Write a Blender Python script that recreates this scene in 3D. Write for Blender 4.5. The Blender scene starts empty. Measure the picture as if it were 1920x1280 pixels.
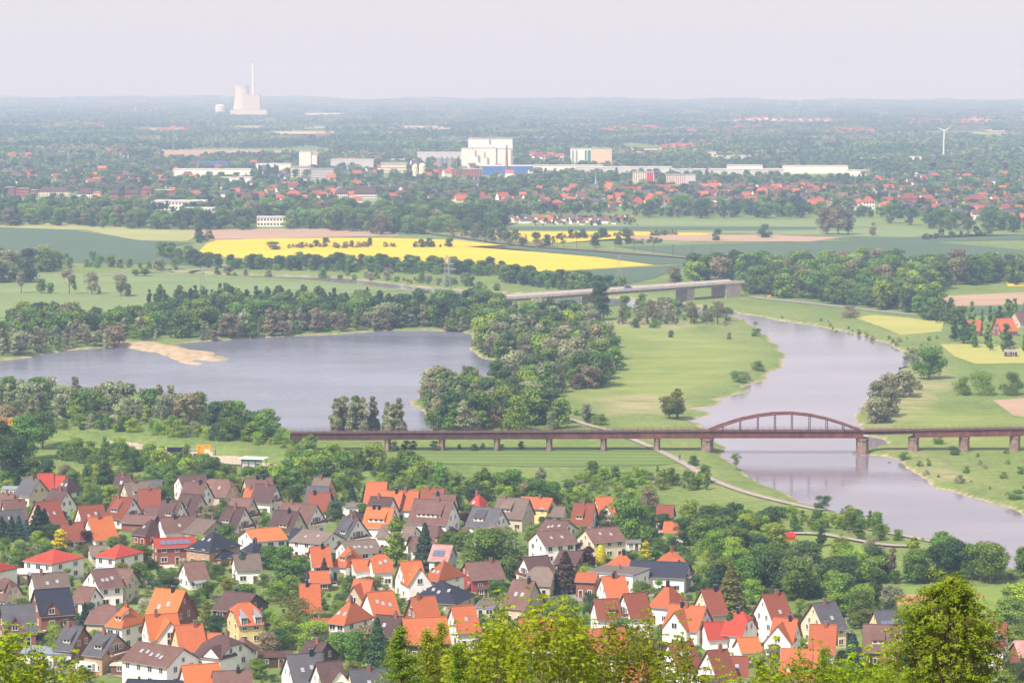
import bpy, math, random
import numpy as np
from mathutils import Vector, Matrix
S = bpy.context.scene
COL = S.collection
rnd = random.Random(7)
# ---------------------------------------------------------------- camera
F, HC = 5333.0, 135.0
PIT = math.atan(486 / F)
cd = bpy.data.cameras.new('camera'); cam = bpy.data.objects.new('camera', cd); COL.objects.link(cam)
cd.lens = 100.0; cd.sensor_width = 36.0; cd.clip_start = 0.5; cd.clip_end = 60000
cam.location = (0, 0, HC); cam.rotation_euler = (math.pi / 2 - PIT, 0, 0)
S.camera = cam
# ---------------------------------------------------------------- light
SUN_EL, SUN_AZ = 50.0, -141.0          # azimuth from +Y, clockwise: sun to the left and a little behind
w = bpy.data.worlds.new("World"); S.world = w; w.use_nodes = True
nt = w.node_tree; bg = nt.nodes['Background']
sky = nt.nodes.new('ShaderNodeTexSky'); sky.sky_type = 'NISHITA'; sky.sun_disc = False
sky.sun_elevation = math.radians(SUN_EL); sky.sun_rotation = math.radians(SUN_AZ)
sky.altitude = 100; sky.air_density = 1.0; sky.dust_density = 2.0; sky.ozone_density = 2.0
veil = nt.nodes.new('ShaderNodeMixRGB'); veil.inputs[0].default_value = 0.85
veil.inputs[2].default_value = (7.7, 7.35, 7.7, 1)      # thin even veil of high cloud
nt.links.new(sky.outputs[0], veil.inputs[1]); nt.links.new(veil.outputs[0], bg.inputs[0])
bg.inputs[1].default_value = 0.088
sd = bpy.data.lights.new('sun', 'SUN'); sun = bpy.data.objects.new('sun', sd); COL.objects.link(sun)
sd.energy = 5.0; sd.angle = math.radians(1.2); sd.color = (1.0, 0.90, 0.80)
a, e = math.radians(SUN_AZ), math.radians(SUN_EL)
sdir = Vector((math.sin(a) * math.cos(e), math.cos(a) * math.cos(e), math.sin(e)))
sun.rotation_euler = sdir.to_track_quat('Z', 'Y').to_euler()
S.view_settings.view_transform = 'Standard'; S.view_settings.look = 'None'
S.view_settings.exposure = 0.40; S.view_settings.gamma = 1.0
S.render.engine = 'CYCLES'
S.cycles.use_denoising = True; S.cycles.max_bounces = 4; S.cycles.diffuse_bounces = 2; S.cycles.glossy_bounces = 2
S.cycles.transmission_bounces = 2; S.cycles.volume_bounces = 1; S.cycles.transparent_max_bounces = 4
S.cycles.use_adaptive_sampling = True; S.cycles.adaptive_threshold = 0.02

# ---------------------------------------------------------------- helpers
CP, SP = math.cos(PIT), math.sin(PIT)
def G(px, py, z=0.0):
    """the point at height z that the photograph shows at pixel px, py (of 1920 x 1280)"""
    xr = (px - 960) / F; yr = -(py - 640) / F
    dx, dy, dz = xr, CP + yr * SP, -SP + yr * CP
    t = (z - HC) / dz
    return Vector((dx * t, dy * t, z))
def PX(p):
    d = p[1] * CP - (p[2] - HC) * SP
    return 960 + F * p[0] / d, 640 - F * (p[1] * SP + (p[2] - HC) * CP) / d
def MPP(p):                              # metres per pixel at a point
    return (p[1] * CP - (p[2] - HC) * SP) / F
def tag(o, label=None, cat=None, group=None, kind=None):
    if label: o['label'] = label
    if cat: o['category'] = cat
    if group: o['group'] = group
    if kind: o['kind'] = kind
    return o
def empty(name, loc=(0, 0, 0), rz=0, sc=1):
    o = bpy.data.objects.new(name, None); COL.objects.link(o); o.empty_display_size = .5
    o.location = loc; o.rotation_euler = (0, 0, rz); o.scale = (sc, sc, sc)
    return o
def link(name, me, parent=None, loc=(0, 0, 0), rz=0, mat=None):
    o = bpy.data.objects.new(name, me); COL.objects.link(o)
    o.location = loc; o.rotation_euler = (0, 0, rz)
    if parent: o.parent = parent
    if mat:
        if me.materials: o.material_slots[0].link = 'OBJECT'; o.material_slots[0].material = mat
        else: me.materials.append(mat)
    return o
class MB:
    """collects faces for one mesh; every face has a material number"""
    def __init__(s): s.v = []; s.f = []; s.m = []
    def face(s, pts, m=0):
        i = len(s.v); s.v += [tuple(p) for p in pts]; s.f.append(tuple(range(i, i + len(pts)))); s.m.append(m)
    def box(s, x0, x1, y0, y1, z0, z1, m=0, top=None):
        v = [(x0,y0,z0),(x1,y0,z0),(x1,y1,z0),(x0,y1,z0),(x0,y0,z1),(x1,y0,z1),(x1,y1,z1),(x0,y1,z1)]
        i = len(s.v); s.v += v
        for k, q in enumerate(((0,3,2,1),(4,5,6,7),(0,1,5,4),(1,2,6,5),(2,3,7,6),(3,0,4,7))):
            s.f.append(tuple(i + j for j in q)); s.m.append(top if (top is not None and k == 1) else m)
    def bar(s, a, b, r, m=0, n=4, r2=None):
        a = Vector(a); b = Vector(b); d = (b - a)
        if d.length < 1e-6: return
        d.normalize(); u = d.orthogonal().normalized(); w_ = d.cross(u); r2 = r if r2 is None else r2
        i = len(s.v)
        for k in range(n):
            t = 2 * math.pi * (k + .5) / n
            s.v.append(tuple(a + (u * math.cos(t) + w_ * math.sin(t)) * r))
        for k in range(n):
            t = 2 * math.pi * (k + .5) / n
            s.v.append(tuple(b + (u * math.cos(t) + w_ * math.sin(t)) * r2))
        for k in range(n):
            s.f.append((i + k, i + (k + 1) % n, i + n + (k + 1) % n, i + n + k)); s.m.append(m)
        s.f.append(tuple(i + n + k for k in range(n))); s.m.append(m)
        s.f.append(tuple(i + n - 1 - k for k in range(n))); s.m.append(m)
    def lathe(s, prof, c=(0, 0), n=24, m=0):
        i = len(s.v)
        for r, z in prof:
            for k in range(n):
                t = 2 * math.pi * k / n; s.v.append((c[0] + r * math.cos(t), c[1] + r * math.sin(t), z))
        for j in range(len(prof) - 1):
            for k in range(n):
                s.f.append((i + j*n + k, i + j*n + (k+1) % n, i + (j+1)*n + (k+1) % n, i + (j+1)*n + k)); s.m.append(m)
        s.f.append(tuple(i + (len(prof)-1)*n + k for k in range(n))); s.m.append(m)
    def prism(s, poly, d0, d1, axis='x', m=0):
        """poly: (a, z) outline, extruded along x (a = y) or y (a = x)"""
        P = (lambda a, z, d: (d, a, z)) if axis == 'x' else (lambda a, z, d: (a, d, z))
        n = len(poly); i = len(s.v)
        s.v += [P(a, z, d0) for a, z in poly] + [P(a, z, d1) for a, z in poly]
        s.f.append(tuple(i + k for k in range(n))[::-1]); s.m.append(m)
        s.f.append(tuple(i + n + k for k in range(n))); s.m.append(m)
        for k in range(n):
            s.f.append((i + k, i + (k+1) % n, i + n + (k+1) % n, i + n + k)); s.m.append(m)
    def slab(s, faces, th, m=0, me=None):
        """top faces (lists of 3-d points) given a thickness th downwards"""
        key = {}; edges = {}
        for f in faces:
            s.face(f, m); s.face([(p[0], p[1], p[2] - th) for p in f][::-1], m)
            for k in range(len(f)):
                a_, b_ = tuple(round(c, 4) for c in f[k]), tuple(round(c, 4) for c in f[(k+1) % len(f)])
                if (b_, a_) in edges: del edges[(b_, a_)]
                else: edges[(a_, b_)] = 1
        for a_, b_ in edges:
            s.face([(a_[0], a_[1], a_[2] - th), (b_[0], b_[1], b_[2] - th), b_, a_], m if me is None else me)
    def mesh(s, name, mats, smooth=False):
        me = bpy.data.meshes.new(name); me.from_pydata(s.v, [], s.f)
        for x in mats: me.materials.append(x)
        me.polygons.foreach_set('material_index', s.m)
        if smooth: me.polygons.foreach_set('use_smooth', [True] * len(s.f))
        me.update(); me.validate()
        return me
    def build(s, name, mats, parent=None, loc=(0, 0, 0), rz=0, smooth=False):
        if not isinstance(mats, (list, tuple)): mats = [mats]
        return link(name, s.mesh(name, mats, smooth), parent, loc, rz)

# ---------------------------------------------------------------- materials
def srgb(r, g, b):
    f = lambda c: (c / 12.92 if c <= .04045 else ((c + .055) / 1.055) ** 2.4)
    return (f(r / 255), f(g / 255), f(b / 255))
def new_mat(name):
    m = bpy.data.materials.new(name); m.use_nodes = True
    n = m.node_tree; p = n.nodes['Principled BSDF']
    return m, n, p
def mixc(n, fac, c1, c2, mode='MIX'):
    x = n.nodes.new('ShaderNodeMix'); x.data_type = 'RGBA'; x.blend_type = mode
    for sock, val in ((x.inputs[0], fac), (x.inputs[6], c1), (x.inputs[7], c2)):
        if isinstance(val, (int, float)): sock.default_value = val
        elif isinstance(val, tuple): sock.default_value = (*val[:3], 1)
        else: n.links.new(val, sock)
    return x.outputs[2]
def noise(n, vec, scale, detail=3, rough=.55, stretch=None):
    t = n.nodes.new('ShaderNodeTexNoise'); t.inputs['Scale'].default_value = scale
    t.inputs['Detail'].default_value = detail; t.inputs['Roughness'].default_value = rough
    if stretch:
        mp = n.nodes.new('ShaderNodeMapping'); mp.inputs['Scale'].default_value = stretch
        n.links.new(vec, mp.inputs[0]); vec = mp.outputs[0]
    n.links.new(vec, t.inputs['Vector'])
    return t.outputs[0]
def ramp(n, fac, stops):
    r = n.nodes.new('ShaderNodeValToRGB'); n.links.new(fac, r.inputs[0])
    el = r.color_ramp.elements
    while len(el) < len(stops): el.new(.5)
    for k, (p, c) in enumerate(stops):
        el[k].position = p; el[k].color = (*c, 1) if isinstance(c, tuple) else (c, c, c, 1)
    return r.outputs[0]
def coords(n, which='Object'):
    return n.nodes.new('ShaderNodeTexCoord').outputs[which]
def wpos(n): return n.nodes.new('ShaderNodeNewGeometry').outputs['Position']
def m_noisy(name, c1, c2, scale, rough=.8, detail=4, stretch=None, world=True, lo=.35, hi=.65, bump=0, rand=0.0, metal=0):
    m, n, p = new_mat(name)
    v = wpos(n) if world else coords(n)
    f = noise(n, v, scale, detail, stretch=stretch)
    c = ramp(n, f, [(lo, c1), (hi, c2)])
    if rand:
        oi = n.nodes.new('ShaderNodeObjectInfo'); mr = n.nodes.new('ShaderNodeMapRange')
        n.links.new(oi.outputs['Random'], mr.inputs[0]); mr.inputs[3].default_value = 1 - rand; mr.inputs[4].default_value = 1 + rand
        hs = n.nodes.new('ShaderNodeHueSaturation'); n.links.new(mr.outputs[0], hs.inputs['Value']); n.links.new(c, hs.inputs['Color']); c = hs.outputs[0]
    n.links.new(c, p.inputs['Base Color']); p.inputs['Roughness'].default_value = rough
    p.inputs['Metallic'].default_value = metal
    if bump:
        b = n.nodes.new('ShaderNodeBump'); b.inputs['Strength'].default_value = bump; n.links.new(f, b.inputs['Height']); n.links.new(b.outputs[0], p.inputs['Normal'])
    return m
def m_roof(name, col, patch, amount=.35):
    """clay or concrete tiles: rows, courses and weathered patches in the roof's own coordinates"""
    m, n, p = new_mat(name); v = coords(n)
    big = noise(n, v, .45, 5, .7)
    fine = noise(n, v, 5.0, 2, .6)
    base = mixc(n, ramp(n, big, [(.38, 0.0), (.72, amount)]), col, patch)
    dk = tuple(c * .62 for c in col)
    base = mixc(n, ramp(n, fine, [(.42, 0.0), (.70, .6)]), base, dk)
    wv = n.nodes.new('ShaderNodeTexWave'); wv.bands_direction = 'Z'; wv.inputs['Scale'].default_value = 1.05; n.links.new(v, wv.inputs[0])
    wx = n.nodes.new('ShaderNodeTexWave'); wx.bands_direction = 'X'; wx.inputs['Scale'].default_value = 1.1; n.links.new(v, wx.inputs[0])
    base = mixc(n, ramp(n, wv.outputs['Fac'], [(0.0, .38), (.35, 0.0)]), base, dk)
    base = mixc(n, ramp(n, wx.outputs['Fac'], [(0.0, .22), (.35, 0.0)]), base, dk)
    oi = n.nodes.new('ShaderNodeObjectInfo'); mr = n.nodes.new('ShaderNodeMapRange'); n.links.new(oi.outputs['Random'], mr.inputs[0])
    mr.inputs[3].default_value = .84; mr.inputs[4].default_value = 1.16
    hs = n.nodes.new('ShaderNodeHueSaturation'); n.links.new(mr.outputs[0], hs.inputs['Value']); n.links.new(base, hs.inputs['Color'])
    n.links.new(hs.outputs[0], p.inputs['Base Color']); p.inputs['Roughness'].default_value = .75; p.inputs['Specular IOR Level'].default_value = .25
    b = n.nodes.new('ShaderNodeBump'); b.inputs['Strength'].default_value = .5; b.inputs['Distance'].default_value = .08
    n.links.new(wv.outputs['Fac'], b.inputs['Height']); n.links.new(b.outputs[0], p.inputs['Normal'])
    return m
ROOF = dict(
    orange=m_roof('orange_tiles', (.47, .12, .045), (.30, .12, .06), .9),
    bright=m_roof('bright_orange_tiles', (.54, .15, .045), (.42, .15, .06), .8),
    red=m_roof('red_tiles', (.45, .055, .032), (.32, .07, .05), .7),
    redbrown=m_roof('weathered_red_tiles', (.235, .062, .036), (.17, .075, .05), .8),
    brown=m_roof('brown_tiles', (.15, .078, .066), (.20, .125, .11), .9),
    purple=m_roof('purple_brown_tiles', (.085, .046, .044), (.12, .08, .075), .7),
    tan=m_roof('weathered_tan_tiles', (.19, .145, .12), (.13, .10, .085), .9),
    slate=m_roof('slate_grey_tiles', (.085, .085, .10), (.14, .14, .155), .7),
    navy=m_roof('dark_blue_tiles', (.028, .032, .055), (.045, .05, .075), .5),
    pink=m_roof('pink_new_tiles', (.42, .16, .15), (.55, .4, .4), .9),
    teal=m_roof('teal_roofing', (.06, .17, .16), (.08, .2, .19), .4),
    green=m_roof('dark_green_roofing', (.02, .07, .05), (.03, .08, .05), .4))
def m_wall(name, c, k=.10):
    return m_noisy(name, tuple(x * (1 - k * 1.6) for x in c), c, .9, .9, world=False, lo=.25, hi=.6, rand=.05)
def m_brick(name, c1, c2, mortar):
    m, n, p = new_mat(name); v = coords(n)
    t = n.nodes.new('ShaderNodeTexBrick'); t.inputs['Scale'].default_value = 1.6
    t.inputs['Color1'].default_value = (*c1, 1); t.inputs['Color2'].default_value = (*c2, 1); t.inputs['Mortar'].default_value = (*mortar, 1)
    mp = n.nodes.new('ShaderNodeMapping'); mp.inputs['Rotation'].default_value = (math.pi / 2, 0, 0)
    n.links.new(v, mp.inputs[0]); n.links.new(mp.outputs[0], t.inputs[0])
    f = noise(n, v, .6, 4); c = mixc(n, ramp(n, f, [(.4, 0.0), (.8, .35)]), t.outputs[0], tuple(x * .6 for x in c1))
    n.links.new(c, p.inputs['Base Color']); p.inputs['Roughness'].default_value = .85
    return m
WALL = dict(white=m_wall('white_render', (.92, .90, .87)), cream=m_wall('cream_render', (.72, .62, .44)), beige=m_wall('beige_render', (.58, .47, .36)),
    yellow=m_wall('yellow_render', (.80, .62, .25)), orange=m_wall('orange_render', (.72, .34, .10)), grey=m_wall('grey_render', (.58, .55, .52), .2),
    brick=m_brick('red_brick', (.30, .085, .05), (.22, .07, .045), (.3, .2, .16)), tanbrick=m_brick('yellow_brick', (.50, .30, .17), (.42, .25, .14), (.45, .35, .28)),
    dark=m_noisy('dark_timber', (.06, .03, .022), (.10, .05, .035), 2.0, world=False), redwall=m_wall('dark_red_render', (.38, .06, .04)),
    lilac=m_wall('lilac_render', (.6, .5, .62)))
def plain(name, c, rough=.6, metal=0.0, spec=.4, k=.85, scale=3.0):
    m = m_noisy(name, tuple(x * k for x in c), c, scale, rough, world=False, lo=.3, hi=.7, metal=metal)
    m.node_tree.nodes['Principled BSDF'].inputs['Specular IOR Level'].default_value = spec
    return m
M = dict(frame=plain('white_window_frame', (.78, .77, .75), .5), glass=plain('dark_window_glass', (.03, .035, .045), .12, spec=.8),
    darkframe=plain('brown_window_frame', (.10, .05, .03), .6), skyglass=plain('roof_window_glass', (.35, .38, .42), .15, spec=1.0),
    concrete=m_noisy('pale_concrete', (.58, .51, .47), (.72, .65, .6), .35, .9), asphalt=m_noisy('grey_asphalt', (.2, .185, .185), (.30, .28, .28), .8, .9),
    gravel=m_noisy('pale_gravel_path', (.27, .225, .205), (.38, .32, .30), .5, .95), metal=plain('galvanised_steel', (.42, .42, .44), .45, .6),
    white=plain('white_paint', (.80, .79, .77), .45), black=plain('black_rubber', (.02, .02, .02), .8), signyellow=plain('orange_yellow_sign_sheet', (.85, .36, .01), .5),
    blue=plain('blue_paint', (.03, .09, .42), .3), redpaint=plain('red_paint', (.6, .02, .015), .3), darkpaint=plain('black_blue_paint', (.02, .025, .04), .25),
    silver=plain('silver_paint', (.45, .46, .48), .3, .5), solar=plain('solar_panel_glass', (.12, .15, .25), .15, spec=.9), wood=plain('brown_wood', (.18, .08, .05), .7),
    lead=plain('grey_lead_sheet', (.24, .28, .33), .5), copper=plain('green_copper', (.22, .48, .42), .6), greenpaint=plain('green_paint', (.02, .22, .12), .4))
M['rust'] = m_noisy('rusty_girder_steel', (.095, .035, .032), (.20, .07, .05), .35, .85, 6, stretch=(1.0, 1.0, .25))
M['rustdark'] = m_noisy('rust_brown_steel', (.055, .024, .022), (.11, .045, .038), .5, .85)
M['stone'] = m_noisy('weathered_pier_stone', (.16, .105, .085), (.30, .215, .18), .55, .95, 6)
M['wallpink'] = m_noisy('pale_noise_wall_panel', (.52, .42, .36), (.62, .52, .46), .5, .95)

# ---------------------------------------------------------------- terrain
LAKE = [(-300,700),(-60,682),(0,676),(60,669),(110,660),(150,655),(200,651),(236,650),(262,656),(290,661),(318,668),(334,676),(350,682),(372,684),(377,681),(352,676),(368,673),(400,676),(428,674),(430,671),(398,669),(382,667),(404,664),(400,661),(365,658),(338,650),(322,646),(345,643),(372,641),(420,638),(480,633),(560,629),(640,626),(720,620),(800,620),(860,622),(887,627),(884,650),(888,664),(905,672),(950,678),(1004,684),(1000,690),(940,700),(880,718),(830,735),(790,745),(770,752),(766,758),(782,765),(800,772),(815,800),(800,815),(700,818),(560,815),(520,795),(430,775),(380,755),(300,738),(200,732),(100,722),(0,716),(-300,730)]
RIVL = [(1270,585),(1340,590),(1385,597),(1412,610),(1430,622),(1448,640),(1466,658),(1472,672),(1462,690),(1440,703),(1425,705),(1438,711),(1405,722),(1392,727),(1402,733),(1365,744),(1330,750),(1356,754),(1330,764),(1300,768),(1334,775),(1296,786),(1292,791),(1330,795),(1310,802),(1340,812),(1352,840),(1368,868),(1395,885),(1440,913),(1490,935),(1545,955),(1620,978),(1700,1002),(1780,1020),(1850,1045),(1920,1075),(2060,1140),(2300,1240)]
RIVR = [(2300,1090),(2060,1010),(1990,985),(1920,963),(1870,948),(1830,935),(1790,922),(1750,912),(1730,898),(1700,873),(1685,865),(1660,855),(1625,852),(1630,842),(1660,832),(1655,825),(1618,812),(1606,790),(1604,775),(1620,760),(1642,738),(1670,712),(1694,690),(1704,683),(1700,670),(1688,656),(1660,643),(1620,630),(1580,621),(1520,609),(1460,600),(1410,591),(1360,582),(1310,574),(1240,563),(1150,558),(1040,553),(920,548),(800,540),(700,528),(640,521),(520,517),(400,513),(300,508)]
RIVB = [(300,511),(400,516.5),(480,521),(600,527),(700,537),(800,549),(880,556),(1000,566),(1120,572),(1200,578)]
RIVER = RIVL + RIVR + RIVB
def wpoly(pp, z=0.0): return np.array([tuple(G(x, y, z))[:2] for x, y in pp])
def sdist(X, Y, poly):
    """signed distance, negative inside"""
    d = np.full(X.shape, 1e18); ins = np.zeros(X.shape, bool); n = len(poly)
    for i in range(n):
        x1, y1 = poly[i]; x2, y2 = poly[(i + 1) % n]
        ex, ey = x2 - x1, y2 - y1
        t = np.clip(((X - x1) * ex + (Y - y1) * ey) / (ex * ex + ey * ey + 1e-9), 0, 1)
        d = np.minimum(d, (X - x1 - t * ex) ** 2 + (Y - y1 - t * ey) ** 2)
        c = ((y1 > Y) != (y2 > Y)) & (X < ex * (Y - y1) / (ey + 1e-12) + x1)
        ins ^= c
    return np.where(ins, -1, 1) * np.sqrt(d)
WZ = -1.3
LW, RW = wpoly(LAKE, WZ), wpoly(RIVER, WZ)
EMB = [(60,806),(160,814),(270,824),(400,836),(520,848),(620,862),(700,876)]
EW = wpoly(EMB, 3.0)
def line_d(X, Y, pl):
    d = np.full(X.shape, 1e18)
    for i in range(len(pl) - 1):
        x1, y1 = pl[i]; x2, y2 = pl[i + 1]; ex, ey = x2 - x1, y2 - y1
        t = np.clip(((X - x1) * ex + (Y - y1) * ey) / (ex * ex + ey * ey), 0, 1)
        d = np.minimum(d, (X - x1 - t * ex) ** 2 + (Y - y1 - t * ey) ** 2)
    return np.sqrt(d)
def wob(X, Y, s, seed):
    r = random.Random(seed); o = 0
    for k in range(5):
        a_ = r.uniform(0, 6.28); f = s * (1.0 + k * .8); o = o + np.sin(X * f * math.cos(a_) + Y * f * math.sin(a_) + r.uniform(0, 6)) / (1 + k * .5)
    return o
HILLY = [-80, 0, 3, 20, 80, 200, 320, 440]; HILLZ = [133, 133.2, 133, 122, 92, 50, 20, 0]
def ground_z(X, Y):
    z = np.interp(Y, HILLY, HILLZ)
    near = (Y > 700) & (Y < 2600)
    out = np.array(z, float)
    xn, yn = X[near], Y[near]
    dl = sdist(xn, yn, LW) + wob(xn, yn, .09, 3) * .7
    dr = sdist(xn, yn, RW) + wob(xn, yn, .12, 4) * .8
    for d, wd in ((dl, 7.0), (dr, 9.0)):
        prof = np.interp(d, [-8, 0, wd * .28, wd * .8], [-3.5, WZ, -.5, 0])
        out[near] = np.minimum(out[near], prof)
    de = line_d(xn, yn, EW)
    out[near] = out[near] + 4.2 * np.clip(1 - de / 17, 0, 1) ** .8 * np.clip((de < 17), 0, 1)
    return out
# low hills on the horizon
def horizon_hills(X, Y):
    u = X / np.maximum(Y, 1)
    h = 26 * np.exp(-((u + .105) / .045) ** 2) + 16 * np.exp(-((u + .17) / .03) ** 2) + 14 * np.exp(-((u - .02) / .05) ** 2) + 8 * np.sin(u * 61) ** 2 + 5 * np.sin(u * 170 + 1) + 8
    return h * np.clip((Y - 17500) / 2500, 0, 1)
rowsD = list(np.arange(-80, 600, 14.0))
D = 600.0
while D < 20800:
    rowsD.append(D); D += max(1.9, D * D / (HC * F) * 1.05)
rowsD = np.array(rowsD + [20800.0])
us = np.arange(-.42, .4201, .0016)
U, Y = np.meshgrid(us, rowsD); X = U * (Y + 160)
Z = ground_z(X, Y) + horizon_hills(X, Y)
def grid_mesh(name, X, Y, Z, mat, attrs=None):
    nr, nc = X.shape; me = bpy.data.meshes.new(name)
    co = np.stack([X, Y, Z], -1).reshape(-1, 3).astype(np.float32)
    idx = np.arange(nr * nc).reshape(nr, nc)
    q = np.stack([idx[:-1, :-1], idx[:-1, 1:], idx[1:, 1:], idx[1:, :-1]], -1).reshape(-1, 4)
    me.vertices.add(len(co)); me.vertices.foreach_set('co', co.ravel())
    me.loops.add(q.size); me.loops.foreach_set('vertex_index', q.ravel().astype(np.int32))
    me.polygons.add(len(q)); me.polygons.foreach_set('loop_start', (np.arange(len(q)) * 4).astype(np.int32))
    me.polygons.foreach_set('loop_total', np.full(len(q), 4, np.int32)); me.polygons.foreach_set('use_smooth', np.ones(len(q), bool))
    for k, v in (attrs or {}).items():
        at = me.attributes.new(k, 'FLOAT', 'POINT'); at.data.foreach_set('value', v.ravel().astype(np.float32))
    me.materials.append(mat); me.update()
    return me
DRY = [[(1110,740),(1240,735),(1290,755),(1230,775),(1130,778)],[(1640,740),(1720,690),(1760,720),(1730,790),(1650,800)],[(1690,840),(1800,870),(1840,905),(1760,900)],[(1100,600),(1240,598),(1330,608),(1300,618),(1120,616)],[(1700,700),(1760,690),(1790,720),(1740,745)]]
LUSH = [[(1050,742),(1120,722),(1168,690),(1185,640),(1150,625),(1160,614),(1320,622),(1400,650),(1408,672),(1370,695),(1310,725),(1260,742),(1190,738),(1110,746)], [(1700,780),(1820,770),(1930,790),(1930,850),(1760,830),(1690,810)]]
SAND = [[(205,640),(250,638),(300,642),(330,650),(370,656),(435,662),(435,680),(372,690),(280,670),(240,652)]]
def blend(polys, soft):
    o = np.zeros(X.shape); m_ = (Y > 700) & (Y < 2600)
    for p_ in polys:
        d = sdist(X[m_], Y[m_], wpoly(p_)) + wob(X[m_], Y[m_], .07, 9) * 3
        o[m_] = np.maximum(o[m_], np.clip(.5 - d / soft, 0, 1))
    return o
gm, n, p = new_mat('grassland')
pos = wpos(n)
g_far = ramp(n, noise(n, pos, .0035, 5, .6, (1, .35, 1)), [(.30, (.09, .13, .045)), (.5, (.15, .20, .065)), (.7, (.22, .24, .10))])
g_med = ramp(n, noise(n, pos, .035, 6, .7, (1, .5, 1)), [(.32, (.085, .15, .03)), (.5, (.15, .235, .05)), (.70, (.235, .29, .08))])
g = mixc(n, .68, g_far, g_med); g = mixc(n, ramp(n, noise(n, pos, .11, 5, .75, (.45, 1.3, 1)), [(.42, 0.0), (.66, .55)]), g, (.24, .27, .10))
g = mixc(n, ramp(n, noise(n, pos, .35, 4, .7), [(.42, 0.0), (.66, .6)]), g, (.06, .11, .022))
at = n.nodes.new('ShaderNodeAttribute'); at.attribute_name = 'dry'
dn = ramp(n, noise(n, pos, .09, 5, .75, (.5, 1.6, 1)), [(.38, 0.0), (.55, 1.0)])
mm = n.nodes.new('ShaderNodeMath'); mm.operation = 'MULTIPLY'; n.links.new(at.outputs['Fac'], mm.inputs[0]); n.links.new(dn, mm.inputs[1]); m2_ = n.nodes.new('ShaderNodeMath'); m2_.operation = 'MULTIPLY'; m2_.inputs[1].default_value = .62; n.links.new(mm.outputs[0], m2_.inputs[0]); mm = m2_
g = mixc(n, mm.outputs[0], g, (.40, .33, .20))
at3 = n.nodes.new('ShaderNodeAttribute'); at3.attribute_name = 'lush'; g = mixc(n, at3.outputs['Fac'], g, ramp(n, noise(n, pos, .045, 6, .75, (.5, 1.2, 1)), [(.34, (.15, .21, .05)), (.5, (.21, .26, .07)), (.66, (.29, .31, .12))]))
at2 = n.nodes.new('ShaderNodeAttribute'); at2.attribute_name = 'sand'
sc = ramp(n, noise(n, pos, .2, 4), [(.38, (.24, .24, .12)), (.46, (.38, .29, .20)), (.7, (.50, .39, .27))])
g = mixc(n, at2.outputs['Fac'], g, sc)
n.links.new(g, p.inputs['Base Color']); p.inputs['Roughness'].default_value = .95; p.inputs['Specular IOR Level'].default_value = .1
sand = np.clip((-.98 - Z) / .15, 0, 1) * (Y > 700)
sand = np.maximum(sand, blend(SAND, 4) * (Z > -1.35))
def river_margin():
    o = np.zeros(X.shape); m_ = (Y > 700) & (Y < 2600)
    d = sdist(X[m_], Y[m_], RW); o[m_] = np.clip(1 - np.abs(d - 16) / 20, 0, 1) * .22
    return o
# the beach stands just clear of the water
bm_ = blend(SAND, 6); dlk = sdist(X, Y, LW)
Z = np.where((bm_ > 0) & (Z > -1.6) & (Z < -.45) & (dlk > -1), np.maximum(Z, -1.1), Z)
gme = grid_mesh('ground', X, Y, Z, gm, dict(lush=blend(LUSH, 26) * .85, sand=sand, dry=np.maximum(blend(DRY, 14), river_margin())))
tag(link('ground', gme), 'flat green river plain reaching to the hazy horizon', kind='structure')
def gz(x, y):
    return float(ground_z(np.array([x], float), np.array([y], float))[0])
def ground_at(px, py):
    p_ = G(px, py)
    for _ in range(3): p_ = G(px, py, gz(p_.x, p_.y))
    return p_

def m_water(name, col, rough, bscale, bstr):
    m, n, p = new_mat(name); pos = wpos(n)
    big = noise(n, pos, .012, 4, .6, (.5, 1.0, 1))
    n.links.new(ramp(n, big, [(.35, tuple(c * .8 for c in col)), (.65, tuple(min(1, c * 1.25) for c in col))]), p.inputs['Base Color'])
    n.links.new(ramp(n, noise(n, pos, .02, 5, .7, (.35, 1, 1)), [(.3, rough * .55), (.7, rough * 1.5)]), p.inputs['Roughness'])
    p.inputs['IOR'].default_value = 1.33
    b = n.nodes.new('ShaderNodeBump'); b.inputs['Strength'].default_value = bstr; b.inputs['Distance'].default_value = .25
    n.links.new(noise(n, pos, bscale, 4, .6, (.5, 1, 1)), b.inputs['Height']); n.links.new(b.outputs[0], p.inputs['Normal'])
    return m
def sheet(name, poly, z, mat, label=None, kind='structure', world=False):
    pts = poly if world else [tuple(G(x, y, z))[:2] for x, y in poly]
    import bmesh
    bm = bmesh.new(); vs = [bm.verts.new((x, y, z)) for x, y in pts]; f = bm.faces.new(vs)
    if f.calc_area() and (sum((pts[i][0]-pts[i-1][0])*(pts[i][1]+pts[i-1][1]) for i in range(len(pts))) > 0): f.normal_flip()
    bmesh.ops.triangulate(bm, faces=[f]); me = bpy.data.meshes.new(name); bm.to_mesh(me); bm.free(); me.materials.append(mat)
    return tag(link(name, me), label, kind=kind)

def rect_sheet(name, rects, z, mat, label):
    b = MB()
    for x0, x1, y0, y1 in rects: b.face([(x0, y0, z), (x1, y0, z), (x1, y1, z), (x0, y1, z)])
    return tag(b.build(name, mat), label, kind='structure')
lx0, lx1, ly0, ly1 = LW[:, 0].min() - 5, LW[:, 0].max() + 6, LW[:, 1].min() - 6, LW[:, 1].max() + 6
rect_sheet('lake_water', [(lx0, lx1, ly0, ly1)], WZ, m_water('lake_water', (.155, .17, .225), .22, .5, .35), 'calm grey blue lake behind the village')
xs = lx1 + 1
rect_sheet('river_water', [(xs, 330, 640, ly1 + 60), (-700, 420, ly1 + 60, 2250)], WZ, m_water('river_water', (.205, .185, .225), .08, .35, .18), 'wide pale river curving through the meadows under the bridges')
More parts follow.
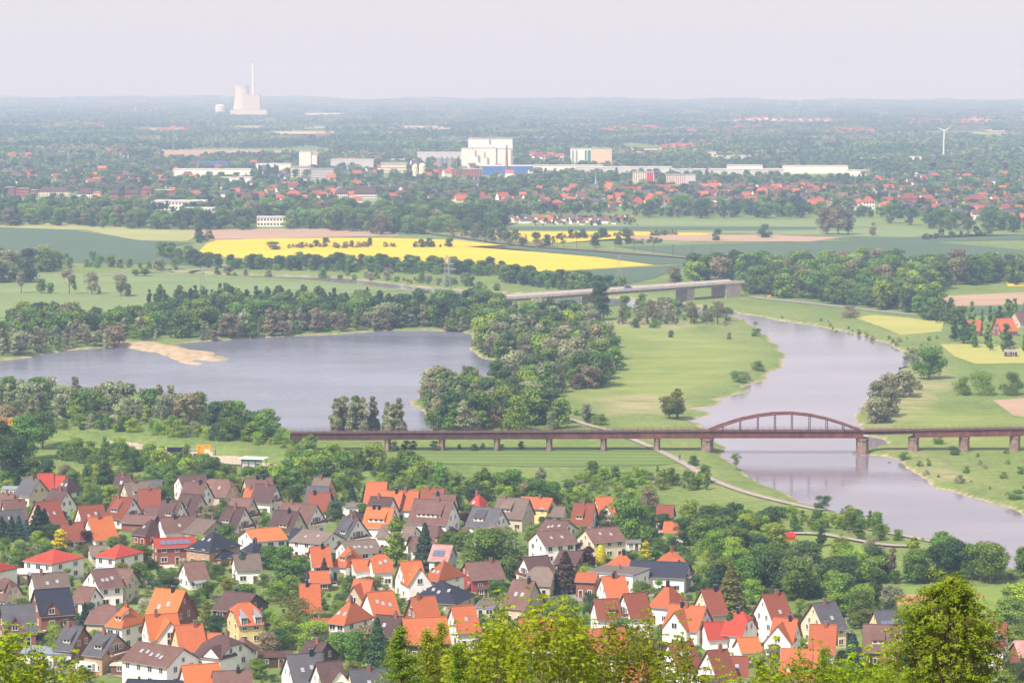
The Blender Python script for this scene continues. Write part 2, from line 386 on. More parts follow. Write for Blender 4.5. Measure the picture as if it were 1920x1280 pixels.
# ---------------------------------------------------------------- fields, roads
def m_field(name, c1, c2, stripe=None, ang=0.0, sc=.5, ns=.02):
    m, n, p = new_mat(name); pos = wpos(n)
    c = ramp(n, noise(n, pos, ns, 5, .65, (.4, 1.4, 1)), [(.32, c1), (.68, c2)])
    c = mixc(n, ramp(n, noise(n, pos, .4, 3), [(.4, 0.0), (.8, .25)]), c, tuple(x * .7 for x in c1))
    c = mixc(n, ramp(n, noise(n, pos, .10, 5, .75, (.5, 1.4, 1)), [(.45, 0.0), (.70, .35)]), c, tuple(x * .72 for x in c1))
    if stripe:
        mp = n.nodes.new('ShaderNodeMapping'); mp.inputs['Rotation'].default_value = (0, 0, ang); n.links.new(pos, mp.inputs[0])
        wv = n.nodes.new('ShaderNodeTexWave'); wv.bands_direction = 'Y'; wv.inputs['Scale'].default_value = sc; wv.inputs['Distortion'].default_value = .8
        wv.inputs['Detail Scale'].default_value = .5
        n.links.new(mp.outputs[0], wv.inputs[0]); c = mixc(n, ramp(n, wv.outputs['Fac'], [(.2, 0.0), (.8, .6)]), c, stripe)
    n.links.new(c, p.inputs['Base Color']); p.inputs['Roughness'].default_value = .95; p.inputs['Specular IOR Level'].default_value = .1
    return m
FM = dict(rape=m_field('flowering_rapeseed', (.62, .41, .02), (.76, .52, .035), (.50, .40, .05), .25, .013, .01), wheat=m_field('blue_green_wheat', (.055, .105, .065), (.09, .145, .085), (.10, .135, .075), -.3, .014),
    light=m_field('pale_green_crop', (.27, .30, .11), (.35, .36, .15)), mid=m_field('fresh_green_crop', (.15, .22, .085), (.21, .27, .11)),
    soil=m_field('bare_pinkish_soil', (.34, .24, .165), (.42, .30, .22)), hay=m_field('mown_hay_stubble', (.34, .34, .09), (.46, .42, .14), (.26, .32, .08), .3, .03),
    striped=m_field('striped_green_cereal', (.13, .20, .055), (.18, .25, .06), (.08, .13, .055), .04, .035, .015), lawn=m_field('bright_garden_lawn', (.16, .24, .05), (.22, .29, .075)),
    meadow=m_field('lush_meadow', (.19, .235, .06), (.27, .30, .10), ns=.03), clay=m_field('red_clay_pitch', (.44, .20, .11), (.50, .26, .15)), straw=m_field('dry_stubble_strip', (.45, .37, .22), (.55, .46, .27)))
nF = [0]
def field(name, mk, poly, label):
    nF[0] += 1
    c = G(*poly[0]); z = .04 + .03 * (nF[0] % 7) + max(0, c.y - 1500) * 1.2e-4
    sheet(name, poly, z, FM[mk], label)
field('rapeseed_field', 'rape', [(372,472),(388,456),(405,450),(500,447),(610,446),(720,446),(860,450),(940,460),(870,462),(1000,472),(1120,482),(1228,497),(1130,503),(1060,507),(1010,509),(960,502),(930,495),(760,490),(560,486),(430,483)], 'main bright yellow rapeseed field')
field('rapeseed_strip', 'rape', [(850,431),(1000,434),(1180,434),(1345,437),(1300,444),(1160,447),(1050,455),(960,452),(900,440)], 'long narrow yellow rapeseed strip before the town')
field('rapeseed_patch', 'rape', [(1885,528),(1930,526),(1930,536),(1890,537)], 'small yellow rapeseed patch at the right edge')
field('soil_field', 'soil', [(345,431),(560,428),(745,432),(748,442),(600,445),(405,449),(392,452)], 'bare pinkish field beyond the rapeseed')
field('soil_field', 'soil', [(1764,556),(1800,553),(1940,547),(1940,570),(1790,574),(1772,566)], 'bare pinkish field behind the right farm')
field('soil_field', 'soil', [(1180,441),(1440,440),(1580,445),(1520,453),(1290,452),(1190,449)], 'thin bare strip in the middle distance')
field('soil_field', 'soil', [(1862,750),(1950,744),(1950,785),(1900,778)], 'brown bare field at the right margin')
field('soil_field', 'soil', [(-40,441),(0,440),(38,450),(20,456),(-40,456)], 'small bare corner field at the left margin')
field('wheat_field', 'wheat', [(-60,425),(110,427),(260,450),(365,455),(330,462),(300,462),(305,478),(385,497),(120,492),(-60,474)], 'dark blue green wheat field at the left')
field('wheat_field', 'wheat', [(905,462),(1100,466),(1330,484),(1310,492),(1225,496),(1120,481)], 'blue green wheat wedge behind the rapeseed')
field('wheat_field', 'wheat', [(1010,511),(1130,505),(1235,499),(1300,494),(1230,520),(1180,532),(1100,522)], 'blue green wheat field by the motorway bridge')
field('wheat_field', 'wheat', [(1150,462),(1500,453),(1700,449),(1940,470),(1940,492),(1740,484),(1560,480),(1340,486)], 'wide blue green field beyond the right wood')
field('wheat_field', 'wheat', [(900,425),(1200,424),(1530,426),(1530,431),(1200,430),(900,430)], 'dark green crop strip by the allotments')
field('wheat_field', 'wheat', [(1770,578),(1940,572),(1940,590),(1800,592)], 'dark green crop beside the farm')
field('wheat_field', 'wheat', [(1640,440),(1760,446),(1940,440),(1940,450),(1700,454),(1560,448)], 'dark green strip at the far right')
field('crop_field', 'light', [(150,428),(345,431),(375,442),(350,452),(262,451),(190,438)], 'pale yellow green crop at the left')
field('crop_field', 'light', [(-60,416),(120,419),(300,429),(150,431),(-60,424)], 'thin pale crop under the town edge')
field('crop_field', 'mid', [(-60,525),(60,515),(270,512),(440,523),(600,531),(760,544),(640,552),(300,592),(120,594),(-60,596)], 'fresh green field with roadside trees')
field('crop_field', 'mid', [(930,416),(1180,411),(1520,413),(1640,417),(1640,426),(1200,424),(900,425)], 'fresh green field in front of the town')
field('crop_field', 'mid', [(1180,432),(1500,431),(1700,424),(1850,438),(1700,445),(1440,440)], 'light green field by the far trees')
field('crop_field', 'mid', [(1150,447),(1290,446),(1300,455),(1160,460)], 'small green field by the railway')
field('crop_field', 'light', [(1700,466),(1940,470),(1940,476),(1790,472)], 'pale strip inside the right wheat')
field('hay_field', 'hay', [(1600,594),(1640,590),(1770,602),(1765,621),(1690,628),(1650,612)], 'yellow green mown field by the river bend')
field('hay_field', 'hay', [(1762,645),(1850,644),(1940,655),(1940,680),(1830,682),(1790,668)], 'yellow green mown field at the right')
field('cereal_field', 'striped', [(760,838),(1000,836),(1190,836),(1250,848),(1282,866),(1230,872),(1000,874),(800,868),(740,858)], 'striped green cereal field below the rusty bridge')
field('sports_ground', 'lawn', [(1580,1098),(1960,1100),(1960,1150),(1700,1160),(1640,1138)], 'mown green sports ground at the right')
field('clay_pitch', 'clay', [(1658,1120),(1700,1114),(1830,1112),(1850,1118),(1730,1128),(1668,1134)], 'red clay patch on the sports ground')
field('allotment_lawn', 'lawn', [(1390,990),(1560,998),(1640,1020),(1620,1050),(1500,1058),(1400,1030)], 'light lawn with young trees by the river path')
# far strips of crop between the woods
FARF = [('soil',265,281,640,292,10),('soil',640,285,760,291,5),('light',270,292,420,298,6),('light',260,240,372,246,5),('light',440,236,520,240,3),('straw',480,247,660,251,3),('light',500,255,660,260,5),('straw',510,266,560,270,4),('light',560,238,640,241,4),('straw',730,237,860,242,4),('light',850,243,1060,247,4),('rape',160,302,192,306,3),('mid',230,305,330,312,5),('straw',1140,277,1335,281,5),('rape',1150,283,1250,288,4),('mid',1040,274,1330,278,4),('soil',1020,287,1070,296,6),('light',1590,247,1830,249,2),('light',1700,248,1920,254,6),('soil',1850,255,1920,258,3),('straw',1840,243,1890,247,3),('straw',1500,283,1640,286,3),('straw',560,213,660,216,2),('straw',70,234,150,236,2),('light',1330,226,1560,229,2),('light',1300,277,1340,280,3),('straw',200,265,235,268,2),('light',1800,226,1880,229,2),('rape',1180,290,1230,292,2)]
for mk, x0, y0, x1, y1, hgt in FARF:
    k = rnd.uniform(-.3, .3) * hgt
    poly = [(x0, y0), (x0 + (x1-x0)*.5, y0 - .3), (x1, y0 + (y1-y0)*.3), (x1 - 8, y1), (x0 + (x1-x0)*.4, y1 + .4), (x0 + 10, y0 + hgt)]
    c = G(*poly[0]); sheet('far_field', poly, 3.5, FM[mk], 'thin strip of far farmland between the woods')
def road(name, pts, wd, mat, label, z=.5, px=True):
    P = [G(x, y, z) for x, y in pts] if px else [Vector(p_) for p_ in pts]
    b = MB(); L = []
    for i, q in enumerate(P):
        d = (P[min(i+1, len(P)-1)] - P[max(i-1, 0)]); d.z = 0; d.normalize(); nn = Vector((-d.y, d.x, 0)) * wd / 2
        L.append((q + nn, q - nn))
    for i in range(len(P) - 1): b.face([L[i][1], L[i+1][1], L[i+1][0], L[i][0]])
    return tag(b.build(name, mat), label, kind='structure')
def smooth(pts, k=4):
    out = []
    for i in range(len(pts) - 1):
        p0, p1, p2, p3 = pts[max(i-1, 0)], pts[i], pts[i+1], pts[min(i+2, len(pts)-1)]
        for j in range(k):
            t = j / k; out.append(tuple(.5*((2*p1[a])+(-p0[a]+p2[a])*t+(2*p0[a]-5*p1[a]+4*p2[a]-p3[a])*t*t+(-p0[a]+3*p1[a]-3*p2[a]+p3[a])*t**3) for a in (0, 1)))
    return out + [pts[-1]]
road('cycle_path', smooth([(1040,774),(1100,795),(1150,808),(1190,824),(1240,846),(1280,866),(1330,896),(1400,922),(1470,940),(1540,955)]), 3.0, M['gravel'], 'pale path running under the rusty bridge', .35)
road('river_path', smooth([(1630,990),(1680,1000),(1740,1012),(1800,1024),(1850,1032)]), 3.0, M['gravel'], 'pale path along the lower river bank', .35)
road('park_path', smooth([(1480,998),(1540,1000),(1600,1010),(1660,1020),(1720,1022)]), 3.0, M['gravel'], 'narrow path on the lawn by the river', .55)
road('motorway', smooth([(1410,556),(1440,560),(1500,566),(1570,574),(1640,582),(1720,590),(1780,596)]), 7, M['asphalt'], 'grey road along the wood beyond the river', .3)
road('country_road', smooth([(-60,521),(60,518),(160,516),(260,511),(380,505),(430,496),(480,492),(560,490)]), 6, M['asphalt'], 'country road across the left fields', .4)
road('village_street', smooth([(60,1262),(130,1248),(230,1262),(330,1290),(420,1320)]), 6, M['asphalt'], 'street by the caravan', .12)
road('village_street', smooth([(-10,1190),(60,1200),(110,1196),(160,1160),(190,1130),(240,1100),(330,1080)]), 5.5, M['asphalt'], 'street between the brick houses', .15)
road('village_street', smooth([(820,1030),(870,1042),(940,1062),(1000,1090),(1080,1120),(1230,1150)]), 5.5, M['asphalt'], 'street past the flat roofed house', .18)
road('farm_track', smooth([(410,894),(470,896),(540,905),(600,925)]), 3.5, M['gravel'], 'track below the pale noise wall', .4)

# ---------------------------------------------------------------- houses
def win_mesh(wd, ht, cols=2, fr='frame', gl='glass'):
    key = ('w', wd, ht, cols, fr, gl)
    if key in CACHE: return CACHE[key]
    b = MB(); f = .11
    b.box(-wd/2, wd/2, -.03, .08, -ht/2, ht/2, 1)
    b.box(-wd/2 - f, wd/2 + f, -.10, .06, ht/2 - .02, ht/2 + f, 0); b.box(-wd/2 - f - .04, wd/2 + f + .04, -.16, .06, -ht/2 - f, -ht/2 + .02, 0)
    b.box(-wd/2 - f, -wd/2 + .02, -.09, .055, -ht/2, ht/2, 0); b.box(wd/2 - .02, wd/2 + f, -.09, .055, -ht/2, ht/2, 0)
    for k in range(1, cols):
        x = -wd/2 + wd * k / cols; b.box(x - .05, x + .05, -.085, .05, -ht/2, ht/2, 0)
    CACHE[key] = b.mesh('window', [M[fr], M[gl]]); return CACHE[key]
CACHE = {}
def door_mesh(mt):
    if ('d', mt) in CACHE: return CACHE[('d', mt)]
    b = MB(); b.box(-.5, .5, -.06, .08, 0, 2.05, 0); b.box(-.62, -.5, -.1, .06, 0, 2.1, 1); b.box(.5, .62, -.1, .06, 0, 2.1, 1); b.box(-.62, .62, -.1, .06, 2.05, 2.2, 1)
    b.box(-.3, .3, -.08, .06, 1.3, 1.8, 2)
    CACHE[('d', mt)] = b.mesh('door', [M[mt], M['frame'], M['glass']]); return CACHE[('d', mt)]
HOUSES = []   # (x, y, radius, label)
def roof_faces(kind, L, W, h, r, o=.45):
    X_, Y_ = L/2 + o, W/2 + o; pz = r / (W/2); ze = h - o * pz; zr = h + r
    if kind == 'g':
        return [[(-X_,-Y_,ze),(X_,-Y_,ze),(X_,0,zr),(-X_,0,zr)], [(X_,Y_,ze),(-X_,Y_,ze),(-X_,0,zr),(X_,0,zr)]]
    if kind == 'h':
        k = max(.25, (L - W) / 2 * 1.0) if L > W else .25
        return [[(-X_,-Y_,ze),(X_,-Y_,ze),(k,0,zr),(-k,0,zr)], [(X_,Y_,ze),(-X_,Y_,ze),(-k,0,zr),(k,0,zr)], [(X_,-Y_,ze),(X_,Y_,ze),(k,0,zr)], [(-X_,Y_,ze),(-X_,-Y_,ze),(-k,0,zr)]]
    if kind == 'j':
        q = .42; zk = h + r * (1 - q); yk = (W/2) * q; c = W/2 * q * .9
        return [[(-X_,-Y_,ze),(X_,-Y_,ze),(X_,-yk,zk),(X_-c,0,zr),(-X_+c,0,zr),(-X_,-yk,zk)], [(X_,Y_,ze),(-X_,Y_,ze),(-X_,yk,zk),(-X_+c,0,zr),(X_-c,0,zr),(X_,yk,zk)], [(X_,-yk,zk),(X_,yk,zk),(X_-c,0,zr)], [(-X_,yk,zk),(-X_,-yk,zk),(-X_+c,0,zr)]]
def house(loc, rz, kind, L, W, h, r, roof, wall, opts, label, name='house', cat='house', side=1, group=None, gwall=None):
    root = empty(name, loc, rz); tag(root, label, cat, group)
    hr = max(3, .5 * max(L, W)); HOUSES.append((loc[0], loc[1], hr, label, L, W, rz))
    wm = WALL[wall]; rm = ROOF[roof]
    b = MB(); zt = .24
    if kind == 'g': b.prism([(-W/2, -.6), (W/2, -.6), (W/2, h - zt), (0, h + r - zt - .06), (-W/2, h - zt)], -L/2, L/2)
    elif kind == 'j':
        q = .42; b.prism([(-W/2, -.6), (W/2, -.6), (W/2, h - zt), (W/2*q, h + r*(1-q) - zt - .05), (-W/2*q, h + r*(1-q) - zt - .05), (-W/2, h - zt)], -L/2, L/2)
    else: b.box(-L/2, L/2, -W/2, W/2, -.6, h - .08)
    b.build('wall', wm, root)
    if gwall: # other cladding on the visible gable top
        g_ = MB(); x0 = side * L/2; g_.prism([(-W/2*.9, h*.98), (W/2*.9, h*.98), (0, h + r - .7)], min(x0, x0 + side*.07), max(x0, x0 + side*.07)); g_.build('gable_cladding', WALL[gwall], root)
    if kind == 'f':
        b = MB(); b.box(-L/2 - .3, L/2 + .3, -W/2 - .3, W/2 + .3, h - .1, h + .35, 1); b.box(-L/2 - .1, L/2 + .1, -W/2 - .1, W/2 + .1, h + .35, h + .36, 0)
        rf = b.build('roof', [rm, M['lead']], root)
    else:
        b = MB(); b.slab(roof_faces(kind, L, W, h, r), .2, 0, 1)
        if kind != 'f':
            kx = L/2 + .4 if kind == 'g' else (L/2 - W/2*.42 if kind == 'j' else max(.25, (L - W)/2))
            b.bar((-kx, 0, h + r + .02), (kx, 0, h + r + .02), .13, 0, 6)
        rf = b.build('roof', [rm, M['white'] if roof in ('pink',) else (M['frame'] if 'w' in opts else M['wood'])], root)
        b = MB(); ze = h - .45 * r / (W/2)
        b.bar((-L/2 - .4, -W/2 - .5, ze - .12), (L/2 + .4, -W/2 - .5, ze - .12), .09, 0, 5); b.build('gutter', M['metal'], rf)
    zs = lambda y: h + r * (1 - abs(y) / (W/2))
    def win(x, y, z, face, wd=1.1, ht=1.2, cols=2, fr='frame'):
        rot = {'f': 0, 'r': math.pi/2, 'l': -math.pi/2, 'b': math.pi}[face]
        link('window', win_mesh(wd, ht, cols, fr), root, (x, y, z), rot)
    gf = 'r' if side > 0 else 'l'; gx = side * L/2
    # windows: visible gable, front, and a few on the sides turned away
    rows = [1.55] + ([4.2] if h > 4.6 else [])
    if 'n' not in opts:
        for z in rows:
            for y in ((-W*.24, W*.24) if W > 6.5 else (0,)): win(gx, y, z, gf, rnd.choice((1.0, 1.3, 1.5)), 1.25)
        if kind in 'gj' and r > 3.4:
            for y in (-W*.15, W*.15): win(gx, y, h + .95, gf, .95, 1.2, 2)
            if r > 4.6 and kind == 'g': win(gx, 0, h + r*.62, gf, .55, .95, 1)
        elif kind == 'g' and r > 2.2: win(gx, 0, h + .6, gf, .8, .9, 1)
        nf = max(2, int(L / 3.1)); dk = rnd.randrange(nf)
        for z in rows:
            for k in range(nf):
                x = -L/2 + L * (k + .5) / nf
                if z < 2 and k == dk: link('door', door_mesh('wood' if rnd.random() < .6 else 'darkpaint'), root, (x, -W/2, 0)); continue
                win(x, -W/2, z, 'f', rnd.choice((1.0, 1.2, 1.6)), 1.25, 2)
        for k in range(2): win(-L/4 + k * L/2, W/2, rows[-1], 'b')
        win(-gx, 0, rows[-1], 'l' if side > 0 else 'r')
    def skyl(x, f_, back=False):
        y = -(W/2) * f_; sl = math.atan2(r, W/2)
        o = link('skylight', skm(), rf, (x, y, zs(y) + .03)); o.rotation_euler = (sl, 0, 0)
    if 's' in opts:
        for k in range(opts.count('s')):
            skyl(-L*.32 + L*.64 * (k + .5) / opts.count('s') + rnd.uniform(-.3, .3), rnd.choice((.45, .55, .62)))
    if 'c' in opts:
        for k in range(opts.count('c')):
            cx = rnd.uniform(-.3, .3) * L + (0 if opts.count('c') == 1 else (-1)**k * L*.2); cy = rnd.choice((-.5, .5)) if r < 4 else -.4
            if kind == 'h': cx = rnd.uniform(-.5, .5)
            b = MB(); zc = h + r; b.box(cx - .38, cx + .38, cy - .32, cy + .32, zs(cy) - .9, zc + .95, 0); b.box(cx - .46, cx + .46, cy - .4, cy + .4, zc + .95, zc + 1.05, 1)
            b.box(cx - .22, cx + .22, cy - .18, cy + .18, zc + 1.05, zc + 1.28, 2)
            b.build('chimney', [WALL['brick'] if k % 2 == 0 and rnd.random() < .6 else M['darkpaint'], M['lead'], M['black']], rf)
    if 'v' in opts:
        sl = math.atan2(r, W/2); b = MB(); nx = int(L * .8 / 1.7)
        for i in range(nx):
            for j in range(2): b.box(-L*.4 + i*1.7 + .05, -L*.4 + i*1.7 + 1.65, j*1.1 + .03, j*1.1 + 1.07, .06, .14, 0)
        o = b.build('solar_panel', M['solar'], rf, (0, -W/2*.78, zs(W/2*.78) + .05)); o.rotation_euler = (sl, 0, 0)
    if 'd' in opts or 'D' in opts:
        dw = L * (.62 if 'D' in opts else .34); xc = 0 if 'D' in opts else -side * L * .12 * (1 if rnd.random() < .7 else -1)
        y1 = -(W/2) * .78; z0 = zs(y1); dh = 1.35; y2 = -(W/2) * .14; z1 = z0 + dh; z2 = zs(y2)
        if z2 > z1 + .1:
            b = MB(); b.prism([(y1, z0 - .3), (y1, z1 - .1), (y2, z2 - .15), (y2, z0 - .3)], xc - dw/2, xc + dw/2, 'x', 0)
            dm = b.build('dormer', WALL['grey'] if wall in ('brick', 'dark') else wm, root)
            b = MB(); sl_ = (z2 - z1) / (y2 - y1)
            b.slab([[(xc - dw/2 - .25, y1 - .35, z1 - .35*sl_), (xc + dw/2 + .25, y1 - .35, z1 - .35*sl_), (xc + dw/2 + .25, y2, z2 + .04), (xc - dw/2 - .25, y2, z2 + .04)]], .15, 0, 1)
            b.build('dormer_roof', [rm, M['wood']], dm)
            nw = max(2, int(dw / 1.3))
            for k in range(nw): link('window', win_mesh(.85, .8, 1), dm, (xc - dw/2 + dw * (k + .5) / nw, y1, z0 + .78), 0)
    if 'x' in opts or 'X' in opts:          # cross gable towards the viewer
        cw = W * (.42 if 'x' in opts else .62); xc = (side * L * .18 if 'x' in opts else -side * L * .1); rc = r * (.62 if 'x' in opts else .85); hc = h + r*.02
        y0 = -W/2 - (.15 if 'x' in opts else 1.4)
        b = MB(); b.prism([(xc - cw/2, -.6), (xc + cw/2, -.6), (xc + cw/2, hc), (xc, hc + rc - .25), (xc - cw/2, hc)], y0, -.1, 'y', 0)
        cg = b.build('cross_gable', wm, root)
        b = MB(); o_ = .35; e_ = hc - o_ * rc / (cw/2)
        b.slab([[(xc - cw/2 - o_, y0 - .35, e_ + .1), (xc, y0 - .35, hc + rc), (xc, 0, hc + rc), (xc - cw/2 - o_, 0, e_ + .1)][::-1], [(xc, y0 - .35, hc + rc), (xc + cw/2 + o_, y0 - .35, e_ + .1), (xc + cw/2 + o_, 0, e_ + .1), (xc, 0, hc + rc)][::-1]], .18, 0, 1)
        b.build('cross_roof', [rm, M['wood']], cg)
        for z in rows + ([h + .8] if rc > 2.4 else []): link('window', win_mesh(1.3, 1.3, 2), cg, (xc, y0, z), 0)
    if 'b' in opts:
        z0 = h - .35; y0, y1 = -W*.3, W*.3; x0 = gx; x1 = gx + side * 1.3
        b = MB(); a_, c_ = min(x0, x1), max(x0, x1); b.box(a_, c_, y0, y1, z0 - .15, z0)
        f_ = x1 - side * .06; b.box(min(f_, x1), max(f_, x1), y0, y1, z0 + .15, z0 + .95, 1)
        for yy in (y0, y1 - .06): b.box(a_ + .05, c_ - .07, yy, yy + .06, z0 + .15, z0 + .95, 1)
        b.build('balcony', [M['concrete'], M['wood']], root)
        link('window', win_mesh(1.6, 2.0, 2), root, (gx, 0, z0 + 1.05), math.pi/2 if side > 0 else -math.pi/2)
    if 'P' in opts:                          # projecting glazed porch or lean-to
        b = MB(); b.slab([[(-L*.35, -W/2 - 2.6, 2.2), (L*.35, -W/2 - 2.6, 2.2), (L*.35, -W/2, 2.6), (-L*.35, -W/2, 2.6)]], .15, 0)
        for k in range(5): x = -L*.34 + L*.68*k/4; b.box(x - .06, x + .06, -W/2 - 2.5, -W/2 - 2.38, -.5, 2.06, 1)
        b.build('porch', [M['lead'], M['white']], root)
    return root
def skm():
    if 'sk' not in CACHE:
        b = MB(); b.box(-.42, .42, -.6, .6, -.05, .10, 0); b.box(-.33, .33, -.5, .5, .10, .112, 1); CACHE['sk'] = b.mesh('skylight', [M['metal'], M['skyglass']])
    return CACHE['sk']
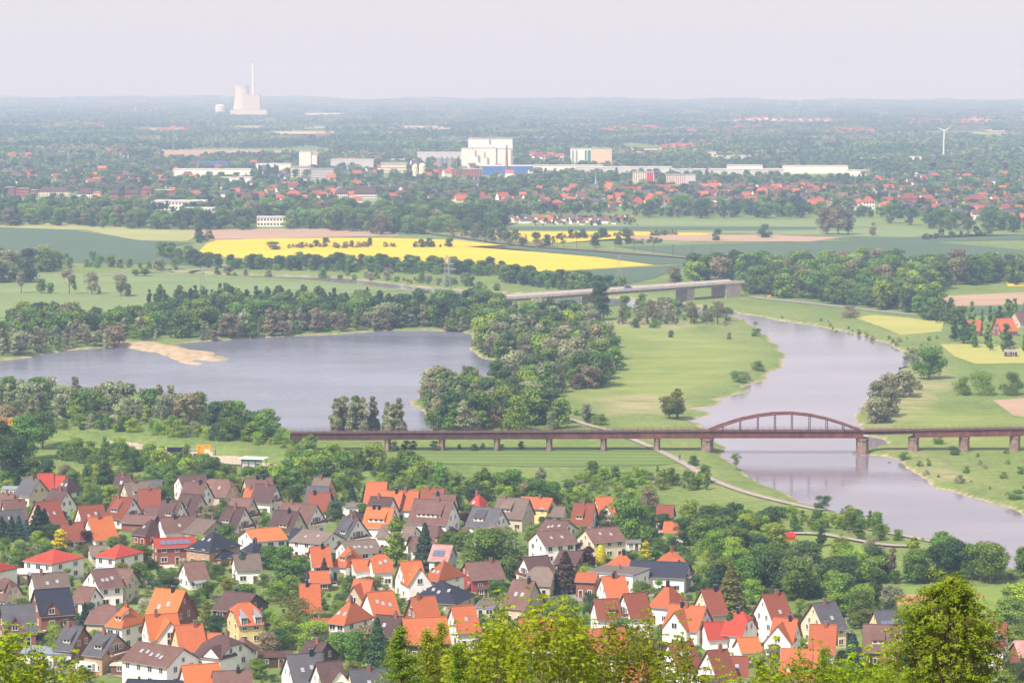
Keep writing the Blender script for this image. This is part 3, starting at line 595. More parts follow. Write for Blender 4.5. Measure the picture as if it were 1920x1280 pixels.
# x1, x2: ends of the ridge (hips: of the eaves) in the photograph, y: height of the ridge there, g: gable width (hips: angle)
def H(x1, x2, y, side, g, kind, W, h, r, roof, wall, opts, label, **kw):
    xm = (x1 + x2) / 2; s = 1 if side == 'R' else -1
    P = G(xm, y, h + r); m = MPP(P)
    if kind in 'hf':
        th = math.radians(g); L = ((x2 - x1) * m - W * math.sin(th)) / math.cos(th)
        if kind == 'h': L -= .9
    else:
        th = math.asin(min(.93, g * m / (W + .6))); L = (x2 - x1) * m / math.cos(th) - .9
    L = min(max(L, 4.5), 26)
    return house((P.x, P.y, 0), -s * th, kind, L, W, h, r, roof, wall, opts, label, side=s, **kw)
HT = '''43,77,896,R,33,g,9,4.2,4.6,slate,cream,c|slate roofed cream house with a bay of white windows at the village's upper left
72,98,887,L,10,g,8,3.5,4.2,red,white,|red roofed house half hidden behind the slate roofed cream house
96,122,891,R,10,g,8,3.3,3.6,red,white,|low bright red roof beside the dark hipped bungalow
105,150,893,R,25,h,9,3,4.4,purple,white,ss|dark brown hipped bungalow at the edge of the upper meadow
94,129,917,R,30,g,9,3.2,5.2,purple,white,c|purple brown roofed white house below the slate roofed one
-12,29,925,R,12,g,9,3.2,4.6,brown,beige,c|brown roofed house cut by the left edge in the second row
5,46,936,L,20,g,9,3.2,4.8,brown,white,c|faded brown roofed house with grey left gable near the left edge
67,107,939,L,38,g,9.5,3.2,5.6,redbrown,beige,ss|weathered red roofed beige house beside the tall spruces
-14,41,956,L,26,g,10,3.4,4.8,slate,orange,s|dark grey roofed house with orange gable at the left edge
147,192,946,L,28,g,9,3.3,5.4,redbrown,white,ss|red brown roofed white house with dark gable windows, upper left
165,208,968,L,34,g,9.5,3.3,5.6,bright,white,c|vivid orange roofed white house beside the purple beech
114,153,979,L,24,g,8.5,3,4.4,redbrown,white,c|old red brown roof behind the yellow tree
122,140,990,L,8,g,6,2.8,2.8,bright,white,n|small orange annexe roof right behind the yellow tree
218,246,889,R,18,g,8.5,3.4,5.4,purple,white,sc|tall purple roofed house with small white gable in the top row
233,278,902,L,27,g,9,3.2,4.9,tan,cream,cd|grey tan roofed cream house with a shed dormer and dark chimney
280,297,899,L,8,g,7,3.4,3.4,slate,orange,|small dark roofed house with orange wall in the top row
258,301,916,L,10,g,10,3,5.8,redbrown,white,c|broad red brown roof with one white dormer window
212,253,931,R,34,g,9.5,3.3,5.6,redbrown,white,dbsc|red brown roofed white house with orange flowers on its balcony
272,299,949,L,10,g,7,2.6,1.8,brown,white,|low brown garage roofs below the broad red brown roof
304,343,938,R,27,g,9,3.2,5.4,purple,white,dsc|purple roofed white house with a three window dormer
234,296,965,R,14,g,9,2.8,1.7,brown,brick,n|long low brown bungalow with brick end walls
249,319,973,R,34,h,11,3.4,3.6,purple,redwall,s|dark hipped roof on dark red walls
300,364,968,L,26,g,9.5,4.2,3.6,brown,white,cs|brown roofed white house with a pale stripe on its roof
288,364,1007,L,20,g,9.5,5.0,1.9,red,brick,v|red brick house with rows of solar panels on its roof
46,156,1029,R,32,h,13,5.6,2.5,red,white,P|left one of the twin red hipped villas
180,268,1020,R,32,h,12,5.6,2.5,red,white,P|right one of the twin red hipped villas
-30,18,1051,R,32,h,11,5.0,2.2,red,white,n|red hipped villa cut off by the left edge
172,195,1022,L,14,g,7,2.6,1.9,tan,beige,|small beige outbuilding between the twin red hipped villas
334,384,890,L,26,g,11,5.0,3.0,purple,white,s|wide white gabled house with shallow dark roof in the top row
346,390,903,R,22,g,9,5.4,4.8,brown,white,c|tall brown roofed white house with orange chimney
382,440,898,R,24,j,10,3.2,4.4,brown,beige,ss|brown half hipped bungalow with two bright roof windows
339,380,926,R,27,g,9,3.2,5.2,purple,cream,db|purple roofed house with cream gable and red balcony doors
367,408,973,R,46,g,11,4.2,3.2,tan,beige,c|tan roofed beige house with a very wide gable
349,451,997,R,36,h,13,4.8,4.0,navy,tanbrick,ss|larger dark blue hipped house of pale brick
395,440,1027,R,30,h,8,2.6,2.0,navy,tanbrick,n|dark blue garage roof in front of the larger blue hipped house
430,520,1016,R,34,h,12,3.6,3.6,navy,tanbrick,cc|smaller dark blue hipped house of pale brick
458,509,895,L,20,g,9,4.0,4.4,brown,cream,cc|brown roofed cream house under the noise wall
478,520,908,R,20,g,8.5,4.2,4.8,purple,white,cb|dark roofed white house with timber balcony in the top row
459,501,914,R,13,g,8,3.2,4.4,orange,beige,c|orange roofed house wedged before the dark balcony house
434,476,933,R,27,g,9,3.8,5.2,brown,cream,b|brown roofed pale yellow house with a flowered balcony
420,462,949,R,33,g,9.5,3.4,5.8,purple,white,dbc|purple roofed white house with dormer and brick red chimney
515,563,957,R,33,g,9.5,3.4,5.8,purple,cream,dc|purple roofed cream gabled house with a broad shed dormer
528,597,943,R,34,g,10,4.0,5.4,brown,white,cbd|big brown roofed white house with tall black chimney and dark balcony
461,523,990,L,38,g,11,5.6,2.5,bright,white,|long white house with flat pitched vivid orange roof
564,628,994,R,40,g,11,5.2,2.5,tan,white,ss|long white house with tan roof and dark roof windows
548,580,991,R,12,g,9.6,5.3,2.4,navy,white,n|white terrace end with dark blue roof
588,623,895,R,19,g,8.5,3.6,4.6,tan,orange,c|grey brown roofed house with orange brick gable by the scrub
576,619,911,R,15,g,9,3.4,5.2,slate,white,s|dark slate roofed house with narrow white gable
578,621,923,R,12,g,9,3.2,5.0,redbrown,white,c|red brown roof in front of the dark slate roof
580,618,1024,L,16,g,9,5.0,4.4,orange,white,c|orange roofed white house with a tall brown chimney stack
552,583,1040,L,12,g,8,4.4,1.8,orange,white,n|low orange roofed wing beside the tall brown chimney stack
343,382,1052,L,28,g,9,3.0,3.9,brown,white,P|brown roofed white house half hidden by garden trees
437,487,1038,L,16,g,9,4.2,3.2,tan,white,c|tan roofed white house behind the blue spruce
583,612,1070,L,12,g,7,2.6,2.4,orange,brick,|small orange garden house behind a dark conifer
687,727,903,R,11,g,10,3.0,5.8,orange,white,|plain orange roofed house at the edge of the scrub
713,757,920,R,17,g,9,4.0,5.0,orange,cream,c|orange roofed cream house, left of a matching pair
746,786,919,R,9,g,9,4.0,5.0,orange,white,c|orange roofed house, right of a matching pair
694,739,931,R,21,g,9,4.0,4.6,purple,white,c|dark purple roofed white house before the orange pair
641,684,946,L,14,f,7,2.8,.2,tan,white,|flat roofed white garages by the dark bushes
650,680,956,R,24,h,7,2.6,2.4,purple,brick,|small dark hipped garden roof behind the slate roofed white house
687,740,951,R,20,g,10,4.2,5.0,bright,white,Dccw|bright orange roofed house with two rows of dormers
776,852,936,R,27,g,12,6.0,6.0,brown,white,Dc|largest brown roofed block with a long dormer strip
809,856,926,R,14,g,9.5,5.5,5.0,brown,white,c|brown roofed house directly behind the largest brown roofed block
790,834,915,R,8,g,9,5.0,4.8,redbrown,white,c|farther red brown roof behind the largest brown roofed block
868,926,925,R,28,h,9,3.2,4.6,red,cream,sc|red hipped house with cream walls beside the trees
886,942,951,R,30,g,9,4.4,4.8,slate,white,dd|slate grey roofed house with white shingled gable
933,993,933,R,25,g,10,4.4,5.0,tan,beige,dc|large tan grey roofed house with rough beige gable
642,674,969,R,46,g,11,3.6,5.6,slate,white,dbc|dark slate roofed house with a very wide white gable
715,782,985,R,22,g,10,4.4,2.6,tan,white,ss|low tan roofed white house behind the bright birch
783,860,972,R,32,h,11,3.2,3.8,brown,tanbrick,c|brown hipped bungalow with orange brick corner
885,968,983,R,34,h,10,4.0,2.4,tan,white,|wide low tan roofed white house behind the round tree
640,704,1012,L,30,g,10,5.2,2.7,tan,white,ssss|tan roofed white house with four small roof windows
622,686,1024,R,32,h,9.5,4.2,4.4,orange,white,ds|orange hipped house with a small dormer
663,690,1048,L,14,g,7,3.6,2.2,orange,white,n|small orange roofed white annexe with a glazed terrace
694,733,1038,L,14,j,9,4.4,3.8,orange,white,ssc|orange half hipped house with two square roof windows
749,790,1051,L,26,g,10,4.4,5.2,bright,white,Xss|vivid orange roofed house with red and white front gable
793,872,1050,R,36,h,11.5,5.0,4.2,orange,white,ss|orange hipped white house with two large roof windows
811,850,1021,R,18,g,9,4.4,3.4,pink,white,v|pink roof being retiled beside the dark spruce
766,814,1005,L,12,g,9,5.0,3.0,brown,white,s|brown roofed white house behind the dark spruce
871,936,1052,L,26,g,10,3.6,3.6,brown,redwall,c|long brown roofed house with dark red gable
977,1037,932,R,20,g,9,4.8,2.6,orange,yellow,c|orange roofed pale yellow house at the top of the village
1030,1060,949,R,10,g,8,2.8,2.2,tan,beige,|low grey roof among bushes beside the yellow house
1076,1117,943,R,18,g,9.5,3.2,5.6,redbrown,white,dc|steep red brown roofed house with one white dormer
1117,1146,931,L,16,g,10,4.0,4.8,orange,white,x|orange chalet roof beside the steep red brown one
1023,1069,975,R,36,g,10,4.8,2.7,brown,white,sss|rear one of three brown roofed white blocks
1004,1066,994,L,32,g,10,5.6,3.0,brown,white,ss|front one of three brown roofed white blocks
1095,1159,989,L,31,g,10,5.2,3.0,brown,cream,ss|cream coloured one of three brown roofed blocks
980,1028,1042,L,31,g,9,4.4,4.6,purple,white,b|dark roofed house with tall white gable and white balcony
990,1040,1062,R,14,j,9,3.6,3.8,tan,beige,|light tan half hipped roof before the dark roofed house
1050,1094,1032,R,28,g,11,3.0,2.6,purple,brick,|low purple brown roof beside the purple tree
1135,1200,1036,L,26,h,10,3.2,3.8,orange,tanbrick,c|orange hipped bungalow with cream brick walls
1222,1300,1030,L,24,h,11,4.0,4.4,orange,white,xc|orange hipped house half hidden by trees at the village's right
1183,1292,1052,R,20,g,12,4.4,3.0,navy,white,b|wide dark blue roofed house with a steel balcony
1103,1218,1068,R,26,f,11,6.2,.2,tan,white,c|flat roofed white block of two storeys
1082,1122,1073,R,12,g,7,4.6,1.6,orange,brick,|narrow orange roof left of the flat roofed block
1240,1256,946,R,10,g,8,4.0,3.6,redbrown,white,|small dark red roof lost in the trees
1245,1308,978,R,10,g,8,3.0,2.4,orange,white,|orange roof peeping out of the trees at the right
-6,26,1083,R,24,j,9,3.4,4.4,brown,beige,D|brown roofed house with white dormer at the left edge
60,124,1073,L,28,g,10,5.4,3.6,tan,white,ssc|tan roofed white house behind the dark blue brick one
65,129,1103,L,35,g,11,3.8,5.4,navy,brick,x|dark blue roofed brick house with tall white doors
2,63,1132,L,26,g,11,3.8,5.4,slate,brick,x|dark roofed brick house with a grey porch, left edge
170,215,1066,L,44,g,11,5.4,3.8,brown,white,sss|brown roofed pale house with broad white left gable
213,252,1066,R,16,g,9,4.8,3.4,brown,cream,s|brown roofed cream wing with balconies
151,175,1099,R,20,g,7,3.2,3.0,brown,white,|little brown roofed white cottage with garage
175,230,1133,R,24,j,12,2.8,3.4,brown,beige,n|low brown bungalow behind the pointed fir
289,350,1104,R,40,g,13,4.0,7.0,bright,brick,ssc|huge vivid orange roof with dark brick gable
203,270,1133,R,30,h,9.5,6.0,4.2,bright,white,dc|orange hipped villa with dark band around white walls
272,332,1150,L,28,g,10,5.0,4.8,bright,white,Xc|orange roofed villa with white cross gable
328,379,1170,L,29,g,9.5,4.2,5.0,orange,yellow,c|orange roofed house with yellow orange walls
120,158,1172,R,36,g,10,3.6,4.6,slate,brick,dc|slate roofed brick house with a wide grey dormer
179,222,1186,R,44,g,11,4.6,4.0,slate,tanbrick,dbc|slate roofed yellow brick house with a curved balcony
253,350,1208,R,56,g,11,5.4,3.2,brown,white,sssss|long brown roofed terrace with five roof windows
237,350,1274,R,16,g,11,4.0,2.0,navy,white,n|dark blue roof at the bottom edge of the picture
420,482,1110,R,44,g,13,3.0,3.4,purple,dark,c|low spreading purple roof with a square brick chimney
434,482,1129,L,31,j,10,5.2,4.2,orange,yellow,u|pale yellow house with two lead covered dormers
561,600,1093,L,10,g,10,3.0,6.0,orange,white,c|steep orange roof overgrown with green creeper
390,446,1191,R,54,j,12,6.0,3.8,purple,white,xc|big white half hipped house with dark roof
385,405,1186,R,8,g,8,4.0,3.0,orange,yellow,n|orange roof corner behind the big white half hipped house
437,473,1194,R,14,h,8,5.0,2.8,brown,white,P|small brown hipped white house with blue glazed terrace
341,410,1244,L,30,g,10,4.6,4.8,bright,white,|orange roofed white house near the bottom edge
398,472,1256,L,20,g,11,4.0,4.6,brown,brick,cs|brown roofed dark brick house at the bottom edge
575,614,1201,R,42,g,12,4.2,4.0,purple,dark,dc|purple brown roofed house with dark timber gable
537,601,1224,L,32,g,10,4.0,5.0,slate,white,ssc|mottled slate roofed white house near the bottom
592,640,1239,L,33,g,10,4.2,4.8,purple,white,X|grey brown roofed house with white twin gables
587,620,1159,L,17,g,7,2.6,2.6,orange,white,n|small orange roofed white cottage in the garden
615,700,1124,R,34,h,11.5,5.4,4.6,orange,white,ssc|orange hipped white villa with two chimneys
666,697,1086,R,22,g,9,3.6,5.0,orange,beige,Xs|orange roofed tan house with a front wing
687,737,1108,L,31,g,10,4.2,4.8,orange,white,sssn|mottled orange roofed white house with three roof windows
763,892,1088,R,20,h,14,3.0,4.2,navy,beige,ssss|largest dark blue hipped bungalow
769,816,1118,L,28,g,9.5,4.4,5.0,orange,brick,c|orange red roofed house with purple brick gable
845,890,1135,L,27,g,9.5,4.4,5.2,orange,white,s|orange roofed white house beside the foreground treetops
897,930,1132,R,8,f,8,2.6,.2,tan,beige,|low beige garage behind the foreground treetops
704,756,1153,R,34,g,11,4.0,4.4,purple,brick,cs|purple brown roofed brick house beside the big red roof
754,838,1157,L,18,g,11,4.2,4.8,orange,dark,|wide orange red roof with open dark timber gable
654,723,1253,L,25,g,10,4.0,4.6,slate,cream,cs|slate roofed cream house at the bottom edge
961,1004,1087,R,38,g,11,4.4,5.8,brown,beige,css|brown roofed house with peach gable behind the shoots
1126,1172,1079,L,20,g,10,4.0,4.4,orange,white,cc|orange roofed house in front of the flat roofed block
1167,1211,1111,L,27,g,9.5,4.6,5.0,redbrown,white,b|red brown roofed white house with dark balcony
1112,1160,1122,L,14,g,9,4.0,4.0,redbrown,white,sd|red brown wing behind the foreground shoots
1213,1292,1094,R,30,h,10,4.6,4.8,orange,white,c|orange hipped house beside the round dark bush
971,1040,1159,L,16,g,10,4.4,5.0,orange,white,sc|orange roof seen through the middle treetops
1095,1172,1177,L,20,g,10,4.4,5.0,orange,white,s|wide orange roof seen through the right treetops
1178,1236,1197,R,18,g,10,4.0,4.6,purple,white,|purple roof seen through the treetops
1250,1300,1203,L,36,g,10,4.6,5.0,redbrown,white,scs|red brown roofed white house among the foreground treetops
1160,1226,1244,L,26,g,11,4.4,4.8,bright,white,s|orange roof low behind the foreground branches
1313,1350,1103,L,30,g,9.5,4.4,5.2,redbrown,cream,c|red roofed cream house before the tall dark conifers
1258,1324,1134,R,38,g,10,4.6,4.8,orange,white,Xcc|orange roofed white house with two gables
1367,1407,1145,R,38,j,10.5,4.4,4.6,red,white,c|red half hipped house behind two slim conifers
1320,1357,1165,L,14,g,8,3.4,3.2,red,white,n|low red roofed wing of the half hipped house
1427,1471,1112,L,40,g,11,5.4,6.4,redbrown,white,sc|tallest red brown roof with a broad white gable
1521,1568,1128,L,40,g,11,5.0,5.4,slate,cream,sc|mossy slate roofed pale yellow house
1450,1496,1158,R,26,g,10,4.4,4.6,orange,white,Xcss|orange roofed white house before the tallest gable
1386,1417,1194,L,13,g,7,2.8,2.6,bright,white,n|small vivid orange roofed garage
1518,1569,1170,R,15,g,11,4.6,5.4,orange,white,c|tall orange roof right of the small garage
1324,1365,1217,L,36,g,10.5,4.4,5.4,redbrown,white,c|red tiled white house among the right shoots
1374,1389,1229,R,6,g,8,3.4,3.6,redbrown,white,s|small red roofed wing among the right shoots
1465,1540,1216,R,22,g,11,4.4,5.4,orange,white,Ds|orange roof with dormers behind the right shoots
1315,1362,1266,R,20,g,10,3.6,4.0,purple,white,n|dark roof at the bottom edge among the shoots
1636,1680,1143,L,21,g,10,4.4,4.8,slate,yellow,v|striped grey roofed yellow gabled house
1648,1690,1151,L,6,g,9,3.4,4.0,teal,white,n|teal roofed building behind the big tree
1618,1690,1170,R,12,g,12,4.0,5.0,brown,brick,d|brown roofed brick house left of the big tree
1850,1885,1166,R,24,g,10,5.0,5.0,redbrown,white,vs|red roofed house with solar panels right of the big tree
1908,1935,1200,L,10,g,8,4.5,2.6,pink,brick,n|pinkish brick house at the right edge
1866,1900,597,L,14,g,12,3,6,orange,brick,|orange farmhouse roof on the right plain
1812,1840,600,R,12,g,10,3,5,orange,brick,v|farm roof with solar panels on the right plain
1900,1930,584,L,16,g,10,3.5,5,brown,beige,|brown farm gable at the right plain'''
import re
for ln in HT.split('\n'):
    spec, label = ln.split('|'); q = spec.split(',')
    x1, x2, y = (float(v) for v in q[:3]); W_, h_, r_ = (float(v) for v in q[6:9])
    opts = q[11].replace('u', '')
    o = H(x1, x2, y, q[3], float(q[4]), q[5], W_, h_, r_, q[9], q[10], opts, label)
    if 'u' in q[11]:
        for xx in (-1.6, 1.9):
            b = MB(); y1 = -W_/2 - .1; b.box(xx - .8, xx + .8, y1, y1 + 3, h_ - .9, h_ + 1.5, 0)
            dm = b.build('dormer', M['white'], o)
            b = MB(); b.slab([[(xx-1, y1-.3, h_+1.5), (xx+1, y1-.3, h_+1.5), (xx+.1, y1+3.3, h_+3.1), (xx-.1, y1+3.3, h_+3.1)]], .15); b.build('dormer_roof', M['lead'], dm)
            link('window', win_mesh(1.3, 1.9, 3), dm, (xx, y1, h_ + .3))
r9 = random.Random(9)
for hx, hy, hr, lab, L, W, rz in list(HOUSES)[:160]:
    if hy > 1200 or r9.random() < .45: continue
    c, s = math.cos(rz), math.sin(rz); T_ = lambda a, b_: (hx + a*c - b_*s, hy + a*s + b_*c)
    a0 = r9.uniform(-L/2, L/2 - 3); w_ = r9.uniform(3, 5.5); d_ = r9.uniform(3, 7)
    sheet('terrace_paving', [T_(a0, -W/2 - d_), T_(a0 + w_, -W/2 - d_), T_(a0 + w_, -W/2 - .05), T_(a0, -W/2 - .05)], .05, M['concrete'] if r9.random() < .4 else M['gravel'], 'paved terrace in front of a village house', world=True)
# conservatory of the slate roofed house, low annexes, sheds
def shed(px, py, L, W, h, rz, wall, roof, label, name='shed', cat='shed', door=True):
    p_ = ground_at(px, py); root = empty(name, (p_.x, p_.y, p_.z), rz); tag(root, label, cat)
    HOUSES.append((p_.x, p_.y, max(L, W)*.5, label, L, W, rz))
    b = MB(); b.box(-L/2, L/2, -W/2, W/2, -.4, h); b.build('wall', wall, root)
    b = MB(); b.slab([[(-L/2-.3, -W/2-.3, h), (L/2+.3, -W/2-.3, h), (L/2+.3, W/2+.3, h+.45), (-L/2-.3, W/2+.3, h+.45)]], .14); b.build('roof', roof, root)
    if door: link('door', door_mesh('wood'), root, (L*.2, -W/2, 0)); link('window', win_mesh(1.1, .9, 2), root, (-L*.2, -W/2, 1.5))
    return root
c_ = shed(28, 932, 8, 4, 3.0, -.1, M['white'], M['lead'], 'white glazed veranda left of the slate roofed cream house', 'veranda', 'veranda', False)
for k in range(6): link('window', win_mesh(1.0, 1.3, 2), c_, (-3.3 + k*1.32, -2, 1.7))
shed(355, 936, 6, 4, 2.5, -.3, M['white'], M['lead'], 'flat roofed carport shed below the wide white gable')
shed(512, 1247, 9, 5, 2.5, .12, WALL['dark'], M['rustdark'], 'dark shed with rust brown flat roof and green bin', 'shed')
shed(210, 1258, 5, 3, 2.4, .1, WALL['beige'], M['lead'], 'small beige garage beside the caravan')
shed(240, 1262, 7, 4, 2.3, -.12, M['wood'], WALL['beige'], 'brown carport below the long brown terrace', 'carport', 'carport')
shed(300, 1278, 8, 4, 2.3, -.12, M['wood'], M['lead'], 'grey roofed carport at the bottom edge', 'carport', 'carport')
shed(92, 1240, 12, 6, 2.6, -.1, M['white'], M['lead'], 'white garages with long grey flat roof behind the left treetop', 'garage', 'garage')
shed(905, 1118, 3, 3, 2.2, .2, M['wood'], WALL['dark'], 'tiny brown garden shed behind the dark blue bungalow')
shed(22, 1090, 8, 6, 2.6, .2, WALL['beige'], M['concrete'], 'flat roofed beige garage left of the red hipped villa', 'garage', 'garage')
shed(1187, 1030, 4, 3, 2.3, .1, M['white'], M['metal'], 'small white greenhouse by the cream block')
shed(1895, 668, 6, 4, 2.4, -.1, WALL['dark'], M['lead'], 'lonely grey field shed on the mown strip')
# ---------------------------------------------------------------- foliage
def m_leaf(name, c, tr=.36, var=.30):
    c = tuple(min(.7, x * 1.28) for x in c) if tr and name[:4] not in ('purp', 'yell', 'fres', 'whit') else c
    m, n, p = new_mat(name)
    at = n.nodes.new('ShaderNodeAttribute'); at.attribute_name = 'tint'
    oi = n.nodes.new('ShaderNodeObjectInfo')
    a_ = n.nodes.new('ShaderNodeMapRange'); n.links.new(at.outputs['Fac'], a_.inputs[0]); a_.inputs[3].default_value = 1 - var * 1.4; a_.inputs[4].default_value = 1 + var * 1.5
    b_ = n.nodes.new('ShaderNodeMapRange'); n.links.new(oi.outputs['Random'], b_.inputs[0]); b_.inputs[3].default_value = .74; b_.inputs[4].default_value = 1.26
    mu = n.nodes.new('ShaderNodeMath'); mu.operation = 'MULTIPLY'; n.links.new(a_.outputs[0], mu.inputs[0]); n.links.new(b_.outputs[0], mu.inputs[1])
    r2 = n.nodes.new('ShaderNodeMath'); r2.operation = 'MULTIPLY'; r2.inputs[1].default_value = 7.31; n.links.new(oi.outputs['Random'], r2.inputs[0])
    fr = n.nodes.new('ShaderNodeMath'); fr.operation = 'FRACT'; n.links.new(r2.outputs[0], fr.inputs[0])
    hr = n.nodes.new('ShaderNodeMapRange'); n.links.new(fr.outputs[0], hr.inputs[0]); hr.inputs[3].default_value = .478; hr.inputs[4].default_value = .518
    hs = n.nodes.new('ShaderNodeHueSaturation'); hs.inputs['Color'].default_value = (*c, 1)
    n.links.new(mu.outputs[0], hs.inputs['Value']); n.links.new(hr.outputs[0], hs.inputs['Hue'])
    n.links.new(hs.outputs[0], p.inputs['Base Color']); p.inputs['Roughness'].default_value = .7; p.inputs['Specular IOR Level'].default_value = .15
    if tr:
        t = n.nodes.new('ShaderNodeBsdfTranslucent'); n.links.new(hs.outputs[0], t.inputs[0]); mx = n.nodes.new('ShaderNodeMixShader'); mx.inputs[0].default_value = tr
        out = n.nodes['Material Output']; n.links.new(p.outputs[0], mx.inputs[1]); n.links.new(t.outputs[0], mx.inputs[2]); n.links.new(mx.outputs[0], out.inputs[0])
    return m
LEAF = dict(silver=m_leaf('silvery_willow_leaves', (.23, .27, .15)), mid=m_leaf('mid_green_leaves', (.115, .20, .032)), bright=m_leaf('bright_green_leaves', (.20, .295, .032)), dark=m_leaf('dark_green_leaves', (.060, .112, .032)),
    grey=m_leaf('grey_green_willow_leaves', (.22, .235, .13)), brown=m_leaf('brownish_young_leaves', (.20, .175, .095)), conifer=m_leaf('dark_conifer_needles', (.035, .07, .035), 0),
    spruce=m_leaf('blue_spruce_needles', (.055, .10, .085), 0), purple=m_leaf('purple_leaves', (.06, .018, .032), .15, .2), yellow=m_leaf('yellow_leaves', (.62, .50, .02), .2, .15),
    blossom=m_leaf('white_blossom_and_leaves', (.36, .36, .24), .2, .5), olive=m_leaf('olive_leaves', (.16, .18, .035)), shoots=m_leaf('fresh_yellow_green_leaflets', (.235, .30, .010), .34, .34),
    larch=m_leaf('fresh_green_needles', (.25, .34, .03), .4), beech=m_leaf('fresh_dense_green_leaves', (.23, .31, .018), .42, .38), redbrown=m_leaf('dull_red_brown_needles', (.09, .06, .04), 0))
BARK = m_noisy('grey_brown_bark', (.08, .06, .045), (.17, .135, .10), 2.5, .95, world=False)
BIRCHBARK = m_noisy('pale_bark', (.25, .22, .18), (.5, .46, .4), 2.5, .9, world=False)
TWIG = m_noisy('pale_twig_bark', (.20, .13, .08), (.36, .25, .17), 6, .9, world=False)
def leaf_mesh(name, P, N, S, tint, mat, rng, aspect=.75, extra=None, emat=None):
    """P centres, N normals, S sizes: one bent diamond of four corners per leaf clump"""
    n_ = len(P); N = N / (np.linalg.norm(N, axis=1, keepdims=True) + 1e-9)
    R = rng.normal(size=(n_, 3)); A = np.cross(N, R); A /= np.linalg.norm(A, axis=1, keepdims=True) + 1e-9; B = np.cross(N, A)
    s = S[:, None] / 2
    V = np.stack([P - A * s, P - B * s * aspect + N * s * .15, P + A * s, P + B * s * aspect + N * s * .15], 1).reshape(-1, 3)
    F_ = np.arange(n_ * 4).reshape(n_, 4)
    me = bpy.data.meshes.new(name)
    ev, ef = (extra.v, extra.f) if extra else ([], [])
    nv = len(V) + len(ev); me.vertices.add(nv)
    co = np.concatenate([V, np.array(ev, float).reshape(-1, 3)]) if ev else V
    me.vertices.foreach_set('co', co.astype(np.float32).ravel())
    lt = np.concatenate([np.full(n_, 4), np.array([len(f) for f in ef], int)]).astype(np.int32)
    li = np.concatenate([F_.ravel(), np.array([i + len(V) for f in ef for i in f], int)]).astype(np.int32)
    me.loops.add(len(li)); me.loops.foreach_set('vertex_index', li)
    me.polygons.add(len(lt)); me.polygons.foreach_set('loop_start', np.concatenate([[0], np.cumsum(lt)[:-1]]).astype(np.int32)); me.polygons.foreach_set('loop_total', lt)
    mi = np.concatenate([np.zeros(n_), np.ones(len(ef))]).astype(np.int32); me.polygons.foreach_set('material_index', mi)
    at = me.attributes.new('tint', 'FLOAT', 'FACE'); at.data.foreach_set('value', np.concatenate([tint, np.zeros(len(ef))]).astype(np.float32))
    me.materials.append(mat)
    if ef: me.materials.append(emat)
    me.update(); return me
def rdir(rng, n):
    v = rng.normal(size=(n, 3)); return v / np.linalg.norm(v, axis=1, keepdims=True)
def crown_points(shape, n, rng):
    """unit trees 1 high; returns points, normals, clump tint"""
    if shape == 'conifer':
        z = .06 + .94 * rng.random(n) ** 1.35; lev = np.floor(z * 15) ; ang = rng.integers(0, 9, n) * .698 + lev * 1.9 + rng.normal(0, .16, n)
        r = .29 * (1 - z) ** .85 * (.25 + .75 * rng.random(n) ** .6) * (1 + .15 * np.sin(lev * 3.3)) + .008
        P = np.stack([np.cos(ang) * r, np.sin(ang) * r, z - r * .35], 1); N = np.stack([np.cos(ang) * .5, np.sin(ang) * .5, np.full(n, .9)], 1) + rng.normal(0, .35, (n, 3))
        return P, N, rng.random(n)
    if shape == 'column':
        z = rng.random(n); r = .13 * np.sin(np.pi * np.clip(z * .86 + .10, 0, 1)) ** .6; ang = rng.random(n) * 6.283
        P = np.stack([np.cos(ang) * r, np.sin(ang) * r, z], 1); N = np.stack([np.cos(ang), np.sin(ang), np.full(n, .3)], 1) + rng.normal(0, .4, (n, 3))
        return P, N, np.clip(.5 + .3 * np.sin(z * 40 + ang * 3) + rng.normal(0, .2, n), 0, 1)
    spec = dict(broad=(26, .27, .16, .50, .10, .22), oval=(24, .15, .14, .46, .07, .15), tall=(20, .09, .12, .48, .05, .11), shrub=(20, .50, .0, .42, .14, .32), sparse=(15, .26, .35, .68, .09, .15), wide=(34, .46, .20, .52, .11, .22), pine=(12, .26, .35, .65, .12, .2))[shape]
    k, R, z0, zc, r0, r1 = spec
    a_ = rng.random(k) * 6.283; rr = R * rng.random(k) ** .5; zz = z0 + (1 - z0) * rng.random(k)
    env = np.sqrt(np.clip(1 - ((zz - zc) / (1.02 - zc if True else 1)) ** 2, .05, 1)); rl = r0 + (r1 - r0) * rng.random(k)
    if shape in ('oval', 'tall'): env = env * (1.15 - .75 * zz); rl = rl * (1.2 - .6 * zz)
    C = np.stack([np.cos(a_) * rr * env, np.sin(a_) * rr * env, np.minimum(zz, 1 - rl * .8)], 1)
    C[0] = (0, 0, 1 - rl[0]); lt = rng.random(k)
    w_ = rl ** 2; li = rng.choice(k, n, p=w_ / w_.sum()); u = rdir(rng, n); u[:, 2] = np.where(rng.random(n) < .6, np.abs(u[:, 2]), u[:, 2])
    rad = rl[li] * (.60 + .56 * rng.random(n) ** 1.25) * (1 + .22 * np.sin(u[:, 0] * 7 + li) * np.sin(u[:, 1] * 8 + li * 2) * np.sin(u[:, 2] * 7))
    P = C[li] + u * rad[:, None] * np.array([1, 1, .85]); P[:, 2] = np.maximum(P[:, 2], .02)
    return P, u + rng.normal(0, .45, (n, 3)), np.clip(lt[li] * .55 + .22 + rng.normal(0, .22, n), 0, 1)
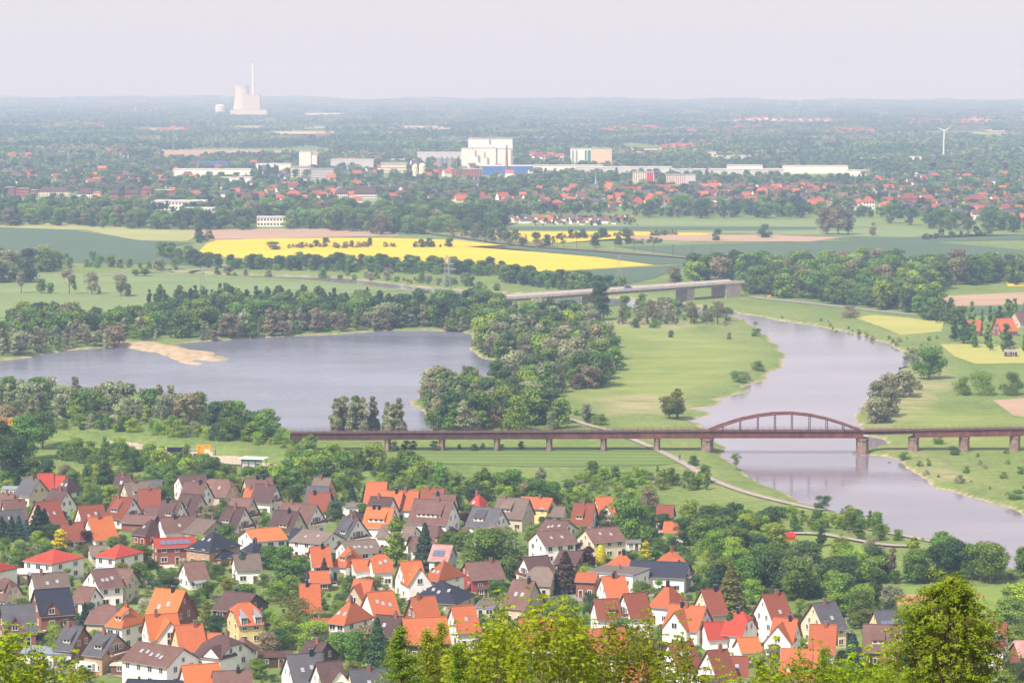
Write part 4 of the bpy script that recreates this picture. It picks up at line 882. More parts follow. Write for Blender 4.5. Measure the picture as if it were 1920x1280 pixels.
def trunk(shape, rng, hgt=10.0):
    b = MB(); r = random.Random(int(rng.integers(1e6))); H_ = hgt; top = {'conifer': .93, 'column': .5, 'shrub': .3, 'tall': .8, 'pine': .9}.get(shape, .62) * H_
    r0 = .028 * H_ if shape not in ('shrub', 'column') else .015 * H_
    pts = [Vector((0, 0, -.4))]
    for k in range(1, 6): pts.append(Vector((r.uniform(-.02, .02) * H_ * k * .3, r.uniform(-.02, .02) * H_ * k * .3, top * k / 5)))
    for k in range(5): b.bar(pts[k], pts[k+1], r0 * (1 - k * .17), 0, 6, r0 * (1 - (k + 1) * .17))
    if shape not in ('conifer', 'column'):
        for k in range(9):
            i = r.randint(2, 4); a0 = pts[i].lerp(pts[i+1], r.random()); an = r.uniform(0, 6.28); L = r.uniform(.16, .3) * H_ * (.5 if shape in ('tall',) else 1)
            m1 = a0 + Vector((math.cos(an) * L * .5, math.sin(an) * L * .5, L * .45)); m2 = m1 + Vector((math.cos(an + .4) * L * .4, math.sin(an + .4) * L * .4, L * .55))
            b.bar(a0, m1, r0 * .38, 0, 5, r0 * .24); b.bar(m1, m2, r0 * .24, 0, 4, r0 * .08)
    else:
        for k in range(12): an = k * 2.4; z = H_ * (.1 + .06 * k); b.bar((0, 0, z), (math.cos(an) * .2 * (H_ - z), math.sin(an) * .2 * (H_ - z), z - .03 * H_), .05, 0, 4, .02)
    return b
PROTO = {}
def proto(shape, lod, var):
    """10 m high; lod 0: crown and trunk meshes for single trees; 1, 2: joined, for woods"""
    key = (shape, lod, var)
    if key in PROTO: return PROTO[key]
    rng = np.random.default_rng(abs(hash((shape, var)) if False else (sum(ord(c) for c in shape) * 31 + var * 7 + lod)))
    n_, s_ = ((4600, .50), (2000, .70), (420, 1.45))[lod]
    if shape == 'conifer': n_ = int(n_ * 1.0); s_ *= .95
    if shape == 'sparse': n_ = int(n_ * .42); s_ *= .8
    if shape == 'wide': n_ = int(n_ * 1.7)
    if shape == 'column': s_ *= .7
    if shape in ('tall', 'oval'): s_ *= .8
    P, N, T = crown_points(shape, n_, rng)
    PROTO[key] = (P * 10, N, (s_ * (.7 + .6 * rng.random(n_))), T, trunk(shape, rng), rng)
    return PROTO[key]
LM = {}
def crown_mesh(shape, col, lod, var, joined=False):
    key = (shape, col, lod, var, joined)
    if key not in LM:
        P, N, S_, T, tb, rng = proto(shape, lod, var)
        LM[key] = leaf_mesh('crown', P, N, S_, T, LEAF[col], rng, extra=tb if joined else None, emat=BARK)
    return LM[key]
def trunk_mesh(shape, var, bark='b'):
    key = ('t', shape, var, bark)
    if key not in LM: LM[key] = proto(shape, 0, var)[4].mesh('trunk', [BIRCHBARK if bark == 'w' else BARK])
    return LM[key]
TREES = []
def tree(px, py, hgt, wid, shape, col, label, name='tree', cat='tree', group=None, bark='b', parts=True, loc=None):
    """wid: crown width in metres"""
    p_ = loc or ground_at(px, py)
    base = {'conifer': 5.2, 'column': 2.6, 'broad': 7.6, 'oval': 5.2, 'tall': 3.8, 'shrub': 14.5, 'sparse': 7.2, 'wide': 12.5, 'pine': 7}[shape]
    sz = hgt / 10; sx = wid / base; var = rnd.randrange(3); rz = rnd.uniform(0, 6.28)
    if parts and shape not in ('shrub',):
        r_ = empty(name, p_, rz); r_.scale = (sx, sx, sz)
        link('crown', crown_mesh(shape, col, 0, var), r_); link('trunk', trunk_mesh(shape, var, bark), r_)
    else:
        r_ = link(name, crown_mesh(shape, col, 0, var, True), None, p_, rz); r_.scale = (sx, sx, sz)
    tag(r_, label, cat, group); TREES.append((r_, p_, hgt)); return r_
# --- single trees the photograph shows, at their own places
NT = '''113,1034,6.6,7,oval,yellow|vivid yellow tree beside the purple beech
160,1028,5.4,9.5,shrub,purple|dark purple bush beside the yellow tree
72,1008,9.8,7.5,conifer,conifer|biggest dark spruce by the weathered red roof
84,1006,8.6,6,conifer,conifer|spruce touching the biggest spruce on its right
36,1014,7.6,5,conifer,spruce|middle spruce of the row at the left edge
22,1014,7.6,4.6,conifer,conifer|slim spruce in the row at the left edge
4,1012,7.2,5,conifer,conifer|spruce cut by the left edge
50,1014,6.6,4.4,conifer,spruce|bluish young spruce in front of the biggest spruce
196,914,8.8,7.5,oval,dark|tall dark tree alone at the upper meadow
60,905,9,7,broad,mid|green tree behind the slate roofed cream house
166,934,5.2,7,shrub,bright|bright green bush before the dark bungalow
192,942,5,6.5,shrub,dark|dark bush beside the bright green one
173,936,2.6,3.2,shrub,olive|small round olive bush on the upper lawns
22,905,15,13,broad,dark|great dark tree at the left margin of the meadow
4,880,17,12,broad,dark|tall dark tree cut by the left edge
52,862,16,13,broad,mid|high green tree at the left end of the bank
80,842,14,12,broad,dark|dark tree where the grassy bank begins
18,835,15,12,broad,brown|brownish high tree at the left edge
86,905,8,7,broad,dark|dark tree behind the red roof, upper left
120,905,6,8,shrub,brown|brownish bush on the upper meadow
454,1090,8.4,5.4,conifer,spruce|blue spruce in front of the tan roofed house
535,1099,11,10,oval,mid|large green tree in the middle of the village
562,1088,7,6,broad,mid|green tree beside the middle orange roofs
608,1096,7.4,4,conifer,redbrown|dark conifer beside the orange garden house
598,1088,6,2.4,column,dark|clipped dark column beside the conifer
743,1062,14,9,oval,bright|tall bright birch among the tan roofs
797,1070,13.5,8,conifer,conifer|tallest dark spruce in the middle of the village
920,1076,12.5,18,wide,mid|huge round green tree right of the village centre
877,992,5,6.5,broad,purple|dark purple tree beside the slate grey house
1118,1040,8,4.4,conifer,conifer|taller dark fir before the cream block
1157,1038,6,4,conifer,conifer|shorter dark fir before the cream block
1104,1068,6.6,7,oval,purple|dark purple tree beside a slim yellow one
1126,1062,6.2,2.8,column,yellow|slim yellow tree beside the purple one
1211,1052,6,4,oval,yellow|slim yellow bush left of the half hidden orange house
1060,1110,11,9,conifer,redbrown|dark pine before the flat roofed block
1180,1024,14,12,broad,mid|great green chestnut right of the cream block
1215,982,11,9,sparse,brown|bare looking tree with pale branches
1421,996,5.5,7,broad,purple|dark purple tree above the red toy house
1450,1000,8,9,broad,dark|dark round tree beside the purple one
1370,1148,13,9,conifer,olive|tall brownish conifer behind the red roofs
1345,1120,9,7,conifer,conifer|dark conifer left of the tall brownish one
1369,1215,8.4,3.2,column,dark|tallest dark cypress in front of the red half hipped house
1385,1214,6.8,2.4,column,dark|slender cypress right beside the tallest one
1410,1200,6.4,2.4,column,dark|cypress against the white half hipped gable
1237,1158,5.4,5.4,shrub,dark|round dark bush beside the orange hipped house
560,1180,7.8,15,shrub,olive|great olive mound of bushes below the creeper roof
583,1205,5.5,12,shrub,bright|bright green bushes before the olive mound
520,1212,5,9,shrub,bright|bright green bushes right of the pale yellow house
160,1180,6.8,4,conifer,conifer|pointed dark fir before the low brown bungalow
193,1176,6,4.4,oval,olive|thin olive tree before the low brown bungalow
348,1172,7.2,7,broad,redbrown|dull brown red tree beside the huge orange roof
388,1172,6.4,3.6,oval,olive|golden olive conifer beside the brown red tree
708,1258,12.5,7,conifer,dark|dark spruce at the bottom centre
690,1240,8.5,7,broad,brown|brown red leaved tree beside the bottom spruce
668,1250,8.4,6.5,broad,mid|round green tree left of the bottom spruce
640,1232,6,8,broad,mid|green tree between the bottom roofs
1600,1268,10,7,conifer,spruce|dark blue spruce among the right branches
1125,600,22.5,18,oval,dark|single huge dark tree before the motorway bridge
130,552,16.5,10.5,sparse,brown|tallest bare roadside tree on the left field
172,552,14.5,10,broad,grey|grey green roadside tree right of the tallest one
227,555,13.5,10,broad,grey|grey green roadside tree at the right end of the row
238,556,8,7,broad,mid|small green tree at the foot of the row's last tree
40,550,14,10,sparse,grey|grey roadside tree nearest the left end
78,550,9,8,broad,mid|small roadside tree among the grey ones
94,551,7,6,broad,mid|smallest roadside tree of the left field
186,552,4.5,4,oval,grey|young tree beside the grey roadside tree
140,545,6,4,oval,mid|young green tree under the tallest roadside one
272,518,6,8,broad,mid|little tree by the old river arm at the left
255,518,5,7,broad,mid|low tree left of the little river arm tree
1550,440,24,20,wide,brown|left of three great bare trees on the far field
1572,441,25,19,broad,brown|middle of three great bare trees on the far field
1590,440,22,15,broad,brown|right of three great bare trees on the far field
1433,446,12,16,shrub,dark|round dark bush on the far green field
1343,451,10,12,shrub,dark|round dark bush by the bare strip
1637,442,12,8,oval,brown|thin lone tree on the far field
1117,464,9.5,10,broad,dark|lone round tree by the railway
514,468,6.5,15,shrub,dark|dark bush alone in the rapeseed
176,490,8,9,shrub,mid|round bush on the blue green field
124,487,5,7,shrub,mid|small bush left of the round field bush
1742,710,14.5,18,wide,mid|broad round tree on the right river bank
1255,785,9,9,broad,olive|left tree of the pair on the river meadow
1270,784,12,10,oval,olive|right and taller tree of the pair on the meadow
1595,595,7,14,shrub,brown|brownish round bush on the far river bank
1804,740,8,10,shrub,mid|left clump of the tree row at the right
1845,740,10,15,shrub,mid|middle clump of the tree row at the right
1898,740,10,13,shrub,mid|right clump of the tree row at the right
1897,594,8,7.5,oval,purple|purple tree beside the right farm
1300,872,3.6,5.4,shrub,dark|dark bush between the path and the big pier
1380,880,5.8,4,sparse,mid|thin young tree at the water's edge
1420,694,4.5,9,shrub,mid|bush on the left river bank near the bend
1385,716,5,10,shrub,mid|bush behind the stony spits
1400,712,4,6,shrub,grey|grey bush on the stony bank
1258,632,3.5,5,shrub,dark|small dark bush alone on the meadow
1190,614,5,7,shrub,dark|dark bush near the motorway tree
1228,614,5,9,shrub,mid|bush near the row of thin trunks
1367,636,3.6,4,shrub,brown|little brown bush at the meadow's edge
1417,630,4,7,shrub,mid|bush at the tip of the meadow
1695,862,3,6,shrub,mid|bush beside the right bridge pier
1790,852,3,7,shrub,dark|low dark bush on the right bank
1760,832,4,6,shrub,mid|green bush behind the right piers
1903,935,3,8,shrub,mid|low bush by the lower right shore
1541,955,4.5,7,shrub,dark|round bush at the end of the cycle path
1588,970,3.8,5,shrub,dark|round bush on the lower river bank
1760,1018,3.2,5,shrub,mid|bush on the bank by the river path
1682,1013,3.4,4,shrub,mid|round bush right on the river path
1540,1024,5.6,4.5,oval,dark|young dark tree on the light lawn
1578,1040,5,9,shrub,olive|olive bush on the light lawn
1610,1010,5.5,5,oval,mid|young round tree by the park path
1650,1012,5,5,oval,mid|young round tree near the river path
1635,1038,5.4,8,shrub,grey|grey green bush before the river path
1870,1080,9,5,oval,mid|young tree at the lower river end'''
TK = dict(conifer=('conifer', 'conifer'), column=('cypress', 'conifer'), shrub=('bush', 'bush'))
for ln in NT.split('\n'):
    sp_, lab = ln.split('|'); q = sp_.split(',')
    nm, ct = TK.get(q[4], ('tree', 'tree'))
    tree(float(q[0]), float(q[1]), float(q[2]), float(q[3]), q[4], q[5], lab, nm, ct)
def inside(x, y, poly):
    c = False; j = len(poly) - 1
    for i in range(len(poly)):
        xi, yi = poly[i]; xj, yj = poly[j]
        if (yi > y) != (yj > y) and x < (xj - xi) * (y - yi) / (yj - yi) + xi: c = not c
        j = i
    return c
def scatter(pxpoly, sp, seed, jit=.45):
    """jittered hexagonal points on the ground inside a photograph outline"""
    r = random.Random(seed); W_ = [tuple(G(x, y)[:2]) for x, y in pxpoly]
    xs_ = [a_ for a_, _ in W_]; ys_ = [b_ for _, b_ in W_]; out = []; row = 0; y = min(ys_)
    while y < max(ys_):
        x = min(xs_) + (row % 2) * sp / 2
        while x < max(xs_):
            xx, yy = x + r.uniform(-jit, jit) * sp, y + r.uniform(-jit, jit) * sp
            if inside(xx, yy, W_): out.append((xx, yy))
            x += sp
        y += sp * .87; row += 1
    return out
def clear_of_houses(x, y, m_=1.2):
    for hx, hy, rr, _, L, W, rz in HOUSES:
        dx, dy = x - hx, y - hy
        if dx*dx + dy*dy > 500: continue
        c, s = math.cos(-rz), math.sin(-rz); a_, b_ = dx*c - dy*s, dx*s + dy*c
        if abs(a_) < L/2 + m_ and abs(b_) < W/2 + m_: return False
    return True
# instanced woods
def gn_group(name, coll):
    ng = bpy.data.node_groups.new(name, 'GeometryNodeTree')
    ng.interface.new_socket('Geometry', in_out='INPUT', socket_type='NodeSocketGeometry'); ng.interface.new_socket('Geometry', in_out='OUTPUT', socket_type='NodeSocketGeometry')
    i = ng.nodes.new('NodeGroupInput'); o = ng.nodes.new('NodeGroupOutput'); ip = ng.nodes.new('GeometryNodeInstanceOnPoints'); ci = ng.nodes.new('GeometryNodeCollectionInfo')
    ci.inputs['Collection'].default_value = coll; ci.inputs['Separate Children'].default_value = True; ci.inputs['Reset Children'].default_value = True
    ip.inputs['Pick Instance'].default_value = True
    def attr(nm, ty):
        a_ = ng.nodes.new('GeometryNodeInputNamedAttribute'); a_.data_type = ty; a_.inputs['Name'].default_value = nm
        return [s for s in a_.outputs if s.enabled and s.name == 'Attribute'][0]
    ng.links.new(i.outputs[0], ip.inputs['Points']); ng.links.new(ci.outputs[0], ip.inputs['Instance'])
    ng.links.new(attr('idx', 'INT'), ip.inputs['Instance Index']); ng.links.new(attr('rot', 'FLOAT_VECTOR'), ip.inputs['Rotation']); ng.links.new(attr('scl', 'FLOAT_VECTOR'), ip.inputs['Scale'])
    ng.links.new(ip.outputs[0], o.inputs[0]); return ng
GNC = {}
def palette(lod, items):
    key = (lod, tuple(items))
    if key not in GNC:
        c = bpy.data.collections.new('palette_%d' % len(GNC))
        for k, (sh, co, v) in enumerate(items):
            o = bpy.data.objects.new('p%03d' % k, crown_mesh(sh, co, lod, v, True)); c.objects.link(o)
        GNC[key] = gn_group('scatter_%d' % len(GNC), c)
    return GNC[key]
def points_obj(name, pts, idx, scl, rz, ng, label, kind='stuff'):
    me = bpy.data.meshes.new(name); n_ = len(pts); me.vertices.add(n_); me.vertices.foreach_set('co', np.array(pts, np.float32).ravel())
    a_ = me.attributes.new('idx', 'INT', 'POINT'); a_.data.foreach_set('value', np.array(idx, np.int32))
    a_ = me.attributes.new('rot', 'FLOAT_VECTOR', 'POINT'); a_.data.foreach_set('vector', np.array([(0, 0, r) for r in rz], np.float32).ravel())
    a_ = me.attributes.new('scl', 'FLOAT_VECTOR', 'POINT'); a_.data.foreach_set('vector', np.array(scl, np.float32).ravel())
    o = link(name, me); md = o.modifiers.new('scatter', 'NODES'); md.node_group = ng
    tag(o, label, kind=kind); return o
def wood(name, label, polys, sp, h0, h1, mix, lod, seed, wide=1.0, excl=None, gap=2.5):
    """mix: list of (shape, colour, weight)"""
    r = random.Random(seed); items = []; wts = []
    for sh, co, w_ in mix:
        for v in range(2): items.append((sh, co, v)); wts.append(w_)
    pts, idx, scl, rz = [], [], [], []
    for k, pl in enumerate(polys):
        for x, y in scatter(pl, sp, seed + k):
            if not clear_of_houses(x, y, gap): continue
            if excl and excl(x, y): continue
            i = r.choices(range(len(items)), wts)[0]; h_ = r.uniform(h0 * .62, h1 * 1.06); sh = items[i][0]
            base = {'conifer': 5.2, 'column': 2.6, 'broad': 7.6, 'oval': 5.2, 'tall': 3.8, 'shrub': 14.5, 'sparse': 7.2, 'wide': 12.5}[sh]
            if sh == 'shrub': h_ *= .6
            wd = {'conifer': .5, 'column': .3, 'broad': .85, 'oval': .62, 'tall': .42, 'shrub': 1.5, 'sparse': .75, 'wide': 1.3}[sh] * h_ * wide * r.uniform(.85, 1.2)
            pts.append((x, y, gz(x, y) if 700 < y < 2600 else 0)); idx.append(i); scl.append((wd / base, wd / base, h_ / 10)); rz.append(r.uniform(0, 6.28))
    return points_obj(name, pts, idx, scl, rz, palette(lod, items), label)
MIXED = [('oval','bright',1.5),('broad','mid',5),('broad','dark',3),('oval','mid',2),('broad','bright',1),('oval','grey',1),('broad','brown',.7)]
WILLOW = [('oval','grey',4),('tall','grey',3),('broad','silver',3),('oval','silver',3),('broad','brown',1),('oval','mid',2),('oval','bright',1)]
SCRUB = [('shrub','bright',4),('shrub','mid',4),('broad','bright',2),('broad','mid',3),('shrub','dark',1),('shrub','blossom',.5),('oval','mid',1)]
wood('lakeside_wood', 'mixed belt of trees between the lake and the left fields', [[(275,606),(420,594),(560,590),(700,590),(820,588),(905,590),(945,600),(900,621),(870,616),(720,611),(560,619),(460,625),(380,634),(340,634),(300,618)]], 9.5, 10, 15, [('broad','mid',5),('broad','dark',4),('oval','dark',2),('oval','mid',1)], 1, 1)
wood('conifer_wood', 'dark pointed trees behind the lakeside wood', [[(278,577),(420,574),(640,577),(740,582),(720,590),(560,590),(300,596)]], 8, 10, 14, [('oval','dark',4),('conifer','conifer',2),('oval','mid',2),('tall','dark',2)], 1, 2)
wood('willow_belt', 'grey brown willows along the far lake shore', [[(372,634),(440,624),(560,617),(700,610),(800,612),(884,615),(885,620),(800,615),(720,616),(560,625),(440,632),(380,638)],[(-60,660),(60,648),(150,640),(205,640),(222,649),(150,650),(60,664),(-60,674)],[(205,640),(228,642),(226,650),(205,650)]], 8, 9, 13, WILLOW + [('oval','brown',4)], 1, 3)
wood('roadside_wood', 'dark green trees behind the left willows', [[(-60,640),(20,618),(70,606),(140,610),(200,622),(270,612),(330,628),(300,640),(240,638),(150,636),(40,645),(-60,652)]], 9, 9, 14, MIXED, 1, 4)
wood('peninsula_wood', 'thick mixed wood on the tongue of land beside the lake', [[(890,655),(905,628),(960,604),(1060,604),(1108,612),(1142,655),(1160,695),(1135,722),(1060,740),(1010,754),(1035,775),(1050,800),(1040,812),(860,812),(812,806),(826,775),(800,762),(790,752),(850,740),(930,722),(1008,700),(1012,686),(950,674),(900,664)]], 9, 9, 14, [('broad','mid',5),('broad','dark',3),('broad','grey',3),('oval','grey',3),('broad','bright',1.5),('broad','brown',1.5),('oval','mid',2)], 1, 5)
wood('willow_point', 'pale grey green willows on the point in the lake', [[(892,655),(905,640),(940,628),(1010,640),(1040,660),(1020,680),(960,674),(905,666)],[(782,758),(800,748),(850,738),(900,730),(900,760),(850,790),(815,796),(800,770)]], 8, 9, 13, WILLOW, 1, 6)
wood('left_shore_wood', 'grey green trees between the lake and the grassy bank', [[(-60,762),(20,756),(100,756),(200,763),(300,768),(375,782),(380,800),(260,800),(160,792),(100,792),(-60,800)]], 8.5, 7.5, 12, WILLOW + [('broad','mid',3),('tall','mid',2)], 1, 7)
wood('bank_scrub', 'green bushes along the top of the grassy bank', [[(100,800),(160,796),(260,804),(400,812),(450,808),(540,826),(560,836),(600,850),(520,838),(400,826),(250,814),(110,806)]], 6.5, 5, 8.5, SCRUB, 1, 8)
wood('bridge_end_wood', 'green trees at the left end of the rusty bridge', [[(395,815),(430,800),(495,805),(518,818),(520,830),(470,830),(400,824)]], 8, 9, 14, [('broad','mid',4),('broad','dark',3),('oval','bright',1)], 1, 9)
wood('wall_bushes', 'low bushes growing in front of the pale noise wall', [[(190,846),(300,858),(400,872),(405,882),(300,868),(190,856)]], 4.5, 4, 6.5, SCRUB, 1, 26)
wood('village_edge_scrub', 'bright green scrub behind the village', [[(552,860),(640,882),(740,893),(860,908),(960,918),(1000,930),(940,934),(860,930),(760,912),(680,906),(640,925),(600,905),(552,900),(548,880)],[(110,848),(180,850),(300,870),(400,888),(445,898),(440,910),(350,900),(250,884),(110,866)],[(436,905),(550,900),(575,915),(540,925),(450,915)],[(640,890),(760,900),(900,914),(1000,926),(1060,940),(1000,945),(900,938),(800,925),(700,905)]], 5.6, 4.5, 8.5, SCRUB, 1, 10)
wood('meadow_scrub', 'bright bushes on the meadow above the right houses', [[(1050,905),(1120,895),(1220,892),(1340,900),(1330,918),(1200,920),(1100,920)],[(1000,930),(1100,925),(1230,935),(1240,960),(1150,960),(1040,955)],[(1480,975),(1560,968),(1640,985),(1660,1000),(1560,992),(1490,1000)]], 5.2, 3, 6, SCRUB, 1, 11)
wood('riverbank_scrub', 'bright green scrub along the lower river bank and path', [[(1400,975),(1470,960),(1560,974),(1640,994),(1700,1012),(1690,1026),(1600,1012),(1520,1003),(1430,998)],[(1560,966),(1620,982),(1700,1004),(1780,1021),(1840,1038),(1835,1042),(1700,1010),(1560,972)],[(1420,1040),(1500,1055),(1640,1060),(1760,1050),(1800,1062),(1640,1078),(1500,1070),(1420,1062)]], 7.5, 2.6, 5.2, SCRUB, 1, 28)
wood('far_bank_wood', 'large dark wood beyond the motorway bridge', [[(1250,532),(1330,512),(1420,510),(1500,512),(1700,508),(1790,515),(1960,515),(1960,535),(1770,535),(1764,552),(1700,560),(1765,580),(1745,592),(1620,578),(1490,560),(1420,550),(1380,545),(1370,532)],[(1392,540),(1440,540),(1500,556),(1480,560),(1400,552)]], 12, 11, 17, [('broad','mid',5),('broad','dark',5),('wide','mid',2),('broad','brown',1),('broad','bright',1)], 1, 12)
wood('river_hedge', 'long hedge of trees along the old river arm', [[(302,472),(325,482),(400,497),(470,500),(560,498),(640,500),(780,505),(920,508),(960,515),(960,522),(880,516),(700,512),(540,508),(380,503),(302,482)],[(940,520),(1000,528),(1120,540),(1172,547),(1165,553),(1040,545),(940,530)]], 9, 7, 11, [('broad','mid',4),('broad','dark',4),('shrub','mid',2)], 1, 13)
wood('arm_bushes', 'loose bushes on the banks of the old river arm', [[(380,508),(560,516),(640,515),(800,526),(940,540),(930,546),(780,532),(640,521),(480,514),(380,511)],[(0,500),(200,497),(330,503),(330,508),(200,503),(0,506)],[(1170,575),(1240,570),(1300,578),(1380,600),(1360,606),(1250,604),(1170,600)]], 12, 4, 9, [('shrub','mid',3),('broad','mid',2),('broad','grey',3)], 1, 14)
wood('thin_trunk_row', 'row of thin brownish trees beyond the meadow', [[(1160,604),(1260,602),(1370,608),(1365,613),(1250,609),(1160,610)]], 9, 10, 13, [('tall','brown',4),('sparse','brown',3),('tall','grey',2)], 1, 15)
wood('field_hedge', 'low dark hedges in the rapeseed', [[(540,463),(615,461),(615,464),(540,466)],[(625,463),(700,461),(700,464),(625,466)],[(716,462),(745,461),(745,464),(716,464)],[(775,462),(848,461),(846,464),(775,464)],[(1042,446),(1185,441),(1186,444),(1044,449)],[(1150,457),(1240,453),(1242,456),(1150,460)],[(1220,440),(1270,438),(1272,441),(1220,443)],[(1725,448),(1790,442),(1860,436),(1862,439),(1790,446),(1728,451)]], 7, 5, 8, [('shrub','dark',2),('shrub','brown',2),('broad','dark',1)], 1, 16)
wood('riverside_willows', 'grey green willows on the right bank above the bridge', [[(1622,800),(1630,770),(1660,745),(1700,722),(1722,728),(1720,742),(1680,760),(1665,800),(1640,806)],[(1690,672),(1712,668),(1715,690),(1700,690)]], 9.5, 7, 11, [('oval','grey',3),('broad','grey',4),('shrub','grey',3)], 1, 17)
wood('farm_trees', 'line of pale trunked trees before the right farm', [[(1765,632),(1800,634),(1850,648),(1930,662),(1930,668),(1850,656),(1780,644)],[(1700,598),(1740,596),(1800,604),(1900,604),(1930,610),(1880,612),(1790,612),(1740,604)]], 9, 9, 14, [('tall','mid',4),('oval','dark',2),('broad','mid',2)], 1, 18)
wood('left_field_wood', 'dark clump of trees at the left margin', [[(-40,508),(0,500),(60,498),(105,502),(105,509),(40,512),(-40,516)],[(-40,526),(20,522),(60,524),(60,530),(-40,534)]], 11, 12, 17, [('broad','grey',4),('broad','dark',3),('broad','mid',3)], 1, 19)
wood('under_bridge_bushes', 'dark bushes beneath the rusty bridge', [[(690,842),(1060,838),(1060,843),(690,847)]], 8, 4, 7, [('shrub','dark',3),('shrub','mid',2),('shrub','blossom',1)], 1, 20)
wood('path_bushes', 'bushes beside the path above the rusty bridge', [[(1045,765),(1090,778),(1150,800),(1160,808),(1120,800),(1060,780)]], 8, 5, 8, [('shrub','mid',3),('broad','dark',2),('broad','blossom',1)], 1, 21)
wood('bank_tufts', 'low scattered shrubs on the right river bank', [[(1640,860),(1720,845),(1900,850),(1950,870),(1950,950),(1850,925),(1760,900),(1690,868)],[(1380,600),(1500,612),(1620,628),(1690,650),(1700,640),(1560,604),(1420,588)],[(1660,640),(1760,625),(1780,700),(1740,690)]], 15, 1.6, 4.6, [('shrub','mid',3),('shrub','grey',2),('shrub','olive',2)], 1, 22)
wood('town_edge_wood', 'dark tree belt along the near edge of the town', [[(-60,425),(100,424),(250,430),(390,432),(480,432),(560,430),(650,434),(700,440),(800,440),(945,428),(950,416),(700,404),(400,402),(280,410),(100,402),(-60,400)]], 17, 12, 18, [('broad','dark',4),('broad','mid',4),('wide','mid',2),('broad','brown',1)], 1, 23, excl=lambda x, y: (abs(PX((x, y, 0))[0] - 508) < 34 and PX((x, y, 0))[1] > 416) or (284 < PX((x, y, 0))[0] < 420 and PX((x, y, 0))[1] < 424))
wood('town_front_trees', 'round dark trees before the right half of the town', [[(1180,402),(1250,398),(1340,402),(1520,404),(1520,410),(1340,410),(1180,408)],[(1660,418),(1740,424),(1930,428),(1930,436),(1800,436),(1690,424)],[(1420,392),(1500,392),(1500,400),(1400,402)]], 24, 11, 19, [('broad','dark',4),('broad','mid',4),('wide','mid',1),('oval','dark',2),('broad','brown',1)], 1, 27)
wood('avenue_wood', 'dark regular trees behind the railway', [[(720,428),(800,424),(950,420),(950,424),(800,430),(720,436)]], 9, 15, 19, [('broad','dark',3),('oval','dark',2)], 1, 24)
wood('railway_bushes', 'bushes and bare trees along the railway', [[(830,440),(900,440),(1000,452),(1060,462),(1050,468),(960,462),(860,450)],[(355,455),(400,446),(405,450),(372,462)]], 16, 6, 12, [('broad','dark',2),('shrub','brown',2),('sparse','brown',2)], 1, 25)
# ---------------------------------------------------------------- bridges, road furniture, masts
def AT(px, py, Y_):
    """the point at distance Y_ that the photograph shows at px, py"""
    xr = (px - 960) / F; yr = -(py - 640) / F
    t = Y_ / (CP + yr * SP); return Vector((xr * t, Y_, HC + (-SP + yr * CP) * t))
YB = 1040.0
rb = empty('railway_bridge', AT(1130, 846, YB)); tag(rb, 'long rusty railway bridge with one arched span across the river', 'bridge')
def loc_(o, base): o.parent = base; o.matrix_parent_inverse = Matrix.Translation(-Vector(base.location)); return o
def rpart(b, name, mats, smooth=False): return loc_(b.build(name, mats, None, smooth=smooth), rb)
PIERS = [(727, 's'), (829, 's'), (932, 's'), (1030, 's'), (1132, 's'), (1232, 's'), (1326, 'b'), (1617, 'b'), (1713, 'm'), (1808, 'm'), (1903, 'm'), (2000, 'm'), (2098, 'm'), (2196, 'm')]
def zdeck(px): return AT(px, np.interp(px, [545, 1326, 1617, 2010], [811, 807.5, 807.5, 801.5]), YB).z
ends = [545] + [p_[0] for p_ in PIERS]
for a_, b_ in zip(ends[:-1], ends[1:]):
    xa, xb = AT(a_, 810, YB).x + .06, AT(b_, 810, YB).x - .06; za, zb = zdeck(a_), zdeck(b_); gh = 1.0 if a_ == 1617 else 2.35
    b = MB(); light = a_ >= 1030 and a_ != 1617
    for y0 in (YB - 2.6, YB + 2.3):
        v = [(xa, y0, za - gh), (xb, y0, zb - gh), (xb, y0, zb), (xa, y0, za)]; w_ = [(x, y + .3, z) for x, y, z in v]
        b.face(v); b.face(w_[::-1]); b.face([v[3], v[2], w_[2], w_[3]]); b.face([v[0], w_[0], w_[1], v[1]]); b.face([v[0], v[3], w_[3], w_[0]]); b.face([v[1], w_[1], w_[2], v[2]])
    n_ = int((xb - xa) / 1.5)
    for k in range(n_ + 1):
        x = xa + (xb - xa) * k / n_; z = za + (zb - za) * k / n_; b.box(x - .06, x + .06, YB - 2.75, YB - 2.602, z - gh + .12, z - .12)
    b.box(xa, xb, YB - 2.85, YB - 2.602, min(za, zb) - gh - .02, min(za, zb) - gh + .12)
    rpart(b, 'girder', M['rust'] if light else M['rustdark'])
    b = MB(); b.face([(xa, YB - 3.1, za + .18), (xb, YB - 3.1, zb + .18), (xb, YB + 3.1, zb + .18), (xa, YB + 3.1, za + .18)]); b.face([(xa, YB - 3.1, za), (xb, YB - 3.1, zb), (xb, YB - 3.1, zb + .18), (xa, YB - 3.1, za + .18)])
    b.face([(xa, YB + 2.2, za - .5), (xa, YB - 2.2, za - .5), (xb, YB - 2.2, zb - .5), (xb, YB + 2.2, zb - .5)]); dk = rpart(b, 'deck', M['rustdark'])
    b = MB(); n_ = int((xb - xa) / 2.6)
    for y0 in (YB - 3.0, YB + 3.0):
        for k in range(n_): x = xa + (xb - xa) * (k + .5) / n_; z = za + (zb - za) * (k + .5) / n_; b.bar((x, y0, z + .15), (x, y0, z + 1.25), .05, 0, 4)
        for hz in (.7, 1.22): b.bar((xa, y0, za + hz), (xb, y0, zb + hz), .035, 0, 4)
    rpart(b, 'railing', M['rustdark'])
